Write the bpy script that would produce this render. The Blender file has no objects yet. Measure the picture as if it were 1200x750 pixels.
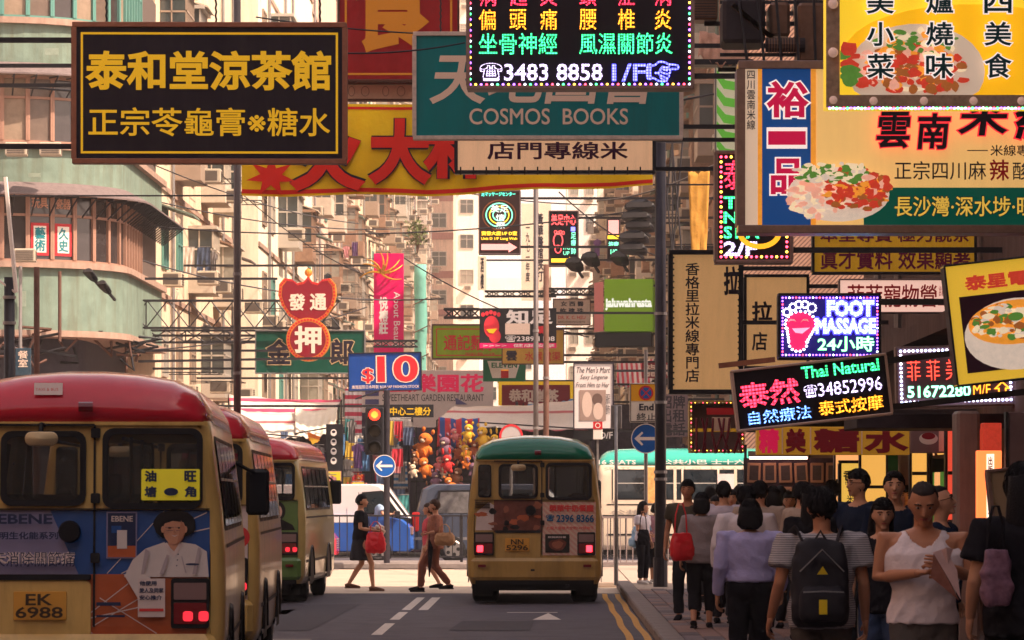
import bpy, bmesh, math, random
from mathutils import Vector, Matrix, noise
R = math.radians
rnd = random.Random(7)
scn = bpy.context.scene
COL = scn.collection

# ---------------------------------------------------------------- camera, sky, sun, exposure
F = 4500.0          # focal length in photograph pixels (135 mm lens)
VX, VY = 640.0, 577.0   # vanishing point of the street
EYE = 1.7
cam_d = bpy.data.cameras.new('camera'); cam = bpy.data.objects.new('camera', cam_d); COL.objects.link(cam)
cam.location = (0, 0, EYE); cam.rotation_euler = (R(90), 0, 0)
cam_d.sensor_width = 36; cam_d.lens = 36 * F / 1200
cam_d.shift_x = -(VX - 600) / 1200; cam_d.shift_y = (VY - 375) / 1200
cam_d.clip_start = 0.5; cam_d.clip_end = 3000
cam_d.dof.use_dof = True; cam_d.dof.focus_distance = 50; cam_d.dof.aperture_fstop = 16
scn.camera = cam

SUN_EL, SUN_AZ = R(50), R(116)      # azimuth from +Y towards +X
world = bpy.data.worlds.new('World'); scn.world = world; world.use_nodes = True
wn = world.node_tree.nodes; wl = world.node_tree.links
for n in list(wn): wn.remove(n)
sky = wn.new('ShaderNodeTexSky'); sky.sky_type = 'NISHITA'; sky.sun_disc = False
sky.sun_elevation = SUN_EL; sky.sun_rotation = SUN_AZ; sky.dust_density = 6; sky.air_density = 1.4
mixw = wn.new('ShaderNodeMix'); mixw.data_type = 'RGBA'; mixw.inputs[0].default_value = 0.80
tcw = wn.new('ShaderNodeTexCoord'); sxw = wn.new('ShaderNodeSeparateXYZ'); wl.new(tcw.outputs['Generated'], sxw.inputs[0])
mrw = wn.new('ShaderNodeMapRange'); mrw.interpolation_type = 'SMOOTHSTEP'; mrw.inputs[1].default_value = .14; mrw.inputs[2].default_value = .6; mrw.inputs[3].default_value = .96; mrw.inputs[4].default_value = .2
wl.new(sxw.outputs[2], mrw.inputs[0]); wl.new(mrw.outputs[0], mixw.inputs[0])
mixw.inputs[7].default_value = (11.2, 8.5, 7.4, 1)
bg = wn.new('ShaderNodeBackground'); bg.inputs[1].default_value = 0.10
wo = wn.new('ShaderNodeOutputWorld')
wl.new(sky.outputs[0], mixw.inputs[6]); wl.new(mixw.outputs[2], bg.inputs[0]); wl.new(bg.outputs[0], wo.inputs[0])
sun_d = bpy.data.lights.new('sun', 'SUN'); sun = bpy.data.objects.new('sun', sun_d); COL.objects.link(sun)
sun_d.energy = 5.0; sun_d.angle = R(0.6); sun_d.color = (1.0, 0.78, 0.59)
sd = Vector((math.cos(SUN_EL) * math.sin(SUN_AZ), math.cos(SUN_EL) * math.cos(SUN_AZ), math.sin(SUN_EL)))
sun.rotation_euler = (-sd).to_track_quat('-Z', 'Y').to_euler(); sun.location = (20, 20, 40)
scn.view_settings.view_transform = 'Standard'; scn.view_settings.look = 'None'
scn.view_settings.exposure = 1.06; scn.view_settings.gamma = 1
scn.render.engine = 'CYCLES'
cy = scn.cycles
cy.use_denoising = True; cy.max_bounces = 5; cy.diffuse_bounces = 3; cy.glossy_bounces = 2
cy.transmission_bounces = 3; cy.volume_bounces = 0; cy.transparent_max_bounces = 6
cy.use_adaptive_sampling = True; cy.adaptive_threshold = 0.02; cy.sample_clamp_indirect = 6

# ---------------------------------------------------------------- helpers
def S(D): return F / D
def P(px, py, D): return Vector(((px - VX) * D / F, D, EYE + (VY - py) * D / F))

MATS = {}
def M(key, col=(.5, .5, .5), rough=.6, metal=0, em=None, es=0, var=0.0, vs=3.0, bump=0.0, bs=40.0,
      streak=0.0, dots=0, coat=0, spec=.16, dirt=None, wave=None, alpha=1.0):
    """procedural material; base colour stays put, variation by noise, streaks of dirt, LED dots for lamps"""
    if key in MATS: return MATS[key]
    m = bpy.data.materials.new(key); m.use_nodes = True; nt = m.node_tree; N = nt.nodes; L = nt.links
    b = N['Principled BSDF']
    c4 = (*col, 1)
    b.inputs['Base Color'].default_value = c4; b.inputs['Roughness'].default_value = rough
    b.inputs['Metallic'].default_value = metal; b.inputs['Specular IOR Level'].default_value = spec
    if coat: b.inputs['Coat Weight'].default_value = coat; b.inputs['Coat Roughness'].default_value = .08
    if alpha < 1: b.inputs['Alpha'].default_value = alpha
    tc = N.new('ShaderNodeTexCoord')
    cur = None
    def mix(a, bcol, fac, blend='MIX'):
        x = N.new('ShaderNodeMix'); x.data_type = 'RGBA'; x.blend_type = blend
        if a is None: x.inputs[6].default_value = c4
        else: L.new(a, x.inputs[6])
        x.inputs[7].default_value = (*bcol, 1); L.new(fac, x.inputs[0]); return x.outputs[2]
    def nz(scale, det=4, vec=None, lo=.35, hi=.75, amt=1.0, ro=.6):
        t = N.new('ShaderNodeTexNoise'); t.inputs['Scale'].default_value = scale; t.inputs['Detail'].default_value = det
        t.inputs['Roughness'].default_value = ro
        L.new(vec or tc.outputs['Object'], t.inputs['Vector'])
        r = N.new('ShaderNodeMapRange'); r.inputs[1].default_value = lo; r.inputs[2].default_value = hi
        r.inputs[4].default_value = amt; L.new(t.outputs[0], r.inputs[0]); return r.outputs[0]
    if var:
        dk = tuple(x * .45 for x in col); lt = tuple(min(1, x * 1.35 + .02) for x in col)
        cur = mix(cur, dk, nz(vs, 6, amt=var)); cur = mix(cur, lt, nz(vs * 2.3, 3, amt=var * .8))
    if streak:
        mp = N.new('ShaderNodeMapping'); mp.inputs['Scale'].default_value = (2.6, 2.6, .28)
        L.new(tc.outputs['Object'], mp.inputs['Vector'])
        cur = mix(cur, dirt or tuple(x * .3 for x in col), nz(1.6, 7, mp.outputs[0], .45, .72, streak, .7))
    if wave:  # (scale, colour2, axis, width)  stripes
        w = N.new('ShaderNodeTexWave'); w.bands_direction = wave[2]; w.inputs['Scale'].default_value = wave[0]
        w.inputs['Distortion'].default_value = .25
        L.new(tc.outputs['Object'], w.inputs['Vector'])
        r = N.new('ShaderNodeMapRange'); r.inputs[1].default_value = wave[3]; r.inputs[2].default_value = wave[3] + .06
        L.new(w.outputs['Fac'], r.inputs[0]); cur = mix(cur, wave[1], r.outputs[0])
    if cur is not None: L.new(cur, b.inputs['Base Color'])
    if bump:
        t = N.new('ShaderNodeTexNoise'); t.inputs['Scale'].default_value = bs; t.inputs['Detail'].default_value = 5
        L.new(tc.outputs['Object'], t.inputs['Vector'])
        bn = N.new('ShaderNodeBump'); bn.inputs['Strength'].default_value = bump; bn.inputs['Distance'].default_value = .02
        L.new(t.outputs[0], bn.inputs['Height']); L.new(bn.outputs[0], b.inputs['Normal'])
    if es:
        b.inputs['Emission Strength'].default_value = es
        b.inputs['Emission Color'].default_value = (*(em or col), 1)
        if dots:
            mp = N.new('ShaderNodeMapping'); mp.inputs['Scale'].default_value = (1 / dots,) * 3
            L.new(tc.outputs['Object'], mp.inputs['Vector'])
            fr = N.new('ShaderNodeVectorMath'); fr.operation = 'FRACTION'; L.new(mp.outputs[0], fr.inputs[0])
            sb = N.new('ShaderNodeVectorMath'); sb.operation = 'SUBTRACT'; sb.inputs[1].default_value = (.5, .5, .5)
            L.new(fr.outputs[0], sb.inputs[0])
            ml = N.new('ShaderNodeVectorMath'); ml.operation = 'MULTIPLY'; ml.inputs[1].default_value = (1, 0, 1)
            L.new(sb.outputs[0], ml.inputs[0])
            ln = N.new('ShaderNodeVectorMath'); ln.operation = 'LENGTH'; L.new(ml.outputs[0], ln.inputs[0])
            r = N.new('ShaderNodeMapRange'); r.inputs[1].default_value = .28; r.inputs[2].default_value = .46
            r.inputs[3].default_value = es; r.inputs[4].default_value = es * .22
            L.new(ln.outputs['Value'], r.inputs[0]); L.new(r.outputs[0], b.inputs['Emission Strength'])
    MATS[key] = m
    return m

class MB:
    """collects shapes and links them as ONE mesh object"""
    def __init__(s): s.v = []; s.f = []; s.mi = []; s.cur = 0; s.sm = []; s.smooth = False
    def add(s, vs, fs):
        o = len(s.v); s.v += [tuple(v) for v in vs]
        for f in fs: s.f.append(tuple(i + o for i in f)); s.mi.append(s.cur); s.sm.append(s.smooth)
        return s
    def box(s, x0, x1, y0, y1, z0, z1, b=0, rot=None):
        if x0 > x1: x0, x1 = x1, x0
        if y0 > y1: y0, y1 = y1, y0
        if z0 > z1: z0, z1 = z1, z0
        if b:
            b = min(b, (x1 - x0) * .45, (y1 - y0) * .45, (z1 - z0) * .45)
            def ring(i, z):
                a, c, d, e = x0 + i, x1 - i, y0 + i, y1 - i
                return [(a + b, d, z), (c - b, d, z), (c, d + b, z), (c, e - b, z), (c - b, e, z), (a + b, e, z), (a, e - b, z), (a, d + b, z)]
            rs = [ring(b * .7, z0), ring(0, z0 + b), ring(0, z1 - b), ring(b * .7, z1)]
            if rot: rs = [[rot @ Vector(p) for p in r] for r in rs]
            return s.loft(rs)
        vs = [(x0, y0, z0), (x1, y0, z0), (x1, y1, z0), (x0, y1, z0), (x0, y0, z1), (x1, y0, z1), (x1, y1, z1), (x0, y1, z1)]
        if rot: vs = [rot @ Vector(p) for p in vs]
        return s.add(vs, [(3, 2, 1, 0), (4, 5, 6, 7), (0, 1, 5, 4), (1, 2, 6, 5), (2, 3, 7, 6), (3, 0, 4, 7)])
    def loft(s, rings, cap=True, closed=True):
        n = len(rings[0]); vs = [p for r in rings for p in r]; fs = []
        for i in range(len(rings) - 1):
            for j in range(n if closed else n - 1):
                k = (j + 1) % n
                fs.append((i * n + j, i * n + k, (i + 1) * n + k, (i + 1) * n + j))
        if cap and closed:
            fs.append(tuple(range(n - 1, -1, -1))); fs.append(tuple(range((len(rings) - 1) * n, len(rings) * n)))
        return s.add(vs, fs)
    def tube(s, pts, rad, n=8, cap=True):
        pts = [Vector(p) for p in pts]; rings = []
        if not isinstance(rad, (list, tuple)): rad = [rad] * len(pts)
        ref = None
        for i, p in enumerate(pts):
            d = (pts[min(i + 1, len(pts) - 1)] - pts[max(i - 1, 0)]).normalized()
            if ref is None: ref = Vector((0, 1, 0)) if abs(d.y) < .8 else Vector((1, 0, 0))
            a = (ref - d * ref.dot(d)).normalized(); ref = a; c = d.cross(a)
            r = rad[i]; ra, rc = (r if isinstance(r, tuple) else (r, r))
            rings.append([p + a * math.cos(2 * math.pi * j / n) * ra + c * math.sin(2 * math.pi * j / n) * rc for j in range(n)])
        return s.loft(rings, cap)
    def sphere(s, c, r, n=10, m=7, fn=None):
        c = Vector(c); rr = r if isinstance(r, (tuple, list)) else (r, r, r); vs = []; fs = []
        for i in range(m + 1):
            t = math.pi * i / m
            for j in range(n):
                a = 2 * math.pi * j / n
                p = Vector((math.sin(t) * math.cos(a), math.sin(t) * math.sin(a), math.cos(t)))
                if fn: p = fn(p)
                vs.append((c.x + p.x * rr[0], c.y + p.y * rr[1], c.z + p.z * rr[2]))
        for i in range(m):
            for j in range(n):
                k = (j + 1) % n; fs.append((i * n + j, (i + 1) * n + j, (i + 1) * n + k, i * n + k))
        return s.add(vs, fs)
    def prism(s, poly, y0, y1):
        """polygon in (x, z) given depth from y0 to y1"""
        n = len(poly)
        return s.add([(x, y0, z) for x, z in poly] + [(x, y1, z) for x, z in poly],
                     [tuple(range(n)), tuple(range(2 * n - 1, n - 1, -1))] + [(j, j + n, (j + 1) % n + n, (j + 1) % n) for j in range(n)])
    def mesh(s, name, mats):
        me = bpy.data.meshes.new(name); me.from_pydata(s.v, [], s.f)
        for m in (mats if isinstance(mats, (list, tuple)) else [mats]): me.materials.append(m)
        if s.cur or any(s.mi): me.polygons.foreach_set('material_index', s.mi)
        if any(s.sm): me.polygons.foreach_set('use_smooth', s.sm)
        me.update(); return me
    def build(s, name, mats, parent=None, loc=None, kind=None, label=None, fix=True):
        me = s.mesh(name, mats)
        if fix:
            bm = bmesh.new(); bm.from_mesh(me); bmesh.ops.recalc_face_normals(bm, faces=bm.faces); bm.to_mesh(me); bm.free()
        return link(name, me, parent, loc, kind, label)

def link(name, me, parent=None, loc=None, kind=None, label=None, rot=None):
    o = bpy.data.objects.new(name, me); COL.objects.link(o)
    if parent: o.parent = parent
    if loc is not None: o.location = loc
    if rot is not None: o.rotation_euler = rot
    if kind: o['kind'] = kind
    if label: o['label'] = label
    return o

def thing(name, label, cat, loc=(0, 0, 0), rot=(0, 0, 0), group=None, me=None):
    o = bpy.data.objects.new(name, me); COL.objects.link(o)
    o.location = loc; o.rotation_euler = rot; o['label'] = label; o['category'] = cat
    if group: o['group'] = group
    return o
def tag(o, label, cat, group=None):
    o['label'] = label; o['category'] = cat
    if group: o['group'] = group
    return o
def children(o): return [c for c in bpy.data.objects if c.parent == o]
def copy_tree(o, kids=None):
    c = o.copy(); COL.objects.link(c)
    for ch in list(o.children):
        d = ch.copy(); COL.objects.link(d); d.parent = c
        for g in list(ch.children):
            e = g.copy(); COL.objects.link(e); e.parent = d
    return c

WORK = bpy.data.scenes.new('work')       # a scratch scene so that evaluating one shape does not touch the rest
def evaluated(ob):
    WORK.collection.objects.link(ob)
    with bpy.context.temp_override(scene=WORK, view_layer=WORK.view_layers[0]): dg = bpy.context.evaluated_depsgraph_get()
    dg.update()
    me = bpy.data.meshes.new_from_object(ob.evaluated_get(dg), depsgraph=dg)
    WORK.collection.objects.unlink(ob); return me
# ---------------------------------------------------------------- lettering (flat print cut as mesh, fitted into a rectangle)
TC = {}
def glyphs(text, bold=0.0, res=2, shear=0, line=1.0):
    k = (text, bold, shear, res, line)
    if k in TC: return TC[k]
    cu = bpy.data.curves.new('t', 'FONT'); cu.body = text; cu.size = 1; cu.resolution_u = res
    if bold > 0: cu.bevel_depth = bold; cu.bevel_resolution = 0
    else: cu.offset = bold
    cu.shear = shear; cu.space_line = line; cu.align_x = 'CENTER'; cu.fill_mode = 'FRONT'; cu.extrude = 0
    ob = bpy.data.objects.new('t', cu); me = evaluated(ob)
    zm = max((v.co.z for v in me.vertices), default=0)
    vs = [v.co.copy() for v in me.vertices]; fs = [tuple(p.vertices) for p in me.polygons]
    if zm > 0:      # keep the front fill and the outward slope of the bevel only
        fs = [f for f in fs if all(vs[i].z > -1e-5 for i in f)]
        used = sorted({i for f in fs for i in f}); mp = {o: n for n, o in enumerate(used)}
        vs = [vs[i] for i in used]; fs = [tuple(mp[i] for i in f) for f in fs]
    bpy.data.curves.remove(cu); bpy.data.meshes.remove(me)
    TC[k] = (vs, fs); return TC[k]
def text_mesh(text, w, h, mat, bold=0.0, th=0.004, res=2, shear=0, line=1.0, raised=False):
    vs, fs = glyphs(text, bold, res, shear, line)
    if not vs: return None
    x0 = min(v.x for v in vs); x1 = max(v.x for v in vs); z0 = min(v.y for v in vs); z1 = max(v.y for v in vs)
    sx = w / max(1e-6, x1 - x0); sz = h / max(1e-6, z1 - z0)
    me = bpy.data.meshes.new('lettering')
    me.from_pydata([((v.x - (x0 + x1) / 2) * sx, -min(.0012, v.z * .02), (v.y - (z0 + z1) / 2) * sz) for v in vs], [], fs)
    me.materials.append(mat); me.update(); return me

class Sign:
    """a signboard that hangs facing the camera end of the street; everything on it is given in photograph
    pixels at the sign's own real distance D"""
    def __init__(s, name, label, x0, y0, x1, y1, D, roll=0, yaw=0, th=.14, cat='sign', group=None):
        s.D = D; s.k = D / F; s.cx = (x0 + x1) / 2; s.cy = (y0 + y1) / 2; s.th = th
        s.x0, s.y0, s.x1, s.y1 = x0, y0, x1, y1; s.clip = None
        s.root = thing(name, label, cat, P(s.cx, s.cy, D), (0, R(-roll), R(yaw)), group)
        s.layer = 0
    def L(s, px, py): return ((px - s.cx) * s.k, (s.cy - py) * s.k)
    def panel(s, mat, name='panel', inset=0):
        a, c = s.L(s.x0 + inset, s.y1 - inset); b, d = s.L(s.x1 - inset, s.y0 + inset)
        MB().box(a, b, 0, s.th, c, d, .008).build(name, mat, s.root)
        return s
    def frame(s, mat, w=3, proud=.03, name='frame'):
        """w in px; four rails butted"""
        a, c = s.L(s.x0, s.y1); b, d = s.L(s.x1, s.y0); w = w * s.k
        m = MB(); y0 = -proud; y1 = s.th + .012
        m.box(a, b, y0, y1, c - w * .2, c + w, .006); m.box(a, b, y0, y1, d - w, d + w * .2, .006)
        m.box(a - w * .2, a + w, y0 + .003, y1 - .003, c + w, d - w); m.box(b - w, b + w * .2, y0 + .003, y1 - .003, c + w, d - w)
        m.build(name, mat, s.root); return s
    step = .0022; off = 0
    def _y(s): s.off += s.step; return -.004 - s.off
    def rect(s, x0, y0, x1, y1, mat, name='print_field', label=None):
        a, c = s.L(x0, y1); b, d = s.L(x1, y0); y = s._y()
        MB().add([(a, y, c), (b, y, c), (b, y, d), (a, y, d)], [(0, 1, 2, 3)]).build(name, mat, s.root, label=label, fix=False); return s
    def poly(s, pts, mat, name='print_shape'):
        c = s.clip
        if c: pts = [(min(max(x, c[0]), c[2]), min(max(z, c[1]), c[3])) for x, z in pts]
        y = s._y(); q = [(s.L(x, z)[0], y, s.L(x, z)[1]) for x, z in pts]
        MB().add(q, [tuple(range(len(q)))]).build(name, mat, s.root, fix=False); return s
    def ell(s, x, y, rx, ry, mat, name='print_shape', n=24, wob=0, seed=0):
        r_ = random.Random(seed)
        return s.poly([(x + rx * math.cos(t * 2 * math.pi / n) * (1 + wob * (r_.random() - .5)), y + ry * math.sin(t * 2 * math.pi / n) * (1 + wob * (r_.random() - .5))) for t in range(n)], mat, name)
    def ring(s, x, y, rx, ry, w, mat, name='ring', n=28):
        yy = s._y(); vs = []; 
        for t in range(n):
            a = 2 * math.pi * t / n
            for q in (0, w):
                X, Z = s.L(x + (rx - q) * math.cos(a), y + (ry - q) * math.sin(a)); vs.append((X, yy, Z))
        MB().add(vs, [(2 * t, 2 * t + 1, (2 * t + 3) % (2 * n), (2 * t + 2) % (2 * n)) for t in range(n)]).build(name, mat, s.root, fix=False); return s
    def outline(s, x0, y0, x1, y1, w, mat, name='border_line'):
        y = s._y(); m = MB()
        for q in ((x0, y0, x1, y0 + w), (x0, y1 - w, x1, y1), (x0, y0 + w, x0 + w, y1 - w), (x1 - w, y0 + w, x1, y1 - w)):
            a, c = s.L(q[0], q[3]); b, d = s.L(q[2], q[1]); m.add([(a, y, c), (b, y, c), (b, y, d), (a, y, d)], [(0, 1, 2, 3)])
        m.build(name, mat, s.root, fix=False); return s
    def text(s, t, x0, y0, x1, y1, mat, bold=0.0, edge=None, ew=.03, shear=0, res=2, roll=0, line=1.0, name='lettering'):
        w = (x1 - x0) * s.k; h = (y1 - y0) * s.k
        def put(mm, b):
            fw = fh = 1
            if b:       # grow the outline by its own natural size so that strokes stay concentric
                (v0, _), (v1, _) = glyphs(t, bold, res, shear, line), glyphs(t, bold + b, res, shear, line)
                sp = lambda v, i: max(p[i] for p in v) - min(p[i] for p in v)
                if v0 and v1: fw = sp(v1, 0) / sp(v0, 0); fh = sp(v1, 1) / sp(v0, 1)
            me = text_mesh(t, w * fw, h * fh, mm, bold + b, res=res, shear=shear, line=line)
            if me:
                X, Z = s.L((x0 + x1) / 2, (y0 + y1) / 2)
                link('lettering_outline' if b else name, me, s.root, (X, s._y(), Z), rot=(0, R(-roll), 0))
        if edge: put(edge, ew)
        put(mat, 0); return s
    def bulbs(s, x0, y0, x1, y1, step, r, mats, name='bulb_string'):
        m = MB(); k = 0; pts = []
        nx = max(1, round((x1 - x0) / step)); ny = max(1, round((y1 - y0) / step))
        for i in range(nx): pts.append((x0 + (x1 - x0) * i / nx, y0))
        for i in range(ny): pts.append((x1, y0 + (y1 - y0) * i / ny))
        for i in range(nx): pts.append((x1 - (x1 - x0) * i / nx, y1))
        for i in range(ny): pts.append((x0, y1 - (y1 - y0) * i / ny))
        for i, (x, y) in enumerate(pts):
            m.cur = i % len(mats); X, Z = s.L(x, y); m.sphere((X, -.012, Z), r * s.k, 6, 4)
        m.build(name, mats, s.root, kind='stuff', fix=False); return s
    def arms(s, mat, side=1, n=2, reach=None, X=4.6):
        """steel brackets from the board to the wall at X (world)"""
        m = MB(); loc = s.root.location
        for i in range(n):
            z = s.L(0, s.y0 + (s.y1 - s.y0) * (.12 + .76 * i / max(1, n - 1)))[1]
            xs = s.L(s.x1 if side > 0 else s.x0, 0)[0] * .98
            m.box(min(xs, X - loc.x), max(xs, X - loc.x), s.th * .3, s.th * .3 + .06, z - .03, z + .03)
        m.build('bracket', mat, s.root); return s
    def hang(s, mat, ztop=None, xs=(.15, .85)):
        """chains / rods going up from the top of the board"""
        m = MB(); t = s.L(0, s.y0)[1]; up = (ztop - s.root.location.z) if ztop else t + 1.5
        for f in xs:
            X = s.L(s.x0 + (s.x1 - s.x0) * f, 0)[0]; z = t
            while z < up:
                m.tube([(X, s.th / 2, z), (X + .012, s.th / 2, z + .05), (X, s.th / 2, z + .1)], .012, 5); z += .09
        m.build('chain', mat, s.root); return s

STEEL = M('dark_steel', (.035, .033, .04), .5, .6, var=.4, vs=4)
RUST = M('rusty_steel', (.13, .065, .05), .8, .2, var=.5, vs=6)
GALV = M('galvanised', (.26, .24, .24), .5, .6, var=.4, vs=5)
BLACK = M('black_paint', (.015, .015, .02), .45)
def E(key, col, es, dots=0): return M(key, tuple(min(1, c * .5) for c in col), .5, em=col, es=es, dots=dots)

# ---------------------------------------------------------------- the ground
ASPH = M('asphalt', (.078, .070, .092), .7, var=.75, vs=1.1, bump=.6, bs=60, streak=.5, dirt=(.1, .085, .085))
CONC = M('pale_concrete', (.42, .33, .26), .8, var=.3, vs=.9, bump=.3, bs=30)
KERB = M('kerb_stone', (.22, .18, .17), .8, var=.5, vs=5, bump=.4, bs=25)
WPAINT = M('road_white', (.62, .55, .5), .7, var=.5, vs=9)
YPAINT = M('road_yellow', (.55, .27, .05), .7, var=.6, vs=9)
def sheet(name, x0, x1, y0, y1, z, mat, parent=None):
    o = MB().add([(x0, y0, z), (x1, y0, z), (x1, y1, z), (x0, y1, z)], [(0, 1, 2, 3)]).build(name, mat, parent, fix=False)
    if not parent: o['kind'] = 'structure'
    return o
sheet('ground', -420, 420, -60, 900, 0, M('ground_dust', (.2, .17, .15), .9, var=.4, vs=.5))
road = sheet('road', -7.2, 1.28, -30, 64.5, .004, ASPH)
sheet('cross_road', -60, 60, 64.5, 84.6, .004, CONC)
sheet('far_road', -60, 60, 87.6, 99, .004, ASPH)
road2 = sheet('side_street', -8, 2.5, 99, 420, .004, M('worn_asphalt', (.09, .08, .08), .8, var=.4, vs=.7))
def mark(pts, mat, name):
    o = MB().add([(x, y, .009) for x, y in pts], [tuple(range(len(pts)))]).build(name, mat, road, fix=False)
for a, b in ((45.6, 49.6), (51, 54.3), (55.2, 61.8), (38, 42)): mark([(-2.08, a), (-1.95, a), (-1.95, b), (-2.08, b)], WPAINT, 'lane_dash')
mark([(-1.84, 55.2), (-1.7, 55.2), (-1.7, 61.8), (-1.84, 61.8)], WPAINT, 'lane_dash')
mark([(-.55, 54), (.16, 54), (.16, 54.2), (-.55, 54.2)], WPAINT, 'arrow_mark')
mark([(-.18, 51), (.2, 51), (.03, 53.8)], WPAINT, 'arrow_mark')
mark([(-4.1, 54.5), (-3.6, 53), (-3.62, 55.6)], WPAINT, 'arrow_mark')
for x in (.92, 1.13):
    m = MB(); y = 30
    while y < 63.5:
        m.add([(x + .012 * math.sin(y), y, .0095), (x + .085 + .012 * math.sin(y), y, .0095), (x + .085 + .012 * math.sin(y + 1), y + 1, .0095), (x + .012 * math.sin(y + 1), y + 1, .0095)], [(0, 1, 2, 3)]); y += 1
    m.build('yellow_line', YPAINT, road, fix=False)
for (x, y, a, b) in ((-.7, 58.5, .32, .42), (-3, 44, .3, .3)):
    MB().box(x - a, x + a, y - b, y + b, .004, .012).build('manhole_cover', M('iron', (.06, .05, .05), .5, .6), road)
mark([(-1.2, 47), (-.2, 47), (-.15, 50.5), (-1.1, 50.6)], M('patch', (.055, .05, .064), .8, var=.5, vs=4), 'repair_patch')

mark([(-4.3, 47), (-2.9, 47), (-2.8, 58), (-4.2, 58)], MATS['patch'], 'repair_patch'); road.children[-1].location.z = -.0036
pav = MB().box(1.47, 14, -10, 62.9, 0, .112).build('pavement', M('paving_bed', (.12, .1, .1), .9, var=.4), kind='structure')
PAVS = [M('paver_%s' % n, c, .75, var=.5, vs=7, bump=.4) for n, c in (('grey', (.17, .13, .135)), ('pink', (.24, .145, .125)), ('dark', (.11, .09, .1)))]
bl = [MB().box(-.105, .105, -.39, .39, -.03, .012, .01).mesh('paver', p) for p in PAVS]
y = 39.6; row = 0
k = 0
while y < 62.3:
    for i in range(9):
        if k >= 290: break
        link('paver', bl[rnd.choice((0, 0, 1, 1, 2))], pav, (1.6 + i * .222, y + (i % 2) * .4, .112 + rnd.uniform(-.002, .006)))
        k += 1
    y += .8
ks = MB().box(-.12, .12, -.49, .49, 0, .135, .02).mesh('kerb_stone', KERB)
for i in range(34): link('kerb_stone', ks, pav, (1.36 + .004 * math.sin(i * 3), 30.5 + i, .002))
# far pavement corner on the right and the island with the railing
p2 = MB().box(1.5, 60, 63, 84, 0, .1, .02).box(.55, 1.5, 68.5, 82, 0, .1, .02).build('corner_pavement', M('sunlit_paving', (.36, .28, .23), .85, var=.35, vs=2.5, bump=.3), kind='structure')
for i in range(16): link('kerb_stone', ks, p2, (1.36, 63.5 + .0 + i * 1.0, .003)) if i < 5 else None
isl = MB().box(-60, 60, 84.7, 87.5, 0, .15, .03).build('traffic_island', KERB, kind='structure')
MB().box(-60, -7.2, -10, 63, 0, .12, .02).build('left_pavement', CONC, kind='structure')
MB().box(-60, -8.1, 99.3, 420, 0, .12, .02).build('far_left_pavement', CONC, kind='structure')
MB().box(2.6, 60, 99.3, 420, 0, .12, .02).build('far_right_pavement', CONC, kind='structure')

# ---------------------------------------------------------------- building kit
CREAM = M('cream_render', (.72, .56, .41), .9, var=.25, vs=.6, streak=.5, bump=.25, bs=12)
PINK = M('pink_render', (.7, .49, .39), .9, var=.25, vs=.6, streak=.55, bump=.25, bs=12)
PALE = M('pale_render', (.82, .7, .56), .9, var=.2, vs=.6, streak=.4, bump=.2, bs=12)
TAN = M('tan_render', (.42, .28, .2), .9, var=.35, vs=.8, streak=.6, bump=.3, bs=12)
MINT = M('mint_paint', (.17, .235, .195), .8, var=.5, vs=1.4, streak=.85, dirt=(.13, .14, .1), bump=.3, bs=9)
LEDGE = M('ledge_paint', (.36, .24, .19), .85, var=.45, vs=3, streak=.4)
FRAME = M('window_frame', (.3, .22, .17), .6, var=.3)
ALU = M('alu_frame', (.5, .45, .4), .4, .4, var=.2)
GLASS = M('window_glass', (.035, .045, .05), .12, spec=.8, var=.5, vs=1.2)
PANEG = M('curtained_glass', (.26, .24, .2), .25, spec=.7, var=.6, vs=2.2)
ACW = M('aircon_casing', (.5, .42, .33), .6, var=.4, vs=5, streak=.4)
ACG = M('aircon_grille', (.1, .08, .07), .6)
AWN = [M('awning_dark', (.12, .1, .1), .7, var=.5, vs=4), M('awning_rust', (.26, .15, .1), .8, var=.6, vs=5), M('awning_green', (.15, .2, .17), .7, var=.5), M('awning_pale', (.5, .42, .34), .7, var=.5)]
# shared pieces, all facing +X (turned by pi for the other side)
def pc(fn, mat, nm):
    m = MB(); fn(m); return m.mesh(nm, mat)
def wf(m):
    for a, b, c, d in ((-.75, .75, -.7, -.63), (-.75, .75, .63, .7), (-.75, -.68, -.63, .63), (.68, .75, -.63, .63), (-.03, .03, -.63, .63), (-.68, -.03, .2, .25), (.03, .68, .2, .25)):
        m.box(-.04, .07, a, b, c, d)
WINF = [pc(wf, FRAME, 'window_frame'), pc(wf, ALU, 'window_frame'), pc(wf, M('teal_frame', (.1, .25, .22), .5), 'window_frame')]
WINP = [pc(lambda m: m.box(-.03, .02, -.7, .7, -.65, .65), g, 'pane') for g in (GLASS, PANEG)]
def acf(m):
    m.box(-.1, .5, -.32, .32, -.2, .2, .02)
ACM = pc(acf, ACW, 'air_conditioner')
def acg(m):
    for i in range(5): m.box(.503, .515, -.26, .26, -.15 + i * .065, -.12 + i * .065)
    m.box(-.095, .4, -.328, -.322, -.14, .14); m.box(-.095, .4, .322, .328, -.14, .14)
ACGM = pc(acg, ACG, 'grille')
def awf(m, d=.9, w=1.0):
    m.add([(0, -w, .3), (0, w, .3), (d, w, 0), (d, -w, 0), (0, -w, .26), (0, w, .26), (d, w, -.05), (d, -w, -.05)], [(0, 1, 2, 3), (7, 6, 5, 4), (3, 2, 6, 7), (0, 3, 7, 4), (2, 1, 5, 6)])
    for i in range(7): m.box(.0, .03, -w + i * w / 3 - .02, -w + i * w / 3 + .02, -.3, .26)
AWM = [pc(awf, a, 'awning') for a in AWN]
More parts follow.
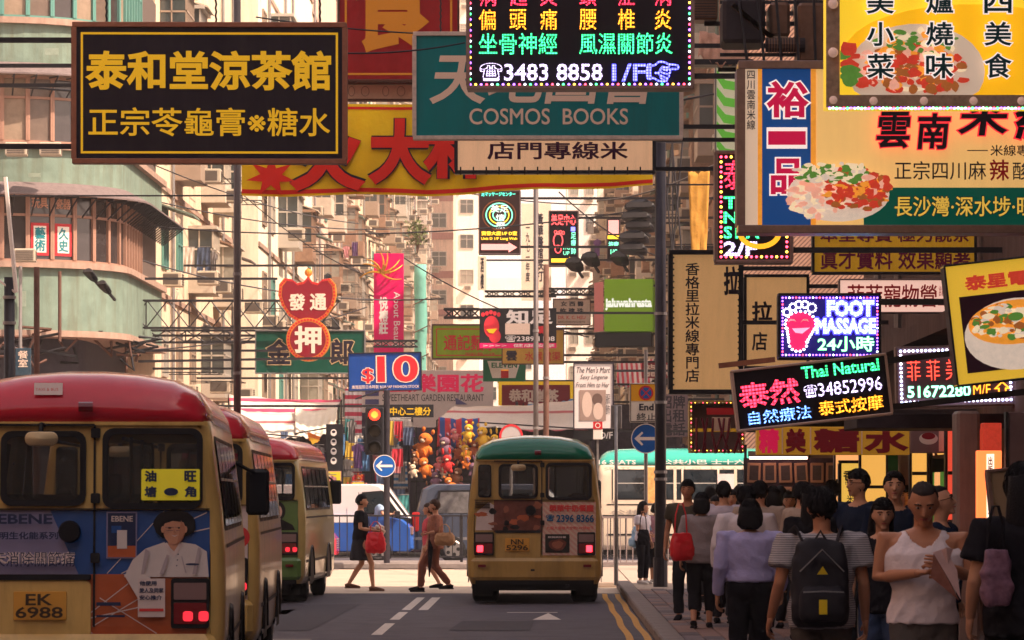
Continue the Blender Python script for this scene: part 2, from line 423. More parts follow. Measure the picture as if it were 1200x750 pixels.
def encf(m):
    m.box(0, .75, -1.1, 1.1, -1.0, -.25, .01); m.box(0, .85, -1.2, 1.2, .9, 1.0)
    for i in range(8): m.box(.7, .745, -1.1 + i * .305, -1.06 + i * .305, -.25, .9)
    for z in (.3,): m.box(.7, .75, -1.1, 1.1, z, z + .05)
    for y in (-1.1, 1.06): m.box(0, .7, y, y + .04, .28, .33); m.box(.3, .34, y, y + .04, -.25, .9)
ENC = [pc(encf, a, 'bay_enclosure') for a in (FRAME, ALU, AWN[1], AWN[3])]
ENCP = [pc(lambda m: m.box(.02, .69, -1.08, 1.08, -.25, .9), g, 'pane') for g in (GLASS, PANEG)]
def rackf(m):
    for y in (-.9, .9): m.box(0, 1.5, y - .015, y + .015, -.015, .015); m.add([(0, y, -.5), (0, y + .02, -.5), (1.2, y, 0), (1.2, y + .02, 0)], [(0, 1, 3, 2)])
    for i in range(5): m.box(.35 + i * .27, .37 + i * .27, -1, 1, 0, .02)
RACK = pc(rackf, STEEL, 'drying_rack')
PIPE = {}
def pipe(h):
    if h not in PIPE: PIPE[h] = pc(lambda m: m.tube([(.08, 0, 0), (.08, 0, h)], .06, 6), AWN[2] if h % 2 else GALV, 'drain_pipe')
    return PIPE[h]
def facade(label, X, Y0, Y1, H, ztop, side, wall, seed, bay=3.8, z0=4.3, pitch=3.0, depth=12, busy=1.0, blank_to=0):
    r = random.Random(seed); mid = (Y0 + Y1) / 2
    b = thing('apartment_building', label, 'building', (X, mid, 0), (0, 0, 0 if side > 0 else math.pi))
    def sy(y): return (y - mid) * side
    L = (Y1 - Y0) / 2
    MB().box(-depth, 0, -L + .02, L - .02, 0, H).build('wall', wall, b)
    m = MB()
    for k in range(int((H - z0) / pitch)): m.box(0, .06, -L + .03, L - .03, z0 - .25 + k * pitch, z0 - .1 + k * pitch)
    m.box(-.2, .5, -L + .04, L - .04, 3.55, 3.75)
    m.build('floor_ledge', LEDGE if wall is not MATS.get('sooty_wall') else wall, b)
    n = max(1, int((Y1 - Y0 - .5) / bay))
    for j in range(n):
        y = sy(Y0 + .4 + (j + .5) * (Y1 - Y0 - .8) / n)
        if r.random() < .5: link('drain_pipe', pipe(int(H) - 4), b, (0, y + bay * .47, 4))
        col = r.random()
        for k in range(int((ztop - z0) / pitch) + 1):
            z = z0 + 1.3 + k * pitch
            if z + 1.5 > H: break
            if Y0 + (j + 1) * bay < blank_to: continue
            t = r.random()
            if t < .2 * busy or col < .16 * busy:
                e = link('bay_enclosure', r.choice(ENC), b, (0, y, z)); link('pane', r.choice(ENCP), e)
                if r.random() < .5: link('awning', r.choice(AWM), b, (.05, y, z + 1.0))
            else:
                w = link('window', r.choice(WINF), b, (0, y, z)); link('pane', r.choice(WINP), w)
                if r.random() < .35: link('awning', r.choice(AWM), b, (0, y, z + .75))
            if r.random() < .5:
                a = link('air_conditioner', ACM, b, (0.02 if t > .4 else .7, y + r.uniform(-.6, .6), z - (1.0 if t > .4 else .75))); link('grille', ACGM, a)
            if r.random() < .22 * busy: link('drying_rack', RACK, b, (.05, y, z - .6))
    return b

def mint_building():
    b = thing('corner_apartment_building', 'mint green apartment building with a rounded corner and bands of brown windows', 'building', (-11, 93, 0))
    pts = [(-32, 92)] + [(-13.5 + 3.1 * math.sin(t * math.pi / 20), 95.1 - 3.1 * math.cos(t * math.pi / 20)) for t in range(0, 11)] + [(-10.4, 103.9)]
    pts = [Vector((x + 11, y - 93)) for x, y in pts]
    def off(d):
        out = []
        for i, p in enumerate(pts):
            t = (pts[min(i + 1, len(pts) - 1)] - pts[max(0, i - 1)]).normalized(); out.append(p + Vector((t.y, -t.x)) * d)
        return out
    def band(z0, z1, d0, mat, name, back=1.0, d1=None, z1b=None):
        a = off(d0); c = off(-back); e = off(d1 if d1 is not None else d0)
        rings = [[(p.x, p.y, z0) for p in a], [(p.x, p.y, z1) for p in e], [(p.x, p.y, z1) for p in c], [(p.x, p.y, z0) for p in c], [(p.x, p.y, z0) for p in a]]
        return MB().loft(rings, closed=False).build(name, mat, b)
    band(3.75, 5.45, -1.0, M('shop_shade', (.04, .035, .05), .7, var=.5), 'wall', 2)  # deep shade under the canopy, put into the near-black wall colour
    for z0, z1 in ((5.6, 7.1), (9.15, 9.95), (11.95, 12.95), (15.2, 16.5), (18, 24)): band(z0, z1, 0, MINT, 'wall')
    band(0, 3.6, -1.2, M('shop_shade', (.04, .035, .05), .7, var=.5), 'wall', 2)
    for z in (3.6, 5.45, 7.1, 9.95, 12.95): band(z, z + .15, .14, LEDGE, 'ledge')
    band(8.9, 9.15, .05, LEDGE, 'ledge'); band(11.7, 11.95, .05, LEDGE, 'ledge')
    CAN = M('corrugated_canopy', (.16, .12, .12), .7, var=.6, vs=6)
    for z in (8.85, 11.72, 3.5): # canopies on brackets
        a = off(.05); e = off(.62 if z > 4 else 1.1)
        m = MB().loft([[(p.x, p.y, z + .3) for p in a], [(p.x, p.y, z) for p in e], [(p.x, p.y, z - .04) for p in e], [(p.x, p.y, z + .26) for p in a]], closed=False)
        m.build('canopy', CAN, b)
        m = MB()
        c = off(.05)
        def at(seq, s):
            for i in range(len(seq) - 1):
                l = (pts[i + 1] - pts[i]).length
                if s <= l: return seq[i].lerp(seq[i + 1], s / l)
                s -= l
            return seq[-1]
        tot = sum((pts[i + 1] - pts[i]).length for i in range(len(pts) - 1)); s = 12
        while s < tot - .3:
            p = at(c, s); q = at(e, s)
            m.tube([(p.x, p.y, z - .5), (q.x, q.y, z - .05)], .02, 4); m.tube([(p.x, p.y, z - .05), (q.x, q.y, z - .06)], .02, 4); s += .45
        m.build('canopy_bracket', STEEL, b, kind='stuff')
    # window bands
    BR = M('brown_frame', (.34, .19, .14), .55, var=.3)
    CURT = [M('dusty_pane', (.13, .09, .07), .3, var=.6, vs=2.5, spec=.6), M('dark_pane', (.035, .028, .03), .15, var=.5, vs=2, spec=.8), M('net_curtain_pane', (.26, .19, .14), .35, var=.5, vs=4)]
    r = random.Random(3)
    for zi, (z0, z1) in enumerate(((7.25, 8.9), (10.1, 11.7), (13.1, 14.9))):
        band(z0, z1, -.16, M('reveal', (.12, .09, .08), .8), 'window_reveal', .8)
        fr = off(.0); s = 14.0; k = 0
        while s < 26.5:
            p = at(fr, s); q = at(fr, s + .62); d = (q - p); ang = math.atan2(d.y, d.x); w = d.length
            m = MB(); zz = z0 + (z1 - z0) * .66
            m.box(0, w, -.0, .09, z0 - z0, .06); m.box(0, w, 0, .09, z1 - z0 - .06, z1 - z0); m.box(0, .05, -.02, .09, .06, z1 - z0 - .06); m.box(w - .05, w, -.02, .09, .06, z1 - z0 - .06)
            m.box(.05, w - .05, .004, .086, zz - z0, zz - z0 + .06)
            f = m.build('window', BR if zi < 2 else M('teal_frame'), b, (p.x, p.y, z0)); f.rotation_euler.z = ang
            if zi == 1 and s > 22.5:
                MB().box(.05, w - .05, .05, .07, .06, z1 - z0 - .07).build('pane', CURT[2 if k % 3 else 0], f)
            else: MB().box(.05, w - .05, .05, .07, .06, z1 - z0 - .07).build('pane', CURT[k * 7 % 3 if zi else 1], f)
            # red notices with characters in the lower band
            if zi == 0:
                px = (p.x + b.location.x) * F / (p.y + 93) + VX
                if px > 4 and px < 64 and w > .45:
                    MB().box(.08, w - .08, .02, .035, .15, .93).build('red_notice', M('notice_red', (.5, .03, .04), .5), f)
                    MB().box(.15, w - .15, .012, .019, .22, .86).build('notice_panel', M('notice_white', (.75, .68, .6), .5), f)
                    me = text_mesh('西\n畫' if px < 22 else ('藝\n術' if px < 42 else '久\n史'), w - .34, .58, M('notice_ink', (.01, .18, .22), .5), .03); link('lettering', me, f, (w / 2, .008, .54))
                    me = text_mesh('白瓶' if px < 22 else ('玩具' if px < 42 else '瓷器'), w - .2, .26, M('notice_gold', (.6, .3, .2), .5), .02); link('lettering', me, f, (w / 2, .03, zz - z0 + .32))
            s += .62; k += 1
        for s2 in (3, 5.5, 8, 10.5, 13):
            p = at(fr, s2 if s2 < 14 else 13.5)
            w_ = link('window', WINF[0], b, (p.x, p.y - .0, (z0 + z1) / 2), rot=(0, 0, -math.pi / 2)); link('pane', WINP[0], w_)
    MB().box(-14, -1.2, 3, 10.9, 3.6, 24).box(-20.9, -14, 1, 10.9, 3.6, 24).build('core', TAN, b)
    for px, py, D in ((94, 267, 96.5), (119, 281, 99)):
        q = P(px, py, D) - b.location
        a = link('air_conditioner', ACM, b, q, rot=(0, 0, -.9)); a.scale = (1.1, 1.25, 1.3); link('grille', ACGM, a)
    q = P(122, 335, 99) - b.location
    return b
mint_building()
facade('tan tenement behind the mint corner block, crowded with cages, awnings and laundry', -10.6, 104, 129.9, 30, 14.5, 1, CREAM, 11, busy=1.3)
facade('cream tenement with a broad blank wall turned to the camera', -9.75, 130, 160, 34, 18, 1, PALE, 12, depth=14)
facade('pinkish tenement beyond the blank cream wall', -9.95, 160.1, 200, 38, 22, 1, PINK, 13, bay=3.4, busy=1.2)
facade('yellow lit tenement in the middle of the left row', -9.8, 200.1, 262, 40, 28, 1, CREAM, 14, bay=4.4)
facade('hazy tenement at the far end of the left row', -10.1, 262.1, 335, 44, 34, 1, PINK, 15, bay=6)
HERR = M('meshed_wall', (.36, .2, .14), .9, var=.3, wave=(5.5, (.12, .06, .05), 'DIAGONAL', .62), streak=.3)
facade('brown corner tenement on the right beyond the cross street', 4.75, 96, 130, 19, 16, -1, HERR, 21, depth=30, busy=1.1)
facade('tan tenement behind the cream noodle signboards on the right', 4.6, 130.1, 190, 17, 15, -1, TAN, 22, bay=3.6)
facade('hazy cream tenement at the far end of the right row', 4.3, 190.1, 320, 24, 23, -1, PALE, 23, bay=6)
# blocks flanking the near part of the street: they shade it and are mirrored in the coachwork
facade('near left tenement whose ground floor is hidden by the minibuses', -10.6, -44, 60, 16, 14, 1, TAN, 31, bay=5)

def front_block(label, x0, x1, D, ztop, wall, win, seed, nbx, z0=4, pitch=3.0, band=None, depth=14):
    """a far block whose windows face the camera"""
    a = (x0 - VX) * D / F; c = (x1 - VX) * D / F
    b = thing('apartment_block', label, 'building', ((a + c) / 2, D, 0)); w = (c - a) / 2
    MB().box(-w, w, 0, depth, 0, ztop).build('wall', wall, b)
    r = random.Random(seed)
    for k in range(int((ztop - z0) / pitch)):
        z = z0 + k * pitch
        if band: MB().box(-w - .02, w + .02, -.08, -.002, z - 1.2, z - .55).build('floor_band', band, b)
        for i in range(nbx):
            x = -w + (i + .5) * 2 * w / nbx
            f = link('window', win[0], b, (x, -.02, z + .6), rot=(0, 0, -math.pi / 2)); f.scale.y = 2 * w / nbx * .36; link('pane', win[1 + r.randrange(2)], f)
            if r.random() < .5:
                q = link('air_conditioner', ACM, b, (x + r.uniform(-.5, .5), -.02, z - .5), rot=(0, 0, -math.pi / 2)); link('grille', ACGM, q)
    return b
WASH = M('haze_pale_render', (.9, .84, .76), .9, var=.12, vs=.5, streak=.25)  # near-white base puts distance haze and brightness into the far walls
WIN = [WINF[1], WINP[0], WINP[1]]
front_block('pink tower at the end of the street with red brown bands between its windows', 498, 531, 360, 58, PINK, WIN, 41, 1, 5, 3.6, M('maroon_band', (.35, .12, .11), .8, var=.3))
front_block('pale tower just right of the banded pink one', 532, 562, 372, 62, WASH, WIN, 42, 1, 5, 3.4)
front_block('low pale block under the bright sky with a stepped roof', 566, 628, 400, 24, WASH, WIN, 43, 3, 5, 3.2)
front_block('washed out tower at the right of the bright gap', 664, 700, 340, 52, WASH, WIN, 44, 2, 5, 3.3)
front_block('cream building standing behind the red and yellow street banner', 446, 497, 345, 70, CREAM, WIN, 45, 3, 5, 3.2)
front_block('wide far building closing the street on the left', 300, 445, 430, 60, PALE, WIN, 46, 5, 5, 3.5)
front_block('wide far building closing the street on the right', 701, 900, 430, 50, PALE, WIN, 47, 6, 5, 3.5)

MB().box(-40, 40, -62, -50, 0, 30).build('wall', TAN, thing('apartment_block', 'unseen block added far behind the camera to darken reflections', 'building'))  # unseen mass, added to darken reflections and sky fill in the near street

# ---------------------------------------------------------------- near right tenement (shades the near street) with its shops
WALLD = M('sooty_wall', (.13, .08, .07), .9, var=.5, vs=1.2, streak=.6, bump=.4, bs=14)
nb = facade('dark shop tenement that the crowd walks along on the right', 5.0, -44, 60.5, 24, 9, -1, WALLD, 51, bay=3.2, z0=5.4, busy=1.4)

# ---------------------------------------------------------------- signboards
WLIT = M('lit_white_print', (.8, .75, .7), .5, em=(1, .85, .8), es=.35); RLIT = M('lit_red_print', (.75, .02, .04), .5, em=(1, .03, .05), es=.4)
GOLD = E('glowing_gold_letters', (1, .55, .02), .2); REDL = M('red_print', (.55, .02, .03), .5); CRM = M('cream_print', (.8, .6, .48), .5)  # gold print glows faintly to read brighter, though it is no lamp
WHITE = M('white_print', (.78, .7, .66), .5); INK = M('ink_print', (.02, .015, .03), .5)
LR = E('led_red', (1, .03, .07), 3.2, .033); LO = E('led_orange', (1, .33, .02), 2.6, .033); LG = E('led_green', (.05, 1, .3), 2.3, .033)
LW = E('led_white', (.75, .6, 1), 2.4, .033); LB = E('led_blue', (.12, .12, 1), 4, .033); LC = E('led_cyan', (.4, 1, .85), 2.4, .033)
LEDP = M('led_panel', (.012, .009, .018), .35)
BR_, BY_, BG_, BB_, BW_ = [E('bulb_' + n, c, 4) for n, c in (('red', (1, .05, .1)), ('yellow', (1, .5, .05)), ('green', (.05, 1, .2)), ('violet', (.35, .1, 1)), ('white', (.8, .8, 1)))]
ALF = M('sign_frame_metal', (.24, .16, .15), .45, .5, var=.5, vs=8)
COPPER = M('copper_frame', (.28, .12, .08), .5, .4, var=.4, vs=7)

s = Sign('shop_signboard', 'wide black signboard with gold characters and a gold inner border, upper left', 85, 27, 406, 191, 45, yaw=1)
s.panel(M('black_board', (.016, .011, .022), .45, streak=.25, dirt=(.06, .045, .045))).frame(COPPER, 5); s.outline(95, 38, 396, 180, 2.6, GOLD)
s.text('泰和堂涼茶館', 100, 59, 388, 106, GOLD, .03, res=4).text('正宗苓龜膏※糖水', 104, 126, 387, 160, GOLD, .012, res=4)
s.arms(STEEL, -1, 2, X=-10.7).hang(STEEL, 8.5, (.12, .52, .9))

s = Sign('shop_signboard', 'large teal signboard with white frame and COSMOS BOOKS lettering', 484, 38, 800, 163, 53)
TEAL = M('teal_board', (.0, .19, .21), .5, var=.15, vs=1, streak=.3, dirt=(.03, .06, .06))
s.panel(TEAL).frame(M('white_frame', (.6, .48, .42), .6, var=.5, vs=9), 4); s.text('天地圖書', 503, 60, 772, 122, CRM, .02, res=4, shear=.15)
s.text('COSMOS  BOOKS', 550, 127, 736, 146, CRM, .012, res=4); s.arms(STEEL, 1, 2, X=5.2).hang(STEEL, 8.6, (.1,))

s = Sign('led_signboard', 'black LED board with rows of red, orange and green characters over a telephone number', 547, -28, 813, 104, 45, th=.3, yaw=-1)
s.panel(LEDP).frame(ALF, 4)
for t, x in zip('病超炎頭症病', (562, 598, 633, 679, 724, 767)): s.text(t, x, -17, x + 20, 7, LR, .004)
for t, x in zip('偏頭痛腰椎炎', (561, 597, 633, 679, 724, 767)): s.text(t, x, 11, x + 20, 35, LO, .004)
s.text('坐骨神經', 561, 39, 653, 64, LG, .004).text('風濕關節炎', 679, 39, 788, 64, LG, .004)
s.text('☎', 562, 74, 589, 96, LW).text('3483 8858', 591, 75, 706, 95, LW, .015).text('1/F', 717, 75, 757, 96, LB, .015).text('☞', 757, 72, 796, 97, LB, .01)
s.bulbs(551, -22, 808, 99, 6.5, 1.5, [BR_, BB_, BY_, BB_, BG_, BW_]).arms(STEEL, 1, 2, X=5.2)

s = Sign('shop_signboard', 'dark red signboard with one huge orange character, cut by the top of the picture', 396, -60, 538, 95, 60)
s.panel(M('wine_board', (.36, .014, .018), .5, var=.3, streak=.3)).outline(404, -50, 530, 88, 2.5, E('orange_print', (.85, .3, .03), .1)); s.text('食', 408, -50, 514, 62, MATS['orange_print'], .035, res=5)
s.frame(RUST, 2).arms(STEEL, -1, 2, X=-10.7)
s = Sign('shop_signboard', 'narrow cream board with faint sketches under the dark red signboard', 396, 97, 486, 118, 60.4)
s.panel(M('cream_board', (.62, .44, .34), .6, var=.4, vs=4)).frame(RUST, 2)
for i, x in enumerate((412, 428, 452, 470)): s.ring(x, 107, 4 + i % 2, 6, .8, M('faint_ink', (.3, .2, .18), .6))
s.arms(STEEL, -1, 1, X=-10.7)

s = Sign('shop_signboard', 'cream signboard with dark characters and lamps along its bottom rail, below the teal board', 533, 158, 768, 203, 57)
s.panel(M('cream_lightbox', (.66, .42, .26), .5, streak=.4, em=(1, .55, .3), es=.18)).frame(STEEL, 3.5); s.text('店門專線米', 571, 166, 736, 187, M('plum_print', (.06, .012, .04), .5), .02)
s.arms(STEEL, 1, 2, X=5.2); m = MB()
for i in range(16): X, Z = s.L(540 + i * 15, 205); m.tube([(X, -.02, Z + .02), (X, -.12, Z + .0), (X, -.2, Z + .1)], .012, 5)
m.build('lamp_arm', STEEL, s.root)

# street banner: rippled cloth
YCL = M('banner_cloth', (.95, .6, .015), .8, var=.25, vs=2.2, bump=.6, bs=7); RCL = M('banner_red', (.75, .03, .02), .8, var=.2)
D = 66; k = D / F
bn = thing('street_banner', 'long yellow cloth banner with red edges and huge red characters across the street', 'banner', P(524, 175, D))
def clothpt(u, v):
    x = 283 + 482 * u; top = 121 + 3 * u; bot = 229 - 12 * max(0, (u - .45) / .55) + 1.5 * math.sin(u * 16)
    y = top + (bot - top) * v
    return ((x - 524) * k, .03 * math.sin(u * 55 + v * 2) * (.4 + v * .6) + .025 * math.sin(u * 23 - v * 5), (175 - y) * k)
for nm, v0, v1, mt, dy in (('cloth', 0, 1, YCL, 0), ('edge_strip', .93, .975, RCL, -.006), ('edge_strip', .03, .06, RCL, -.006)):
    n = 150; mv = 14 if nm == 'cloth' else 1; m = MB(); m.smooth = True
    vs = [clothpt(i / n, v0 + (v1 - v0) * j / mv) for j in range(mv + 1) for i in range(n + 1)]
    m.add([(a, b + dy, c) for a, b, c in vs], [(j * (n + 1) + i, j * (n + 1) + i + 1, (j + 1) * (n + 1) + i + 1, (j + 1) * (n + 1) + i) for j in range(mv) for i in range(n)])
    m.build(nm, mt, bn, fix=False)
for t, x0, y0, x1, y1 in (('火', 340, 148, 428, 224), ('大', 432, 140, 505, 216), ('林', 497, 146, 575, 209)):
    for b, mt, dy in ((.075, INK, -.068), (.045, RCL, -.074)):
        me = text_mesh(t, (x1 - x0) * k * (1 + b * .5), (y1 - y0) * k * (1 + b * .5), mt, b, res=5)
        link('lettering' if mt is RCL else 'lettering_outline', me, bn, (((x0 + x1) / 2 - 524) * k, dy, (175 - (y0 + y1) / 2) * k))
m = MB(); pts = []
for i in range(14):
    a = i * math.pi / 7 + .2; r_ = (30 if i % 2 else 13) * k; pts.append(((318 - 524) * k + r_ * math.cos(a), -.07, (175 - 207) * k + r_ * math.sin(a) * .8))
m.add(pts, [tuple(range(14))]).build('starburst', RCL, bn, fix=False)
m = MB(); a = clothpt(0, 0); c = clothpt(1, 0)
m.tube([a, (-10.7 - bn.location.x, 0, a[2] + .4)], .02, 5).tube([c, (5 - bn.location.x, 0, c[2] + .6)], .02, 5).tube([clothpt(0, 1), (-10.7 - bn.location.x, 0, -.8)], .015, 5).tube([clothpt(1, 1), (5 - bn.location.x, 0, -.6)], .015, 5)
m.build('rope', STEEL, bn)

# ---- right hand boards
FRM = M('speckled_border', (.35, .24, .17), .5, var=.9, vs=9)
s = Sign('food_signboard', 'bright yellow food signboard with bulb studded border at the top right corner', 968, -45, 1250, 126, 30, th=.3)
s.panel(M('yellow_lightbox', (.72, .46, .02), .4, em=(1, .64, .03), es=.36)).rect(968, -45, 984, 126, FRM, 'border').rect(984, 112, 1250, 126, FRM, 'border')
s.clip = (984, -45, 1250, 112); s.ell(1140, 60, 150, 55, M('amber_print', (.72, .38, .01), .4, em=(1, .5, .01), es=.33), n=30)
s.ell(1074, 84, 80, 56, M('plate_white', (.6, .5, .42), .4, em=(1, .75, .55), es=.16), 'plate', 30)
FOOD = [M('food_%s' % n, c, .5, em=c, es=.35, var=.7, vs=7) for n, c in (('red', (.5, .04, .02)), ('brown', (.3, .09, .02)), ('orange', (.75, .28, .03)), ('green', (.08, .2, .03)), ('pink', (.75, .35, .25)), ('cream', (.8, .62, .4)), ('white', (.62, .5, .4)))]
fr = random.Random(5)
def food(s, cx, cy_, rx, ry, n, sz, keys, seed, rect=None):
    fr = random.Random(seed); s.off += .002; s.step = .00012
    for i in range(n):
        a = fr.uniform(0, 6.28); q = fr.uniform(0, 1) ** .6
        x = cx + rx * q * math.cos(a); y = cy_ + ry * q * math.sin(a)
        if rect and not (rect[0] < x < rect[2] and rect[1] < y < rect[3]): continue
        s.ell(x, y, sz * fr.uniform(.5, 1.4), sz * fr.uniform(.3, .9), FOOD[keys[i % len(keys)]], 'food_print', 9, .5, i)
    s.step = .0022
food(s, 1064, 84, 72, 30, 190, 7, (0, 1, 0, 2, 4, 0, 5, 1), 1, (990, 40, 1240, 106)); food(s, 1075, 50, 48, 16, 70, 5, (3, 2, 5, 3), 2); food(s, 995, 80, 10, 24, 8, 10, (3, 0), 3, (988, 40, 1100, 106))
s.rect(968, 112, 1250, 126, FRM, 'border')
DT = M('dark_teal_print', (.005, .05, .06), .5)
for t, x in (('美小菜', 1015), ('爐燒味', 1084), ('四美食', 1152)):
    for i, ch in enumerate(t): s.text(ch, x, (-11, 27, 64)[i], x + 32, (17, 55, 93)[i], DT, .018, edge=WLIT, ew=.045, res=4)
m = MB(); m.smooth = True
for x, y in ((976, -10), (976, 62), (976, 5), (976, 118), (1023, 119), (1082, 119), (1140, 119), (1196, 119)): X, Z = s.L(x, y); m.sphere((X, -.03, Z), 6 * s.k, 12, 8)
m.build('bulb', M('opal_bulb', (.6, .42, .38), .2, em=(1, .6, .45), es=.12), s.root, fix=False)
s.bulbs(972, 127, 1240, 127.2, 4.2, 1.6, [BB_, BW_, BG_, LC, BR_, BG_, BB_]); s.arms(STEEL, 1, 2, X=5.2)

s = Sign('noodle_signboard', 'wide golden noodle signboard with a blue column, a bowl of noodles and a green band', 865, 73, 1262, 272, 34, th=.35)
s.panel(M('gold_lightbox', (.68, .43, .14), .4, em=(1, .6, .2), es=.27, var=.3, vs=.7, streak=.3, dirt=(.45, .24, .08))).frame(ALF, 8, .05)
s.rect(873, 81, 889, 264, M('offwhite_print', (.7, .55, .42), .5, em=(1, .7, .5), es=.2)).rect(888, 81, 893, 264, FOOD[2]).rect(893, 81, 950, 264, M('blue_print', (.01, .06, .22), .5, em=(.01, .08, .3), es=.2)).rect(950, 81, 956, 264, FOOD[2])
s.rect(1012, 220, 1262, 264, M('green_print', (.0, .09, .06), .5, em=(0, .12, .08), es=.15))
s.text('四\n川\n雲\n南\n米\n線', 875, 83, 885, 152, INK, .01)
MAG = E('magenta_print', (.75, .01, .08), .25)
s.text('裕', 898, 95, 948, 138, MAG, .03, edge=WLIT, ew=.04, res=4).text('一', 900, 154, 944, 170, MAG, .03, edge=WLIT, ew=.04).text('品', 903, 186, 943, 228, MAG, .03, edge=WLIT, ew=.04, res=4)
s.ell(982, 228, 60, 32, FOOD[6], 'bowl_print', 30); food(s, 958, 230, 36, 26, 130, 5, (4, 5, 6, 4), 4); food(s, 1003, 222, 38, 26, 150, 5, (0, 1, 0, 2), 6); food(s, 975, 204, 46, 12, 90, 5, (3, 5, 6, 5, 3), 7); food(s, 1028, 215, 16, 16, 12, 7, (0, 4, 0), 8)
s.text('雲', 1026, 132, 1066, 175, INK, .022, edge=RLIT, ew=.03, res=4, shear=.1).text('南', 1074, 134, 1113, 176, INK, .022, edge=RLIT, ew=.03, res=4, shear=.1).text('米', 1121, 118, 1179, 160, INK, .022, edge=RLIT, ew=.03, res=4, shear=.1).text('線', 1188, 118, 1250, 165, INK, .022, edge=RLIT, ew=.03, res=4)
s.rect(1132, 177, 1156, 178.2, INK); s.text('米線專', 1159, 171, 1204, 184, INK, .01).text('正宗四川麻', 1047, 190, 1154, 212, INK, .005, res=4).text('辣', 1158, 188, 1181, 213, REDL, .015, res=4).text('酸', 1185, 191, 1206, 212, INK, .005)
s.text('長沙灣·深水埗·旺角', 1047, 231, 1230, 255, E('yellow_letters', (.9, .55, .08), .3), .012, edge=INK, ew=.03, res=4); s.arms(STEEL, 1, 2, X=5.2)

s = Sign('food_signboard', 'tilted yellow board with a noodle bowl at the right edge of the picture', 1113, 303, 1250, 446, 27, roll=6.5, th=.2)
s.panel(M('yellow_lightbox2', (.66, .42, .04), .4, em=(1, .6, .05), es=.25)).frame(STEEL, 2); s.text('泰星電訊', 1135, 318, 1236, 336, FOOD[0], .04, res=4)
s.rect(1127, 342, 1250, 432, M('plum_field', (.05, .015, .03), .5)); s.ell(1190, 392, 62, 42, FOOD[6], 'bowl_print', 32); s.ell(1190, 378, 56, 26, FOOD[2], 'soup_print', 30); food(s, 1185, 376, 50, 20, 130, 5, (3, 5, 6, 1, 2, 5), 11); s.ell(1190, 372, 9, 5, FOOD[3], 'food_print')
s.arms(STEEL, 1, 2, X=5.2)

NAVY = M('navy_panel', (.012, .01, .05), .4, em=(.05, .03, .5), es=.12)
s = Sign('led_signboard', 'glowing blue and white LED board reading FOOT MASSAGE with a smiling red foot', 912, 344, 1032, 421, 38, th=.2)
s.panel(NAVY).frame(BLACK, 2.5)
s.ell(938, 381, 17, 15, E('foot_red', (1, .01, .06), 1.2), 'foot_print').ell(935, 400, 10, 12, MATS['foot_red'], 'foot_print').poly([(922, 385), (954, 385), (944, 402), (926, 402)], MATS['foot_red'], 'foot_print')
FP = [(923 + 32 * t / 9, 367 + 3 * math.sin(t)) for t in range(0)]
m = MB()
loop = [(938 + 18 * math.cos(a), 380 + 15 * math.sin(a)) for a in [math.pi * (.9 + 1.2 * t / 12) for t in range(13)]] + [(954 - 9 * t / 5, 386 + 15 * t / 5) for t in range(6)] + [(935 + 11 * math.cos(a), 401 + 11 * math.sin(a)) for a in [math.pi * t / 7 for t in range(8)]] + [(924 - 2 * t / 4, 399 - 14 * t / 4) for t in range(5)]
for x, y in loop: X, Z = s.L(x, y); m.sphere((X, -.03, Z), 1.5 * s.k, 6, 4)
for i, (x, y, r_) in enumerate(((922, 366, 4.2), (929, 360, 4), (936, 357, 4), (943, 357, 4), (951, 361, 5))):
    for j in range(10): a = j * .628; X, Z = s.L(x + r_ * math.cos(a), y + r_ * math.sin(a)); m.sphere((X, -.03, Z), 1.1 * s.k, 6, 4)
m.build('foot_bulbs', E('bulb_white2', (.85, .8, 1), 3.5), s.root, kind='stuff', fix=False)
for x in (928, 943):
    s.poly([(x - 5, 378), (x - 2, 374), (x + 3, 374), (x + 5, 377), (x + 2, 376), (x - 2, 376)], WHITE, 'eye_print')
s.poly([(928, 385), (949, 384), (940, 391), (932, 390)], M('pink_print', (.8, .3, .4), .5, em=(1, .3, .45), es=.8), 'mouth_print')
GW = E('glow_white', (.55, .85, 1), 2.6, .03)
s.text('FOOT', 969, 352, 1024, 371, GW, .045, edge=E('halo_blue', (.06, .05, 1), 2.2), ew=.08).text('MASSAGE', 956, 373, 1026, 391, GW, .045, edge=MATS['halo_blue'], ew=.08).text('24小時', 958, 394, 1024, 412, E('glow_green', (.25, 1, .35), 2), .02)
s.bulbs(917, 349, 1028, 416, 4, 1.1, [BB_, BB_, BW_, BB_, BR_, BB_, BB_]); s.arms(STEEL, 1, 1, X=5.2)

s = Sign('led_signboard', 'tilted black LED board reading Thai Natural above a telephone number', 860, 424, 1043, 496, 37, roll=6.5, th=.22)
s.panel(LEDP).frame(M('white_metal_frame', (.5, .36, .33), .4, .3, var=.3), 2.6)
s.text('泰然', 866, 440, 937, 470, LR, .02).text('Thai Natural', 942, 429, 1033, 443, LG, .02).text('☎', 942, 451, 958, 466, LW).text('34852996', 959, 450, 1034, 466, LW, .005).text('泰式按摩', 957, 471, 1033, 489, LO, .012).text('自然療法', 874, 474, 948, 490, E('led_sky', (.15, .35, 1), 3, .033), .005)
s.arms(STEEL, 1, 2, X=5.2)
m = MB(); m.box(-.85, -.3, .25, .32, .34, .39); m.build('top_rail', COPPER, s.root)

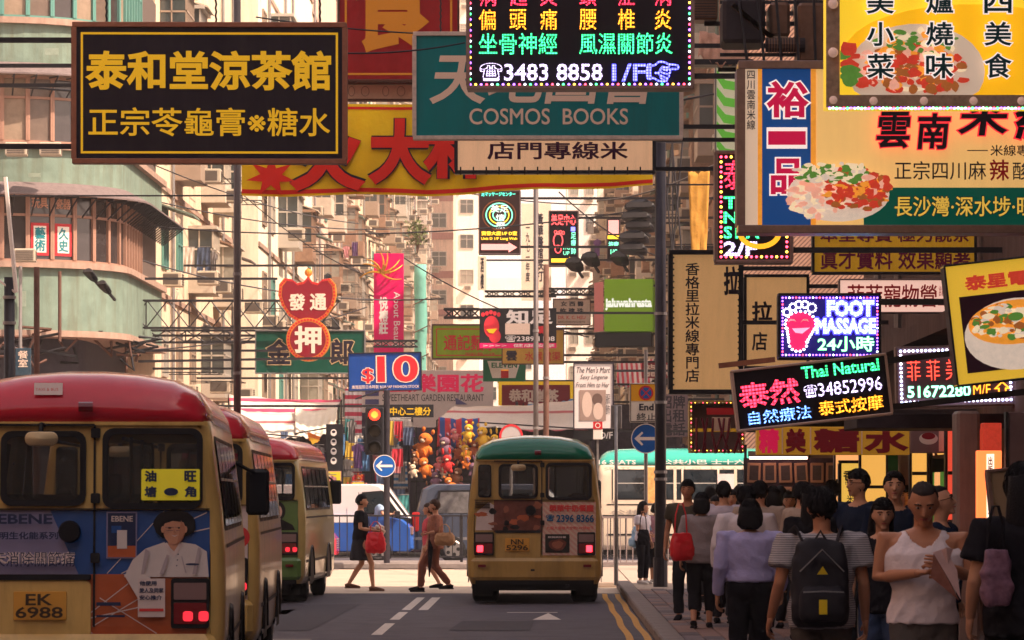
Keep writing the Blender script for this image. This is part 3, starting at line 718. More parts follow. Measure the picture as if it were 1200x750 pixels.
s = Sign('led_signboard', 'mauve LED board with a ring of white lights and the number 51672280', 1050, 405, 1190, 476, 41, roll=1.5, th=.15)
s.panel(M('mauve_panel', (.16, .09, .1), .6)).frame(ALF, 2).bulbs(1056, 410, 1184, 470, 5, 1.6, [E('bulb_ice', (.5, .6, 1), 4), BW_])
s.text('菲 菲 美', 1063, 421, 1124, 445, E('tube_red', (1, .05, .03), 2.2), -.012).text('51672280', 1063, 451, 1137, 465, E('tube_mint', (.25, 1, .55), 2.2), .02).text('M/F', 1140, 451, 1160, 464, E('tube_orange', (1, .3, .02), 1.8), 0).text('⇧', 1164, 448, 1184, 465, MATS['tube_orange'], 0)
s.arms(STEEL, 1, 1, X=5.2)

s = Sign('shop_signboard', 'pale lit board with red outlined characters above the glowing foot board', 983, 327, 1112, 367, 46)
s.panel(M('pale_lightbox', (.75, .5, .42), .5, em=(1, .62, .5), es=.35)).frame(ALF, 1.5); s.text('菲菲寵物營', 993, 333, 1098, 360, REDL, .012).rect(1099, 351, 1109, 358, REDL).text('請', 1100, 335, 1108, 347, REDL); s.arms(STEEL, 1, 1, X=5.2)
s = Sign('shop_signboard', 'dull yellow board with two rows of purple characters in a dark frame', 952, 262, 1144, 321, 44)
s.panel(M('mustard_board', (.6, .31, .02), .5, var=.3, streak=.4, em=(1, .5, .03), es=.08)).frame(STEEL, 2.5); PUR = M('purple_print', (.2, .015, .07), .5)
s.text('本堂專賣 極力靚茶', 961, 266, 1137, 284, PUR, .02).text('眞才實料 效果顯著', 961, 292, 1137, 316, PUR, .02); s.arms(STEEL, 1, 2, X=5.2)
s = Sign('led_signboard', 'upright LED board with red and yellow lights round its edge and 2/F in white', 838, 177, 929, 308, 42, th=.28)
s.panel(LEDP).frame(ALF, 3.5).bulbs(845, 184, 922, 301, 6, 1.6, [BR_, BR_, BY_]).text('泰', 848, 188, 872, 222, LR, .0).text('T', 848, 230, 864, 245, LG, .03).text('N', 848, 248, 864, 262, LG, .03).text('S1/A', 848, 265, 890, 280, LG, .03).text('2/F', 848, 283, 887, 300, LW, .03)
s.ring(890, 272, 26, 20, 6, E('arc_amber', (1, .4, .02), .7)); s.arms(STEEL, 1, 2, X=5.2)
CN = M('cream_panel2', (.68, .4, .17), .5, em=(1, .55, .22), es=.13, var=.12, streak=.35, dirt=(.35, .18, .08))
s = Sign('noodle_signboard', 'tall cream board with a column of black characters in a black studded frame', 784, 294, 870, 461, 56, th=.3)
s.panel(CN).frame(BLACK, 4.5, .08).text('香\n格\n里\n拉\n米\n線\n專\n門\n店', 803, 308, 820, 448, INK, .015, res=3).text('拉', 848, 312, 866, 346, INK, .04).arms(STEEL, 1, 3, X=5.2)
m = MB()
for i in range(22): 
    for x in (789, 865): X, Z = s.L(x, 302 + i * 7.1); m.sphere((X, -.1, Z), 1.2 * s.k, 6, 4)
m.build('stud', BLACK, s.root, kind='stuff', fix=False)
s = Sign('noodle_signboard', 'cream panel with two black characters just behind the tall cream board', 872, 322, 948, 432, 58)
s.panel(CN).frame(BLACK, 3).text('拉', 881, 353, 905, 376, INK, .03).text('店', 881, 389, 899, 411, INK, .02).arms(STEEL, 1, 2, X=5.2)
s = Sign('shop_signboard', 'yellow board with cropped dark red characters over the heads of the crowd', 887, 500, 1066, 533, 44, th=.3)
s.panel(M('yellow_board3', (.62, .33, .03), .5, var=.2, em=(1, .5, .04), es=.06)); BRN = M('oxblood_print', (.26, .015, .03), .5)
for t, x0, x1 in (('精', 889, 913), ('美', 920, 945), ('糖', 953, 1007), ('水', 1012, 1065)): s.text(t, x0, 502, x1, 531, MAG if t == '精' else BRN, .05)
for x in (916, 949, 1009): s.rect(x, 501, x + 1.5, 532, CRM)
s.arms(STEEL, 1, 1, X=5.2)
s = Sign('menu_board', 'dim strip of dessert pictures next to the yellow board over the crowd', 1067, 500, 1172, 531, 43.8)
s.panel(M('dim_lilac', (.22, .14, .15), .5, var=.3)); s.ell(1088, 514, 11, 7, WHITE, 'cup_print').ell(1088, 511, 8, 4, BRN, 'cup_print').rect(1100, 503, 1120, 529, CRM).ell(1136, 514, 9, 8, WHITE, 'cup_print').ell(1136, 512, 6, 4, FOOD[0], 'food_print').rect(1148, 503, 1168, 529, M('beige_print', (.3, .2, .16), .6)); s.arms(STEEL, 1, 1, X=5.2)
s = Sign('standing_menu_board', 'backlit yellow noodle menu on a stand behind the man with glasses', 983, 540, 1041, 672, 52, th=.12)
s.panel(M('menu_yellow', (.65, .42, .06), .5, em=(1, .6, .1), es=.35)).frame(BLACK, 3); s.text('香格里拉', 988, 551, 1036, 563, INK, .03).text('店', 1026, 568, 1033, 576, INK)
food(s, 1012, 608, 20, 14, 20, 6, (3, 5, 3, 6), 12); s.text('米線\n麵食', 992, 580, 1010, 598, INK, .01)
q = s.root; MB().box(-.3, -.24, .02, .1, -1.09 - .0, -.75).box(.24, .3, .02, .1, -1.09, -.75).build('stand_leg', STEEL, q)
s = Sign('light_sign', 'glowing orange upright sign with a white strip of red characters beside the pillar', 1146, 528, 1174, 616, 39, th=.2)
s.panel(M('orange_lightbox', (.8, .2, .05), .5, em=(1, .16, .04), es=1.1)).rect(1156, 532, 1165, 612, M('white_lightbox', (.8, .7, .6), .5, em=(1, .75, .55), es=.8)); s.text('出\n版\n·\n重\n點\n推\n介', 1157.5, 535, 1163.5, 608, REDL, .03); s.arms(STEEL, 1, 2, X=5.2)
s = Sign('pole_sign', 'upright sign with slanting green and white stripes at the corner of the brown wall', 838, 62, 863, 178, 62, th=.25)
GS = M('lime_print', (.13, .42, .05), .5, em=(.2, .7, .08), es=.15); s.panel(M('stripe_white', (.7, .68, .5), .5, em=(1, .9, .6), es=.1)).frame(GALV, 1.5)
for i in range(5): y = 82 + i * 20; s.poly([(840, y), (850, y + 12), (861, y + 14), (861, y + 24), (848, y + 22), (840, y + 10)], GS)
s.rect(840, 64, 861, 80, M('deepgreen_print', (.02, .2, .1), .5)); s.arms(STEEL, 1, 2, X=5.0)

# open sign box with string lights by the light bus
s = Sign('light_box', 'open battered light box strung with red bulbs and dangling strips beside the tall cream board', 808, 470, 872, 530, 60, th=.5)
a_, c_ = s.L(808, 530); b_, d_ = s.L(872, 470)
MB().box(a_, b_, .46, .5, c_, d_).build('back_panel', M('lilac_panel', (.3, .2, .24), .5, var=.5, vs=3), s.root)
s.frame(M('brass_frame', (.4, .26, .08), .5, .3, var=.5), 3, .02).bulbs(810, 472, 870, 528, 4.5, .9, [BR_, BY_, MATS['stripe_white']])
s.rect(812, 502, 870, 506, M('mustard_board')).rect(828, 478, 868, 486, REDL).rect(834, 489, 856, 505, CRM)
m = MB()
for i in range(9): X, Z = s.L(816 + i * 6.5, 490); m.tube([(X, -.05, Z), (X + .05 * math.sin(i * 2), -.08, Z - .25), (X + .12 * math.sin(i * 3), -.05, Z - .55)], .018, 4)
m.build('dangling_strip', M('maroon_strip', (.16, .02, .04), .7), s.root); s.arms(STEEL, 1, 1, X=5.2)

# ---- signs further up the street
LT = M('lime_board', (.24, .36, .01), .5, var=.2, streak=.3); 
s = Sign('noodle_signboard', 'lime green signboard with three dark red characters and a thin red border', 506, 380, 604, 421, 105)
s.panel(LT).outline(511, 385, 600, 417, 1.2, REDL).text('通記麵家', 520, 392, 583, 411, REDL, .02).text('粥粉麵一律', 545, 413, 580, 417, REDL); s.frame(RUST, 1.5).arms(STEEL, 1, 2, X=4.6)
s = Sign('foot_signboard', 'black signboard with a red smiling foot, white characters and a magenta strip', 562, 361, 652, 408, 99)
s.panel(BLACK).rect(562, 402, 652, 408, M('magenta_board', (.72, .005, .13), .5)); FR = M('foot_flat_red', (.65, .03, .05), .5)
s.ell(576, 383, 9, 13, FR, 'foot_print').ell(580, 394, 7, 8, FR, 'foot_print')
for i in range(5): s.ell(566 + i * 4.6, 366 + abs(i - 2) * 1.3, 2.2, 2.6, FR, 'toe_print')
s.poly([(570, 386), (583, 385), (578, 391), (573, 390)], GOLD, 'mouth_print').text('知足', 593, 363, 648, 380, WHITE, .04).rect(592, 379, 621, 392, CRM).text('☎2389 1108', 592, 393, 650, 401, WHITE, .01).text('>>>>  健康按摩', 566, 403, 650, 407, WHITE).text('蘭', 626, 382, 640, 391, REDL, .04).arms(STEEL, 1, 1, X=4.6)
s = Sign('shop_signboard', 'ochre board with dark characters tucked under the black foot board', 588, 386, 661, 427, 103)
s.panel(M('ochre_board', (.55, .3, .05), .6, var=.3)).text('雲', 593, 411, 606, 423, INK, .03).text('水喉電渠', 615, 412, 657, 423, REDL, .01).frame(RUST, 1).arms(STEEL, 1, 1, X=4.6)
s = Sign('shop_signboard', 'green edged white board with ELEVEN lettering and a red block', 566, 421, 616, 447, 106)
s.panel(M('store_green', (.0, .16, .08), .5)).poly([(571, 423), (610, 423), (604, 443), (577, 443)], WHITE).text('ELEVEN', 576, 425, 606, 431, M('store_green'), .03).rect(587, 433, 596, 443, REDL).rect(587, 433, 596, 434.5, FOOD[2]).arms(STEEL, 1, 1, X=4.6)
s = Sign('shop_signboard', 'dark red board with cream characters inside a yellow rim, above the white awning', 584, 447, 672, 475, 109)
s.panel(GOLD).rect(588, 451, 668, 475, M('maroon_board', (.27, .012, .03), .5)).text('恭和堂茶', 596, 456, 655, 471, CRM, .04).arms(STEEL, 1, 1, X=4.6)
s = Sign('price_signboard', 'blue signboard with $10 in red above small white lettering', 408, 413, 494, 458, 96, roll=1)
s.panel(M('royal_blue_board', (.004, .05, .26), .5, var=.15, streak=.2)).text('$', 424, 431, 438, 449, REDL, .02, edge=CRM, ew=.03).text('10', 442, 417, 490, 448, REDL, .03, edge=CRM, ew=.025, res=4).text('廣雅國際日本時裝 BOB JAP FASHION STOCK', 412, 451, 491, 456, CRM).frame(STEEL, 1).arms(STEEL, -1, 1, X=-10.2)
s = Sign('restaurant_signboard', 'white restaurant signboard with big red characters over SWEETHEART GARDEN RESTAURANT', 420, 434, 578, 510, 112)
s.panel(M('white_board', (.66, .56, .54), .5, var=.15)).text('甜蜜樂園花', 427, 438, 567, 460, MAG, .03).text('SWEETHEART GARDEN RESTAURANT', 448, 462, 567, 470, INK, .0)
for y in (458, 468): s.rect(428, y, 444, y + 6, M('slate_blue', (.1, .1, .25), .5))
s.poly([(534, 466), (548, 474), (534, 474)], M('slate_blue')); s.arms(STEEL, -1, 1, X=-10.2)
s = Sign('shop_signboard', 'small black board with yellow characters under the white restaurant board', 449, 474, 508, 489, 99)
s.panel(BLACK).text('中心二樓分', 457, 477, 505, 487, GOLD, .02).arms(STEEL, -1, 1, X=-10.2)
s = Sign('shop_signboard', 'magenta upright board reading About Beauty sideways', 438, 297, 473, 414, 108)
s.panel(M('magenta_board', (.72, .005, .13), .5)).text('悅\n榕\n莊', 444, 348, 455, 392, WHITE, .04).rect(438, 400, 473, 404, M('blush', (.6, .2, .2), .5))
me = text_mesh('About Beauty', 66 * s.k, 10 * s.k, WHITE, .0); X, Z = s.L(464, 375); link('lettering', me, s.root, (X, s._y(), Z), rot=(0, R(90), 0))
m = MB(); GB = M('gilt_sculpture', (.6, .3, .04), .4, .4)
for i in range(8):
    a = -.9 + i * .5 + .2 * (i % 2); pts = []
    for j in range(6): u = j / 5; pts.append(s.L(447 + 26 * u * math.cos(a + u * .5), 320 - 24 * u * math.sin(a + u * .6)))
    m.tube([(p[0], -.1 - .1 * math.sin(j * .7), p[1]) for j, p in enumerate(pts)], [.035, .035, .03, .025, .02, .01], 5)
m.build('gilt_ornament', GB, s.root); s.arms(STEEL, -1, 2, X=-10.2)
s = Sign('shop_signboard', 'dark green board with gilt edged characters behind the pawnshop emblem', 299, 387, 428, 438, 99.5)
s.panel(M('bottle_green_board', (.002, .075, .05), .45, var=.2, streak=.3)).frame(GALV, 1.2).text('金', 312, 397, 342, 427, INK, .03, edge=M('gilt_line', (.55, .38, .2), .5), ew=.03).text('郎', 387, 397, 415, 427, INK, .03, edge=M('gilt_line'), ew=.03); s.arms(STEEL, -1, 2, X=-10.2)

# pawnshop emblem: bat over a coin
s = Sign('pawnshop_sign', 'red and gold bat shaped pawnshop emblem above a round coin disc', 324, 313, 398, 424, 97.5, th=.3)
bat = [(361, 324), (366, 330), (374, 332), (379, 327), (387, 326), (393, 333), (394, 346), (391, 358), (383, 370), (374, 376), (361, 379), (348, 376), (338, 370), (330, 358), (326, 346), (327, 333), (333, 326), (341, 327), (347, 332), (356, 330)]
PR = M('pawn_red', (.22, .008, .02), .5, var=.15); PG = M('pawn_gold', (.6, .2, .03), .5, em=(1, .3, .04), es=.08)
def lp(pts, k=1, c=(361, 352)): return [s.L(c[0] + (x - c[0]) * k, c[1] + (y - c[1]) * k) for x, y in pts]
MB().prism(lp(bat), 0, .3).build('bat_body', PG, s.root); MB().prism(lp(bat, .88), -.02, 0).build('bat_face', PR, s.root)
disc = [(361 + 25.5 * math.cos(a * math.pi / 16), 398 + 25.5 * math.sin(a * math.pi / 16)) for a in range(32)]
MB().prism([s.L(*p) for p in disc], -.06, .32).build('coin_body', PG, s.root); MB().prism([s.L(361 + (x - 361) * .82, 398 + (y - 398) * .82) for x, y in disc], -.08, -.06).build('coin_face', PR, s.root)
for t, x0, y0, x1, y1, d in (('發', 338, 344, 358, 364, -.03), ('通', 363, 344, 383, 364, -.03), ('押', 345, 382, 377, 414, -.09)):
    me = text_mesh(t, (x1 - x0) * s.k, (y1 - y0) * s.k, CRM, .03, res=3); X, Z = s.L((x0 + x1) / 2, (y0 + y1) / 2); link('lettering', me, s.root, (X, d, Z))
m = MB()
for i in range(40):
    a = i * math.pi / 20; X, Z = s.L(361 + 23.3 * math.cos(a), 398 + 23.3 * math.sin(a)); m.box(X - .025, X + .025, -.075, -.06, Z - .025, Z + .025)
for p, q in zip(lp(bat, .94), lp(bat, .94)[1:] + lp(bat, .94)[:1]):
    for u in (0, .33, .66): x = p[0] + (q[0] - p[0]) * u; z = p[1] + (q[1] - p[1]) * u; m.box(x - .025, x + .025, -.015, 0, z - .025, z + .025)
m.build('meander_trim', REDL, s.root, kind='stuff'); X, Z = s.L(361, 319); MB().sphere((X, .15, Z), .1, 10, 8).box(X - .03, X + .03, .1, .2, Z - .2, Z + .02).build('finial', PG, s.root); s.arms(STEEL, -1, 2, X=-10.2)

s = Sign('led_signboard', 'dark LED board with a green swirl, yellow lettering and a pink arrow', 561, 223, 610, 298, 100, th=.3)
s.panel(M('brown_panel', (.05, .02, .02), .5)).frame(ALF, 1.3)
LDm = dict(r=E('far_red', (1, .08, .08), 1.6), g=E('far_green', (.2, .9, .5), 1.3), y=E('far_yellow', (1, .55, .03), 1.3), p=E('far_pink', (1, .35, .3), .9), w=E('far_white', (.7, .75, .7), .9), c=E('far_cyan', (.1, .9, .6), 1.3), b=E('far_blue', (.2, .2, 1), 1.6))
s.text('足マッサージセンター', 564, 225, 604, 230, LDm['c'], .02)
for i, (rx, c) in enumerate(((20, 'p'), (16, 'g'), (12, 'y'), (8, 'g'))): s.ring(585, 252, rx, rx * .9, 1.3, LDm[c] if i != 0 else M('umber', (.35, .12, .05), .6))
s.text('美足', 575, 240, 596, 249, LDm['w'], .01).text('情\n療', 581, 251, 592, 268, LDm['w'], .01).text('寶發大廈1/F D室', 564, 271, 606, 276, LDm['y'], .03).text('Unit D 1/F Lung Wah', 564, 278, 606, 282, LDm['y'], .02)
s.poly([(564, 286), (596, 286), (596, 284), (606, 290), (596, 296), (596, 293), (564, 293)], LDm['p']); s.arms(STEEL, 1, 2, X=4.6)
s = Sign('led_signboard', 'slim LED board with a red neon foot outline and a yellow arrow', 643, 247, 678, 312, 102, th=.3)
s.panel(LEDP).frame(ALF, 1.2).text('美足中心', 646, 251, 675, 264, LDm['r'], .02).rect(669, 266, 674, 271, LDm['b']).text('足\n療\n師', 669, 272, 675, 298, LDm['g'], .01).text('1/G\nUP', 660, 288, 668, 299, LDm['g'])
for i in range(4): s.ring(651 + i * 3, 272 + (i % 2), 1.8, 2.2, .8, LDm['r'])
s.ring(654, 282, 6, 9, 1.3, LDm['r']).ring(654, 292, 4, 5, 1.1, LDm['r']).poly([(646, 303), (667, 303), (667, 301), (675, 305), (667, 309), (667, 307.5), (646, 307.5)], LDm['y']); s.arms(STEEL, 1, 2, X=4.6)
s = Sign('led_signboard', 'tiny pink and green LED sign hanging right of the neon foot board', 711, 255, 727, 307, 112)
s.panel(LEDP).rect(713, 258, 725, 274, LDm['p']).rect(712, 276, 726, 280, LDm['y']).text('按摩\n1/G', 713, 283, 725, 298, LDm['g'], .02).frame(ALF, 1).arms(STEEL, 1, 1, X=4.6)
s = Sign('clinic_sign', 'small cream clinic board with three rows of black characters', 648, 350, 692, 381, 104)
s.panel(M('cream_board')).text('女 西 醫', 657, 353, 684, 359, INK, .03).text('許 建 珠', 656, 361, 684, 368, INK, .03).text('DR. K. C. HSU', 654, 370, 686, 374, REDL, .01).text('婦科兒科內科全科', 654, 376, 686, 378.5, INK).frame(RUST, .8).arms(STEEL, 1, 1, X=4.6)
s = Sign('light_box', 'lime green light box with white lowercase lettering over a dark cabinet', 708, 327, 765, 388, 100, th=.8, yaw=-6)
s.panel(M('lime_lightbox', (.17, .30, .015), .5, em=(.35, .7, .03), es=.05)).text('jaluwahresta', 709, 349, 764, 364, E('white_letters', (.8, .8, .7), .5), .05)
for i in range(10): s.rect(710, 333 + i * 5.4, 763, 333.5 + i * 5.4, M('lime_line', (.2, .33, .03), .5))
a_, c_ = s.L(696, 406); b_, d_ = s.L(764, 389); MB().box(a_, b_, .1, .7, c_, d_, .03).build('cabinet', BLACK, s.root)
a_, c_ = s.L(694, 388); b_, d_ = s.L(707, 330); MB().add([(a_, .5, c_), (b_, -.02, c_), (b_, -.02, d_), (a_, .5, d_), (a_, .55, c_), (b_, .03, c_), (b_, .03, d_), (a_, .55, d_)], [(0, 1, 2, 3), (7, 6, 5, 4), (0, 4, 5, 1), (1, 5, 6, 2), (2, 6, 7, 3), (3, 7, 4, 0)]).build('side_panel', M('blush', (.6, .3, .25), .5), s.root)
s.arms(STEEL, 1, 1, X=4.6)
s = Sign('poster_board', 'white poster with sepia photograph under slanted black lettering in a dark frame', 672, 425, 719, 503, 97.5)
s.panel(M('white_board')).frame(INK, 1.2).text("The Men's Mart", 676, 430, 715, 437, INK, 0, shear=.3).text('Sexy Lingerie', 680, 439, 712, 446, INK, 0, shear=.3).text('From Him to Her', 675, 448, 714, 454, INK, 0, shear=.3)
s.rect(679, 457, 710, 493, M('sepia_a', (.3, .2, .17), .6, var=.5, vs=1.5)).ell(688, 474, 6, 15, M('sepia_b', (.55, .4, .34), .6)).ell(700, 468, 6, 7, M('sepia_c', (.12, .07, .06), .6)).ell(701, 482, 6, 10, MATS['sepia_b']).text('服\n飾', 710, 462, 715, 486, INK).arms(STEEL, 1, 1, X=4.6)
s = Sign('shop_signboard', 'black strip reading D/F under the white sepia poster', 672, 504, 722, 516, 97.6); s.panel(BLACK).text('D/F', 703, 506, 718, 514, WHITE, .02).arms(STEEL, 1, 1, X=4.6)
s = Sign('wall_banner', 'white upright banner with faint Ab lettering and red characters above the pawnshop emblem', 327, 243, 364, 345, 158)
s.panel(M('white_cloth', (.8, .66, .54), .8, var=.2)).text('Ab', 341, 254, 355, 268, INK, -.01).text('新店', 328, 315, 350, 329, REDL, .04).text('如', 338, 331, 350, 342, REDL, .04).arms(STEEL, -1, 2, X=-9.9)
s = Sign('wall_banner', 'pale upright board with two columns of small black characters in the bright gap', 611, 238, 646, 352, 168)
s.panel(M('white_cloth')).text('一\n九\n七\n一\n年\n度', 616, 266, 621, 330, INK, .02).text('黃\n華\n醫\n館\n跌\n打', 628, 250, 637, 330, INK, .03).arms(STEEL, 1, 2, X=4.6)
for i, (a, b, c, d, D, mt, tx, lab) in enumerate(((752, 425, 787, 443, 101, 'maroon_board', '龍鳳', 'little dark red board with cream characters left of the tall cream board'), (583, 446, 600, 449, 111, 'store_green', '店', 'thin green strip above the maroon board'), (610, 470, 668, 478, 111, 'maroon_board', '海味參茸', 'long thin maroon fascia under the yellow rimmed board'),
    (770, 462, 806, 512, 99, 'dim_lilac', '招牌\n出租\n電話', 'lilac notice panel full of small print left of the battered light box'), (730, 424, 750, 440, 112, 'cream_board', '二樓', 'tiny cream board behind the thick dark pole'), (560, 300, 570, 340, 140, 'white_cloth', '酒\n樓', 'narrow pale board far up the street'))):
    s = Sign('shop_signboard', lab, a, b, c, d, D); s.panel(MATS[mt]); s.text(tx, a + 3, b + 1.5, c - 3, d - 1.5, CRM if mt in ('maroon_board', 'store_green') else INK, .02); s.arms(STEEL, 1, 1, X=4.6)

# ---------------------------------------------------------------- vehicles
RUB = M('rubber_seal', (.012, .011, .014), .5); TYRE = M('tyre', (.014, .013, .015), .85, bump=.3); RIM = M('rim', (.35, .32, .3), .35, .7, var=.3)
CARGL = M('tinted_glass', (.006, .012, .018), .05, spec=.5, var=.8, vs=1.6)
CARGL2 = M('clear_glass', (.13, .12, .12), .08, spec=.5, var=.95, vs=3.5)
TAILD = M('tail_lens', (.16, .008, .015), .2, coat=.5); TAILC = M('clear_lens', (.2, .12, .12), .25, coat=.5); TAILON = M('tail_lit', (.6, .02, .03), .3, em=(1, .03, .05), es=2.6)
SEETHRU = M('see_through_glass', (.02, .03, .035), .04, spec=.6, alpha=.34); SEATM = M('bench_cloth', (.1, .05, .06), .8, var=.5)
PLATE = M('plate_yellow', (.62, .3, .05), .5)
PROF = [(.97, .30), (1.02, .42), (1.03, .75), (1.03, 1.25), (1.005, 1.55), (.955, 1.95), (.92, 2.2)]
ROOF = [(.93, 2.19), (.905, 2.3), (.83, 2.42), (.66, 2.51), (.4, 2.555), (.15, 2.575)]
def px_at(z):
    for (a, b), (c, d) in zip(PROF, PROF[1:]):
        if z <= d: return a + (c - a) * (z - b) / (d - b)
    return PROF[-1][0]
def lean(z): return max(0, z - .75) * .085
def rrect(x0, x1, z0, z1, r, n=4):
    out = []
    for cx, cz, a0 in ((x1 - r, z1 - r, 0), (x0 + r, z1 - r, 90), (x0 + r, z0 + r, 180), (x1 - r, z0 + r, 270)):
        for i in range(n + 1): a = R(a0 + 90 * i / n); out.append((cx + r * math.cos(a), cz + r * math.sin(a)))
    return out
class Bus:
    Lg = 6.4
    def __init__(s, name, label, body, roof, loc, yaw, mir=.3, zs=1):
        s.root = thing(name, label, 'minibus', loc, (0, 0, R(yaw))); s.root.scale.z = zs
        Lg = s.Lg; st = [(0, .90), (.015, .94), (.05, .975), (.12, .995), (.22, 1)]
        rings = []
        full = [(-x, z) for x, z in PROF] + [(x, z) for x, z in reversed(PROF)]
        for y, k in st + [(Lg - a, b) for a, b in reversed(st)]:
            rings.append([(x * k, y + (lean(z) if y < 1 else -lean(z) * 2.2), z) for x, z in full])
        m = MB(); m.smooth = True; m.loft(rings, cap=False).build('body', [body], s.root); s.shell_ends(body)
        rr = [(-x, z) for x, z in ROOF] + [(x, z) for x, z in reversed(ROOF)]
        rings = []; rs = [(.10, .95, .0), (.125, .965, .35), (.19, .975, .62), (.32, .99, .83), (.6, 1, .95), (1.1, 1, 1)]
        for y, k, h in rs + [(Lg - a - .2, b, c) for a, b, c in reversed(rs)]:
            rings.append([(x * k * (1 - (1 - h) * .05), y, 2.19 + (z - 2.19) * h + .004) for x, z in rr])
        m = MB(); m.smooth = True; m.loft(rings).build('roof', roof, s.root)
        # rain gutter
        MB().box(-.9, .9, .095, .12, 2.17, 2.195).build('gutter', body, s.root)
        # under body and wheels
        MB().box(-.8, .8, .15, Lg - .3, .2, .32).build('chassis', RUB, s.root)
        MB().tube([(.5, .25, .28), (.5, .0, .27)], .03, 8).build('exhaust_pipe', STEEL, s.root)
        for y in (1.35, 4.85):
            for x in (-1, 1):
                w = MB(); w.smooth = True; xs = (.56, .60, .93, .97) if y < 2 else (.74, .78, .94, .97)
                w.tube([(x * xs[0], y, .37), (x * xs[1], y, .37), (x * xs[2], y, .37), (x * xs[3], y, .37)], [.31, .37, .37, .31], 20)
                w = w.build('wheel', TYRE, s.root)
                MB().tube([(x * .96, y, .37), (x * .985, y, .37)], [.2, .17], 14).build('rim', RIM, w)
                MB().tube([(x * .985, y, .37), (x * 1.0, y, .37)], .06, 8).build('hub', STEEL, w)
                # wheel arch rim
                m = MB(); pts = [(x * 1.032, y + .46 * math.cos(a), .4 + .46 * math.sin(a)) for a in [math.pi * i / 10 for i in range(11)]]
                m.tube(pts, .02, 5).build('arch_trim', RUB, s.root)
                m = MB(); m.add([(x * 1.031, y + .45 * math.cos(a), .4 + .45 * math.sin(a)) for a in [math.pi * i / 10 for i in range(11)]] + [(x * 1.031, y - .45, .3), (x * 1.031, y + .45, .3)], [tuple(range(13))]).build('wheel_well', RUB, s.root)
        m = MB()
        for x in (-.78, .78): m.add([(x - .14, .42, .12), (x + .14, .42, .12), (x + .14, .42, .42), (x - .14, .42, .42)], [(0, 1, 2, 3)])
        m.build('mud_flap', RUB, s.root)
        # side windows
        for sd in (-1, 1):
            y = .42
            for i in range(6):
                y1 = y + (.86 if i < 5 else .7)
                f = s.side(sd, y, y1 - .05, 1.42, 2.1, .004, RUB, 'side_window'); s.side(sd, y + .035, y1 - .085, 1.455, 2.065, .012, CARGL, 'pane', f)
                s.side(sd, y + .03, y1 - .08, 1.78, 1.80, .016, ALU, 'glazing_bar', f); y = y1
            s.side(sd, .3, 6.0, 1.30, 1.325, .008, RUB, 'side_strip'); s.side(sd, .3, 6.0, .62, .66, .008, RUB, 'rub_strip')
            m = MB(); a, b_ = Vector((sd * .95, Lg - .35, 1.95)), Vector((sd * (1.0 + mir), Lg - .25, 1.85))
            m.tube([a, b_], .018, 6); m.box(b_.x - .1, b_.x + .1, b_.y - .03, b_.y + .05, 1.5, 1.9, .03); m.build('wing_mirror', BLACK, s.root)
        s.n = 0
    def shell_ends(s, body):
        # end walls with real openings for the glass, then benches, bars and the windscreen
        Lg = s.Lg
        def wall(holes, k, yf, name):
            zs_ = sorted({.30, .75, 2.2} | {h[2] for h in holes} | {h[3] for h in holes}); m = MB()
            for z0, z1 in zip(zs_, zs_[1:]):
                hs = sorted(h for h in holes if h[2] <= z0 and h[3] >= z1); xs = [None]
                for h in hs: xs += [h[0], h[1]]
                xs.append(None)
                for i in range(0, len(xs), 2):
                    a0 = xs[i] if xs[i] is not None else -k * px_at(z0); a1 = xs[i] if xs[i] is not None else -k * px_at(z1)
                    b0 = xs[i + 1] if xs[i + 1] is not None else k * px_at(z0); b1 = xs[i + 1] if xs[i + 1] is not None else k * px_at(z1)
                    m.add([(a0, yf(z0), z0), (b0, yf(z0), z0), (b1, yf(z1), z1), (a1, yf(z1), z1)], [(0, 1, 2, 3)])
            return m.build(name, body, s.root, fix=False)
        wall([(-.51, .01, 1.64, 2.09), (.205, .83, 1.62, 2.11)], .9, lean, 'rear_wall')
        wall([(-.8, .8, 1.3, 2.12)], .9, lambda z: Lg - lean(z) * 2.2, 'front_wall')
        MB().add([(-.8, Lg - lean(1.3) * 2.2 - .01, 1.3), (.8, Lg - lean(1.3) * 2.2 - .01, 1.3), (.8, Lg - lean(2.12) * 2.2 - .01, 2.12), (-.8, Lg - lean(2.12) * 2.2 - .01, 2.12)], [(0, 1, 2, 3)]).build('windscreen', SEETHRU, s.root, fix=False)
        bench = MB().box(-.21, .21, -.05, .05, .5, 1.5, .04).box(-.21, .21, .05, .45, .5, .75, .03).box(-.13, .13, -.04, .04, 1.5, 1.68, .03).mesh('bench', SEATM)
        for r_ in range(6):
            for x in (-.68, -.23, .66): link('bench', bench, s.root, (x, .55 + r_ * .85, 0))
        for x in (-.3, .3): MB().tube([(x, .3, 2.08), (x, Lg - .8, 2.08)], .014, 6).build('grab_rail', GALV, s.root)
        for y in (1.0, 2.6, 4.3): MB().tube([(.32, y, .5), (.32, y, 2.1)], .016, 6).build('grab_pole', GALV, s.root)
    def frame(s, x0, x1, z0, z1, w, off, mat, name, r=.06):
        a = rrect(x0, x1, z0, z1, r); b = rrect(x0 + w, x1 - w, z0 + w, z1 - w, r * .7)
        rg = [[(x, lean(z) - off + .04, z) for x, z in a], [(x, lean(z) - off, z) for x, z in a], [(x, lean(z) - off, z) for x, z in b], [(x, lean(z) - off + .04, z) for x, z in b]]
        return MB().loft(rg, cap=False).build(name, mat, s.root)
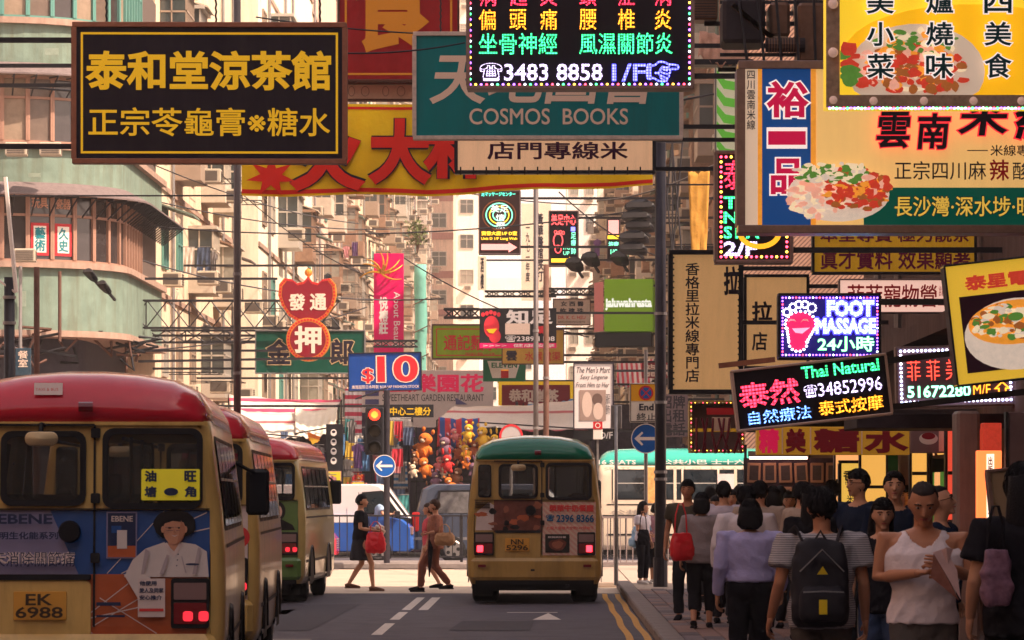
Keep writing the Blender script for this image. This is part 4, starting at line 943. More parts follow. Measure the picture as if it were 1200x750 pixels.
    def side(s, sd, y0, y1, z0, z1, off, mat, name, par=None):
        n = 4; m = MB(); a = []; b = []
        for i in range(n + 1):
            z = z0 + (z1 - z0) * i / n; x = sd * (px_at(z) + off)
            a += [(x, y0, z), (x, y1, z)]
        m.add(a, [(2 * i, 2 * i + 1, 2 * i + 3, 2 * i + 2) for i in range(n)])
        x = sd * (px_at(z0) - .02); x1 = sd * (px_at(z1) - .02)
        m.add([(x, y0, z0), (x, y1, z0), (x1, y1, z1), (x1, y0, z1)], [(0, 1, 2, 3)])
        return m.build(name, mat, par or s.root, fix=False)
    def rear(s, x0, x1, z0, z1, off, mat, name, r=.03, par=None, th=.03):
        m = MB(); p = rrect(x0, x1, z0, z1, r); n = len(p); c = ((x0 + x1) / 2, (z0 + z1) / 2)
        rings = [[(x, lean(z) - off + th, z) for x, z in p], [(x, lean(z) - off, z) for x, z in p], [(c[0] + (x - c[0]) * .985, lean(z) - off - .004, c[1] + (z - c[1]) * .985) for x, z in p]]
        m.loft(rings); return m.build(name, mat, par or s.root)
    def y(s): s.n += 1; return -.0045 - .0012 * s.n
    def print(s, pts, mat, name='print_field', par=None):
        y = s.y(); return MB().add([(x, lean(z) + y, z) for x, z in pts], [tuple(range(len(pts)))]).build(name, mat, par or s.root, fix=False)
    def prect(s, x0, x1, z0, z1, mat, name='print_field', nz=5):
        y = s.y(); m = MB(); vs = []
        for i in range(nz + 1): z = z0 + (z1 - z0) * i / nz; vs += [(x0, lean(z) + y, z), (x1, lean(z) + y, z)]
        return m.add(vs, [(2 * i, 2 * i + 1, 2 * i + 3, 2 * i + 2) for i in range(nz)]).build(name, mat, s.root, fix=False)
    def pell(s, x, z, rx, rz, mat, name='print_shape', n=20, wob=0, sd=1):
        r_ = random.Random(sd)
        return s.print([(x + rx * math.cos(i * 2 * math.pi / n) * (1 + wob * (r_.random() - .5)), z + rz * math.sin(i * 2 * math.pi / n) * (1 + wob * (r_.random() - .5))) for i in range(n)], mat, name)
    def txt(s, t, x0, x1, z0, z1, mat, bold=0, shear=0, res=3, extra=0):
        me = text_mesh(t, x1 - x0, z1 - z0, mat, bold, res=res, shear=shear)
        z = (z0 + z1) / 2; link('lettering', me, s.root, ((x0 + x1) / 2, lean(z) + s.y() - .004 - extra, z), rot=(-math.atan(.085) if z > .75 else 0, 0, 0))
    def rear_kit(s, bump, plate, lit, trim=RUB, left_glass=CARGL2):
        # door seams, windows, lights, plate, mirror
        for x in (.11, -.62): MB().add([(x - .008, lean(z) - .02, z) for z in (.75, 2.17)] + [(x + .008, lean(z) - .02, z) for z in (2.17, .75)], [tuple(range(4))]).build('door_seam', RUB, s.root, fix=False) if x > 0 else None
        for x0, x1, z0, z1, g in ((-.55, .05, 1.6, 2.13, left_glass), (.165, .87, 1.58, 2.15, CARGL)):
            f = s.frame(x0, x1, z0, z1, .042, .035, RUB, 'rear_window', .08); s.rear(x0 + .03, x1 - .03, z0 + .03, z1 - .03, .02, SEETHRU, 'pane', .06, f, th=.006)
        f = s.rear(-.86, -.66, 1.62, 2.12, .032, RUB, 'quarter_window', .04); s.rear(-.84, -.68, 1.64, 2.1, .038, CARGL, 'pane', .03, f)
        s.rear(-.62, .11, 2.165, 2.18, .05, RUB, 'door_hinge_strip', .004)
        for x0, x1, on in ((-.92, -.62, -.83), (.65, .92, .83)):
            f = s.rear(x0, x1, .74, 1.09, .045, RUB, 'tail_light', .02, th=.05)
            s.rear(x0 + .02, x1 - .02, .94, 1.06, .052, TAILC, 'lens', .01, f); s.rear(x0 + .02, x1 - .02, .77, .92, .052, TAILD, 'lens', .01, f)
            if lit: s.rear(on - .045, on + .045, .79, .89, .058, TAILON, 'brake_lamp', .01, f)
            else: 
                for q in (-.06, .05): s.rear(on + q - .035, on + q + .035, .79, .86, .058, M('tail_dim', (.5, .02, .03), .3, em=(1, .03, .05), es=.6), 'reflector', .02, f)
        s.rear(-.6, .09, .66, 1.08, .03, bump, 'plate_recess', .05); s.rear(-.6, .09, 1.08, 1.12, .045, RUB, 'handle_bar', .01)
        s.rear(-.45, -.08, .80, 1.0, .04, PLATE, 'number_plate', .01); m = M('plate_ink', (.05, .03, .02), .5)
        s.txt(plate[0], -.36, -.17, .905, .985, m, .02, extra=.04); s.txt(plate[1], -.43, -.1, .815, .895, m, .02, extra=.04)
        mm = MB(); mm.tube([(-.25, lean(2.17) - .02, 2.17), (-.25, -.12, 2.17), (-.25, -.14, 2.1)], .018, 6).build('mirror_arm', RUB, s.root)
        m = MB(); m.smooth = True; m.loft([[(x, -.16 + q, z) for x, z in rrect(-.36 + i, -.13 - i, 2.02 + i * .6, 2.12 - i * .6, .045)] for q, i in ((.05, .03), (.0, 0), (-.02, .01))]).build('rear_mirror', M('mirror_back', (.55, .42, .25), .4), s.root)
        m = MB(); m.tube([(-.06, -.045, 1.42), (-.06, -.01, 1.42)], [.07, .08], 16).build('door_handle', RUB, s.root)
        for z in (1.2, 1.62, 2.08): s.rear(.085, .15, z, z + .07, .05, trim, 'door_hinge', .01)
        for i in range(4): s.rear(-.9, -.68, 1.46 + i * .025, 1.468 + i * .025, .036, trim, 'vent_louvre', .002)
        s.rear(-.92, .92, 1.575, 1.583, .034, trim, 'panel_seam', .002)
        for x in (-.8, .8): s.rear(x - .06, x + .06, .56, .6, .10, TAILD, 'bumper_reflector', .01)
        m = MB(); m.smooth = False
        m.box(-.97, .97, -.07, .12, .36, .70, .05).build('bumper', bump, s.root)
        MB().box(-.06, .0, -.075, -.065, .5, .53).build('tow_hook_cover', RUB, s.root)
        MB().box(-.9, .9, -.02, .1, .3, .36).build('skirt', RUB, s.root)
        m = MB(); m.tube([(.0, .05, 2.3), (.1, .05, 2.3)], .035, 8).build('roof_lamp', TAILD, s.root)

CRB = M('cream_coachwork', (.62, .40, .13), .28, coat=.35, var=.3, vs=1.5, streak=.5, bump=.05, bs=5)
REDR = M('red_roof', (.5, .015, .035), .2, coat=.45, var=.25, vs=1.2, streak=.15); GRNR = M('green_roof', (.0, .14, .08), .2, coat=.45, var=.25, vs=1.2, streak=.15)
SIL = M('mirror_strip', (.35, .28, .26), .15, .7, var=.4, vs=2)
AD = dict(blue=M('ad_blue', (.012, .07, .26), .3, var=.5, vs=1.6, coat=.4), lil=M('ad_lilac', (.22, .2, .34), .3, var=.4, vs=2, coat=.4), org=M('ad_orange', (.42, .09, .03), .3, var=.4, vs=3, coat=.4), skin=M('ad_skin', (.5, .24, .15), .4), hair=M('ad_hair', (.012, .01, .012), .4), shirt=M('ad_shirt', (.6, .52, .5), .4, var=.2, vs=4), dk=M('ad_dark', (.02, .03, .08), .3), pale=M('ad_pale', (.62, .5, .48), .3, var=.3), beef=M('ad_beef', (.14, .035, .025), .35, var=.9, vs=5, coat=.3), pink=M('ad_pink', (.6, .33, .28), .3, wave=(7, (.62, .45, .36), 'DIAGONAL', .5)), gr=M('ad_green', (.1, .19, .05), .3, var=.3, vs=2, coat=.4), teal=M('ad_blue_ink', (.0, .09, .22), .4), red=M('ad_red', (.6, .05, .05), .4))

# 1: nearest red roofed minibus, cut by the left edge
b = Bus('minibus', 'nearest red roofed minibus, with a blue advert of a man in a white polo shirt', CRB, REDR, (-3.29, 27.0, .004), 3.2, mir=.14)
b.prect(-.86, .92, 1.1, 1.57, AD['blue']); b.print([(-.86, 1.12), (.0, 1.12), (-.2, 1.57), (-.86, 1.57)], AD['lil']); b.prect(-.88, .9, .66, 1.12, AD['org'])
for i in range(9):
    a = -.6 + i * .28; b.print([(.5, 1.35), (.5 + 1.4 * math.cos(a), 1.35 + .9 * math.sin(a)), (.5 + 1.4 * math.cos(a + .012), 1.35 + .9 * math.sin(a + .012))], AD['pale'], 'print_ray') if .5 + 1.4 * math.cos(a) < .93 and 1.1 < 1.35 + .9 * math.sin(a) < 1.57 else None
for x0, z0, x1, z1 in ((.62, 1.42, .9, 1.55), (.65, 1.38, .92, 1.44), (.2, 1.12, .6, 1.56), (.3, 1.12, .66, 1.3), (-.1, .7, .35, 1.05), (.1, .7, -.3, 1.0), (.15, .95, .55, .7), (.1, .75, .6, 1.05), (-.5, .68, .5, .9)):
    b.print([(x0, z0), (x1, z1), (x1, z1 + .008), (x0, z0 + .008)], AD['pale'], 'print_ray')
b.prect(.195, .41, 1.23, 1.56, M('card_edge', (.2, .18, .3), .3)); b.prect(.205, .40, 1.32, 1.55, AD['dk']); b.prect(.205, .40, 1.24, 1.32, AD['org']); b.txt('EBENE', .23, .38, 1.49, 1.53, AD['pale'], .02); b.prect(.23, .3, 1.41, 1.46, AD['blue']); b.prect(.27, .34, 1.3, 1.43, AD['shirt'])
b.print([(.32, 1.10), (.38, 1.22), (.47, 1.3), (.60, 1.345), (.66, 1.30), (.72, 1.345), (.82, 1.33), (.9, 1.28), (.915, 1.10)], AD['shirt'], 'print_shirt')
b.print([(.62, 1.40), (.63, 1.32), (.67, 1.28), (.71, 1.32), (.72, 1.4)], AD['skin'], 'print_neck'); b.print([(.62, 1.345), (.665, 1.27), (.71, 1.345), (.735, 1.33), (.67, 1.235), (.60, 1.33)], AD['pale'], 'print_collar')
b.pell(.675, 1.47, .15, .105, AD['hair'], 'print_hair', 22, .12, 3); b.pell(.672, 1.43, .078, .10, AD['skin'], 'print_face'); b.print([(.585, 1.47), (.6, 1.55), (.68, 1.56), (.76, 1.54), (.77, 1.46), (.74, 1.485), (.66, 1.495)], AD['hair'], 'print_hair')
for x in (.64, .708): b.pell(x, 1.445, .012, .005, AD['hair'], 'print_eye', 10); b.print([(x - .03, 1.452), (x + .03, 1.452), (x + .03, 1.449), (x - .03, 1.449)], AD['dk'], 'print_glasses'); b.print([(x - .024, 1.428), (x + .024, 1.428), (x + .024, 1.425), (x - .024, 1.425)], AD['dk'], 'print_glasses')
b.print([(.65, 1.395), (.675, 1.383), (.70, 1.397), (.675, 1.391)], AD['pale'], 'print_smile'); b.print([(.668, 1.44), (.684, 1.412), (.666, 1.412)], M('ad_skin2', (.38, .17, .1), .4), 'print_nose')
for i in range(3): b.pell(.70 - i * .005, 1.26 - i * .04, .005, .005, AD['dk'], 'print_button', 8)
for pts in (((.47, 1.3), (.5, 1.28), (.46, 1.12), (.44, 1.12)), ((.84, 1.31), (.86, 1.3), (.83, 1.12), (.8, 1.12)), ((.62, 1.26), (.64, 1.25), (.6, 1.12), (.57, 1.12)), ((.72, 1.25), (.73, 1.24), (.76, 1.13), (.75, 1.13)), ((.39, 1.1), (.41, 1.1), (.5, .93), (.48, .92))): b.print(pts, M('ad_fold', (.4, .33, .35), .4, var=.3), 'print_fold')
for x in (.592, .752): b.pell(x, 1.435, .012, .025, AD['skin'], 'print_ear', 10)
b.print([(.72, 1.5), (.752, 1.44), (.73, 1.37), (.69, 1.335), (.705, 1.4)], M('ad_skin4', (.4, .17, .1), .4), 'print_cheek')
b.pell(.80, 1.19, .05, .008, AD['dk'], 'print_badge', 12)
b.print([(.32, 1.12), (.42, .95), (.56, .88), (.5, 1.12)], AD['shirt'], 'print_sleeve')
b.prect(.42, .61, .82, 1.09, AD['pale'])
for i, t in enumerate(('他使用', '愛人及同家', '安心推介')): b.txt(t, .43, .43 + (.12, .17, .16)[i], 1.04 - i * .05, 1.075 - i * .05, AD['dk'], .03)
b.prect(.43, .6, .86, .88, AD['red'])
b.txt('EBENE', -.56, -.18, 1.475, 1.545, AD['dk'], .03); b.txt('明明生化能系列', -.62, -.14, 1.365, 1.42, AD['dk'], .03); b.txt('天消除關節痛', -.6, -.02, 1.175, 1.28, AD['pale'], .05); b.txt('天消除關節痛', -.6, -.02, 1.175, 1.28, AD['dk'], .0)
b.prect(.13, .3, .9, .925, AD['dk']); b.prect(.13, .33, .82, .835, AD['dk'])
b.rear_kit(CRB, ('EK', '6988'), False)
me = MB().add([(0, 0, 0), (.2, 0, 0), (.2, .028, .09), (0, .028, .09)], [(0, 1, 2, 3)]).build('roof_sticker', AD['pale'], b.root, (-.32, .135, 2.385)); me.rotation_euler.x = R(-8)
b.txt('TAXI & BUS', -.3, -.14, 2.41, 2.43, AD['red'], 0, extra=.05)
f = b.rear(.44, .85, 1.64, 1.86, .05, M('route_card', (.6, .5, .03), .5, em=(.9, .7, .03), es=.08), 'route_card', .01); s_ = b
for t, x, z in (('油', .46, 1.77), ('塘', .46, 1.66), ('旺', .74, 1.77), ('角', .74, 1.66)):
    me = text_mesh(t, .085, .08, AD['dk'], .05); link('lettering', me, b.root, (x + .045, lean(z) - .065, z + .04), rot=(-math.atan(.085), 0, 0))
b.pell(.65, 1.7, .05, .028, AD['dk'], 'print_shape'); 
# 2
b = Bus('minibus', 'second red roofed minibus in the queue on the left, squeezed between the two others', CRB, REDR, (-3.69, 35.6, .004), 2, mir=-.2)
b.prect(-.86, .92, .68, 1.57, AD['pale']); b.pell(.84, 1.28, .1, .1, AD['red'], 'print_disc'); b.rear_kit(CRB, ('EW', '5102'), False); b.prect(.72, .9, .4, .56, AD['pale'])
# 3
b = Bus('minibus', 'farthest red roofed minibus, green sided with a portrait of a woman on its tail', M('green_cream_coachwork', (.5, .36, .13), .28, coat=.5, var=.2), REDR, (-4.71, 58.6, .004), -1, mir=.05)
b.prect(-.86, .92, .45, 1.57, AD['gr']); b.rear_kit(AD['gr'], ('KL', '2284'), False)
b.print([(.3, 1.12), (.36, 1.22), (.52, 1.28), (.68, 1.28), (.84, 1.2), (.88, 1.12)], AD['hair'], 'print_jacket'); b.pell(.6, 1.41, .13, .15, AD['hair'], 'print_hair'); b.pell(.6, 1.4, .08, .105, M('ad_skin3', (.7, .42, .34), .4), 'print_face'); b.print([(.54, 1.3), (.66, 1.3), (.6, 1.16)], MATS['ad_skin3'], 'print_neck')
for x in (.57, .63): b.pell(x, 1.415, .014, .007, AD['hair'], 'print_eye', 8)
b.pell(.6, 1.355, .025, .008, AD['red'], 'print_mouth', 8); b.txt('.com', .55, .9, .48, .62, AD['hair'], .02)
# 4: green roofed
b = Bus('minibus', 'cream minibus with a dark green roof standing in the middle of the road', M('ochre_coachwork', (.45, .28, .085), .28, coat=.3, var=.3, vs=1.5, streak=.5, bump=.05, bs=5), GRNR, (-.175, 58.4, .004), 0, mir=.0)
b.prect(-.62, .1, 1.09, 1.58, AD['beef']); b.print([(-.9, 1.12), (-.62, 1.12), (-.62, 1.5), (-.7, 1.55), (-.88, 1.4)], AD['pale']); b.prect(.12, .93, .74, 1.55, AD['pink'])
for i in range(16): b.pell(rnd.uniform(-.85, .05), rnd.uniform(1.12, 1.5), rnd.uniform(.04, .1), rnd.uniform(.02, .06), (AD['beef'], AD['org'], AD['hair'], M('ad_meat', (.3, .1, .06), .3))[i % 4], 'print_shape', 12, .5, i)
b.txt('榮華牛奶餐廳', .22, .9, 1.4, 1.51, AD['red'], .04); b.txt('☎', .17, .3, 1.26, 1.36, AD['teal'], .03); b.txt('2396 8366', .33, .9, 1.24, 1.36, AD['teal'], .03); b.txt('九龍大角咀大全街147號地下', .18, .9, 1.13, 1.18, AD['red'], .01)
b.rear_kit(MATS['ochre_coachwork'], ('NN', '5296'), True)
b.rear(.16, .53, .78, 1.06, .02, M('ad_black', (.02, .02, .02), .3), 'advert_panel', .01)
b.n += 14; b.pell(.35, .9, .14, .09, AD['beef'], 'print_shape', 14, .3); b.pell(.35, .9, .09, .06, M('ad_meat'), 'print_shape', 14, .4); b.txt('煎焗美味餐', .2, .48, 1.0, 1.03, AD['pale'], .03)
# 5: public light bus seen from the side beyond the crossing
b = Bus('minibus', 'cream minibus with a turquoise roof seen side on behind the crowd', M('pale_coachwork', (.62, .5, .38), .3, coat=.4, var=.15), M('turquoise_roof', (.04, .36, .29), .25, coat=.6), (1.15, 92.9, .004), -90, zs=1.07)
b.root.rotation_euler.z = R(-90)
for sd in (1,):
    y = .9
    for i in range(4): b.side(sd, .45 + i * 1.45, .52 + i * 1.45, 1.38, 2.12, .02, M('pale_coachwork'), 'window_pillar')
    for t, y0, y1, z0, z1 in (('16 SEATS', .1, 1.0, 2.21, 2.31), ('公共小巴 士十六座', 1.6, 3.9, 2.21, 2.32), ('公共小巴', 4.4, 5.8, 2.21, 2.32), ('公共小巴', .4, 1.8, 1.08, 1.2)):
        me = text_mesh(t, y1 - y0, z1 - z0, WHITE if z0 > 2 else M('grey_print', (.3, .25, .22), .5), .02); link('lettering', me, b.root, (sd * (.99 if z0 > 2 else 1.045), (y0 + y1) / 2, (z0 + z1) / 2), rot=(0 if z0 < 2 else R(0), 0, math.pi / 2))
    b.side(sd, 2.95, 3.35, 1.5, 2.0, .03, AD['pale'], 'window_notice')
    b.side(sd, 1.2, 1.45, 1.35, 2.15, .03, M('poster_strip', (.6, .3, .1), .4, var=.9, vs=9), 'door_poster')

# ---------------------------------------------------------------- vans and car beyond the railing (local x = forward)
def carbody(name, label, cat, loc, yaw, low, up, w, lowmat, upmat, wheels, wr=.33):
    t = thing(name, label, cat, loc, (0, 0, R(yaw)))
    def lf(poly, ws, mat, nm):
        cx = sum(p[0] for p in poly) / len(poly); cz = sum(p[1] for p in poly) / len(poly); rings = []
        for y, k in ws: rings.append([(cx + (x - cx) * k, y, cz + (z - cz) * k) for x, z in poly])
        m = MB(); m.smooth = False; return m.loft(rings).build(nm, mat, t)
    lf(low, ((-w, .95), (-w + .07, .99), (-w + .2, 1), (w - .2, 1), (w - .07, .99), (w, .95)), lowmat, 'body')
    lf(up, ((-w + .14, .9), (-w + .2, .97), (-w + .4, 1), (w - .4, 1), (w - .2, .97), (w - .14, .9)), upmat, 'cabin')
    for x in wheels:
        for y in (-1, 1):
            m = MB(); m.smooth = True; m.tube([(x, y * (w - .22), wr), (x, y * (w - .01), wr), (x, y * (w + .01), wr)], [wr, wr, wr * .9], 22); q = m.build('wheel', TYRE, t)
            m = MB(); m.tube([(x, y * (w + .005), wr), (x, y * (w + .02), wr)], [wr * .68, wr * .62], 16)
            m.build('rim', RIM, q)
            for k in range(5):
                a = k * 1.2566; p = Vector((x + wr * .4 * math.cos(a), y * (w + .022), wr + wr * .4 * math.sin(a))); MB().tube([p, p + Vector((0, y * .004, 0))], .045, 8).build('rim_hole', TYRE, q)
            MB().add([(x + (wr + .06) * math.cos(a), y * (w - .018), wr + (wr + .06) * math.sin(a)) for a in [math.pi * (i - 1) / 12 for i in range(15)]], [tuple(range(15))]).build('wheel_well', RUB, t, fix=False)
    return t
def sidewin(t, poly, y, mat, name='side_window', par=None):
    return MB().prism(poly, y - .012, y + .03).build(name, mat, par or t)
W = .86
v = carbody('van', 'white over blue van with its driver resting an elbow out of the window', 'van', (-3.15 - 4.7, 91.4 + .9, .004), 0,
    [(0, .28), (0, 1.15), (3.9, 1.15), (4.45, 1.05), (4.68, .85), (4.7, .35), (4.6, .28)], [(0, 1.1), (.05, 1.75), (.2, 1.88), (3.85, 1.9), (4.05, 1.86), (4.62, 1.08)], W,
    M('blue_paint', (.02, .08, .32), .25, coat=.4, var=.2), M('white_paint', (.66, .6, .6), .25, coat=.7, var=.08), (.85, 3.85))
MB().box(.02, 3.35, -W - .004, -W + .03, .98, 1.12).build('white_side_panel', M('white_paint'), v)
f = sidewin(v, [(3.42, 1.17), (3.46, 1.7), (3.95, 1.74), (4.36, 1.17)], -W + .11, RUB); sidewin(v, [(3.48, 1.2), (3.52, 1.66), (3.92, 1.69), (4.28, 1.2)], -W + .09, CARGL, 'pane', f)
sidewin(v, [(4.02, 1.84), (4.56, 1.12), (4.5, 1.1), (3.98, 1.79)], -W + .08, BLACK, 'windscreen_edge')
for x in (3.38, 1.9): MB().box(x, x + .015, -W - .006, -W, .4, 1.7).build('door_seam', RUB, v)
MB().box(4.25, 4.38, -W - .14, -W, 1.1, 1.26, .03).build('wing_mirror', BLACK, v); MB().box(4.5, 4.69, -W + .01, -W + .1, .68, .88, .02).build('headlight', TAILC, v)
v = carbody('van', 'dark blue grey people carrier with curtained window beside the market stall of soft toys', 'van', (-3.2, 93.3, .004), 0,
    [(0, .3), (-.02, .9), (.05, 1.2), (3.7, 1.15), (4.55, .95), (4.75, .7), (4.75, .3)], [(.04, 1.15), (.2, 1.78), (.45, 1.9), (3.0, 1.9), (3.2, 1.85), (4.0, 1.12)], W,
    M('slate_paint', (.05, .06, .09), .25, coat=.4, var=.2), M('slate_paint'), (.95, 3.8))
f = sidewin(v, [(.5, 1.17), (.6, 1.74), (1.7, 1.76), (1.7, 1.17)], -W + .11, RUB); sidewin(v, [(.58, 1.2), (.66, 1.7), (1.4, 1.71), (1.4, 1.2)], -W + .09, CARGL2, 'pane', f)
f = sidewin(v, [(1.85, 1.17), (1.85, 1.76), (2.9, 1.76), (2.9, 1.17)], -W + .11, RUB); sidewin(v, [(1.9, 1.2), (1.9, 1.72), (2.85, 1.72), (2.85, 1.2)], -W + .09, CARGL, 'pane', f)
MB().box(-.03, .16, -W - .008, -W + .2, .75, 1.22, .03).build('tail_light', M('tail_bright', (.6, .02, .02), .25), v); MB().box(.05, 4.5, -W - .005, -W, .55, .62).build('side_strip', GALV, v)
v = carbody('car', 'red car half hidden between the farthest red roofed minibus and the blue van', 'car', (-4.85 - 4.1, 89.6, .004), 0,
    [(0, .25), (0, .85), (3.0, .9), (3.95, .78), (4.1, .6), (4.1, .25)], [(.5, .85), (.9, 1.35), (2.2, 1.38), (3.0, .88)], .82, M('red_paint', (.5, .02, .05), .22, coat=.8), M('red_paint'), (.75, 3.3), .3)
f = sidewin(v, [(.8, .92), (1.0, 1.3), (2.15, 1.32), (2.75, .92)], -.72, CARGL)
for i in range(5): MB().box(3.98, 4.105, -.7, .7, .4 + i * .05, .42 + i * .05).build('grille_bar', GALV, v)
MB().box(3.7, 4.06, -.83, -.6, .55, .72, .03).build('headlight', TAILC, v)

# ---------------------------------------------------------------- railings, poles, traffic lights, round signs, lattice arms
def railing(label, x0, x1, y, z0, h, step, mat):
    t = thing('pedestrian_railing', label, 'railing', ((x0 + x1) / 2, y, z0)); w = (x1 - x0) / 2; n = int(2 * w / step)
    bar = MB().box(-.011, .011, -.011, .011, .14, h - .04).mesh('bar', mat); post = MB().box(-.03, .03, -.03, .03, 0, h + .02, .008).mesh('post', mat)
    for i in range(n + 1): link('bar', bar, t, (-w + i * 2 * w / n, 0, 0))
    for i in range(max(2, int(2 * w / 2) + 1)): link('post', post, t, (-w + i * 2 * w / max(1, int(2 * w / 2)), .028, 0))
    for z in (.1, h - .04): MB().box(-w, w, -.02, .02, z, z + .04).build('rail', mat, t)
    return t
railing('long dark railing on the traffic island in front of the vans', -8.6, 2.6, 85.3, .15, 1.05, .165, STEEL)
railing('short grey railing beside the girl with the blue backpack', 1.15, 2.2, 80, .1, 1.1, .12, M('rail_grey', (.25, .2, .2), .5, .3, var=.4))
railing('grey railing with two frames running behind the thick dark pole', 2.3, 7.8, 80, .1, 1.1, .12, MATS['rail_grey'])
for i in range(7): MB().box(-6.4 + i * 1.1, -5.65 + i * 1.1, 83.9, 84.55, .004, .014).build('crossing_slab', KERB, bpy.data.objects['cross_road'])
def pole(name, label, px, D, ytop, r, mat, z0=0.0, bands=()):
    X = (px - VX) * D / F; zt = EYE + (VY - ytop) * D / F
    t = thing(name, label, 'pole', (X, D, z0)); m = MB(); m.smooth = True
    m.tube([(0, 0, 0), (0, 0, zt - z0)], [r, r * .92], 12).build('shaft', mat, t); MB().tube([(0, 0, 0), (0, 0, .5)], r * 1.25, 12).build('base_sleeve', mat, t)
    for z in bands: MB().tube([(0, 0, z), (0, 0, z + .05)], r * 1.15, 12).build('clamp_band', GALV, t)
    return t
DP = M('dark_pole', (.035, .03, .04), .4, .4, var=.4, vs=3)
t = pole('street_pole', 'thick dark pole on the pavement corner left of the crowd', 774, 65, 163, .098, DP, .1, (1.8, 1.92, 3.1, 4.6))
pole('lamp_post', 'slender grey lamp post rising behind the second minibus', 278, 62, -10, .062, M('grey_pole', (.12, .1, .1), .5, .4, var=.3), 0, (3.6, 5.2))
pole('street_pole', 'straight grey pole rising behind the green roofed minibus', 628, 79, 219, .055, MATS['grey_pole'], 0, (3, 5))
pole('street_pole', 'rusty pole with a rounded head just right of the straight grey one', 640, 78, 310, .06, RUST, 0, (4,))
t = pole('street_pole', 'rusty brown pole standing before the mint green corner building', 43, 62, 313, .05, RUST, .12)
t = pole('street_pole', 'fat dark post at the far left above the minibus roof', 11, 60, 325, .09, STEEL, .12, (4.2, 4.6))
MB().tube([(-.3, -.05, 5.0), (.1, -.05, 4.9 - .2)], .02, 5).tube([(-.05, -.1, 6.5), (.12, -.1, 4.7)], .035, 5).build('white_tube', WHITE, t)
def rsign(label, px, py, D, r, post, ztop=None, par=None):
    t = thing('arrow_sign', label, 'traffic sign', P(px, py, D)); k = D / F
    m = MB(); m.smooth = False; m.tube([(0, 0, 0), (0, .03, 0)], r * k, 32).build('disc', M('sign_blue', (.01, .1, .4), .4, coat=.3), t)
    vs = []; n = 36
    for i in range(n):
        a = 2 * math.pi * i / n
        for q in (r * k, r * k * .94): vs.append((q * math.cos(a), -.004, q * math.sin(a)))
    MB().add(vs, [(2 * i, 2 * i + 1, (2 * i + 3) % (2 * n), (2 * i + 2) % (2 * n)) for i in range(n)]).build('rim_line', WHITE, t, fix=False)
    a = r * k * .78; MB().add([(x * a, -.005, z * a) for x, z in ((-1, 0), (-.35, .6), (-.35 + .12, .48), (-.55, .14), (.95, .14), (.95, -.14), (-.55, -.14), (-.23, -.48), (-.35, -.6))], [tuple(range(9))]).build('arrow', WHITE, t, fix=False)
    if post:
        z = t.location.z; MB().tube([(0, .07, -z + .1), (0, .07, r * k + (ztop or .1))], .035, 10).build('post', GALV, t)
    return t
rsign('round blue arrow sign partly hidden by the thick dark pole', 757, 514, 67.5, 17.5, True, 1.3)
t = rsign('small round blue arrow sign under the red traffic light', 450.5, 546, 83.6, 13, False)
s = Sign('no_stopping_sign', 'yellow and white no stopping plate reading End above the partly hidden arrow sign', 738, 449, 775, 495, 67.4, th=.03)
s.panel(M('sign_white', (.75, .68, .6), .5)).rect(739.5, 450.5, 773.5, 470, M('sign_amber', (.75, .36, .02), .4)).ell(757, 460.5, 8.7, 8.7, M('sign_red', (.55, .03, .04), .4), 'disc').ell(757, 460.5, 6.6, 6.6, M('sign_blue'), 'disc')
for q in (1, -1): s.poly([(757 - 5.6 * q, 455.6), (757 - 4.6 * q, 454.6), (757 + 5.6 * q, 465.4), (757 + 4.6 * q, 466.4)], MATS['sign_red'])
s.text('End', 749, 473, 766, 481, INK, .03).text('終止', 746, 484, 769, 493, INK, .01).outline(738.5, 449.5, 774.5, 494.5, 1, INK)
# slim sign post seen edge on
t = pole('sign_post', 'slim galvanised sign post with a plate turned edge on, right of the green roofed minibus', 722, 66, 476, .03, GALV, .1)
MB().box(-.09, .1, .04, .2, 4.35 - 1.85 + .2, 3.1, .01, Matrix.Rotation(R(0), 3, 'Z')).build('plate', GALV, t)
s = Sign('bus_stop_sign', 'little white plate with a red disc beside the poster and the slim sign post', 695, 494, 706, 515, 70, th=.03); s.panel(WHITE).rect(695, 494, 706, 503, REDL).ring(700.5, 498.5, 3.2, 3.2, 1, WHITE)
MB().box(-.02, .02, .03, .07, -s.root.location.z, .2).build('post', GALV, s.root)
s = Sign('no_entry_sign', 'round white traffic sign with a thick red rim peeping over the green minibus roof', 585, 497, 613, 525, 88, th=.03)
MB().tube([(0, 0, 0), (0, .03, 0)], 14 * s.k, 30).build('disc', M('sign_grey', (.4, .36, .36), .5), s.root); s.ring(599, 511, 14, 14, 2.6, M('sign_red')); MB().tube([(0, .06, -s.root.location.z), (0, .06, .2)], .04, 8).build('post', GALV, s.root)
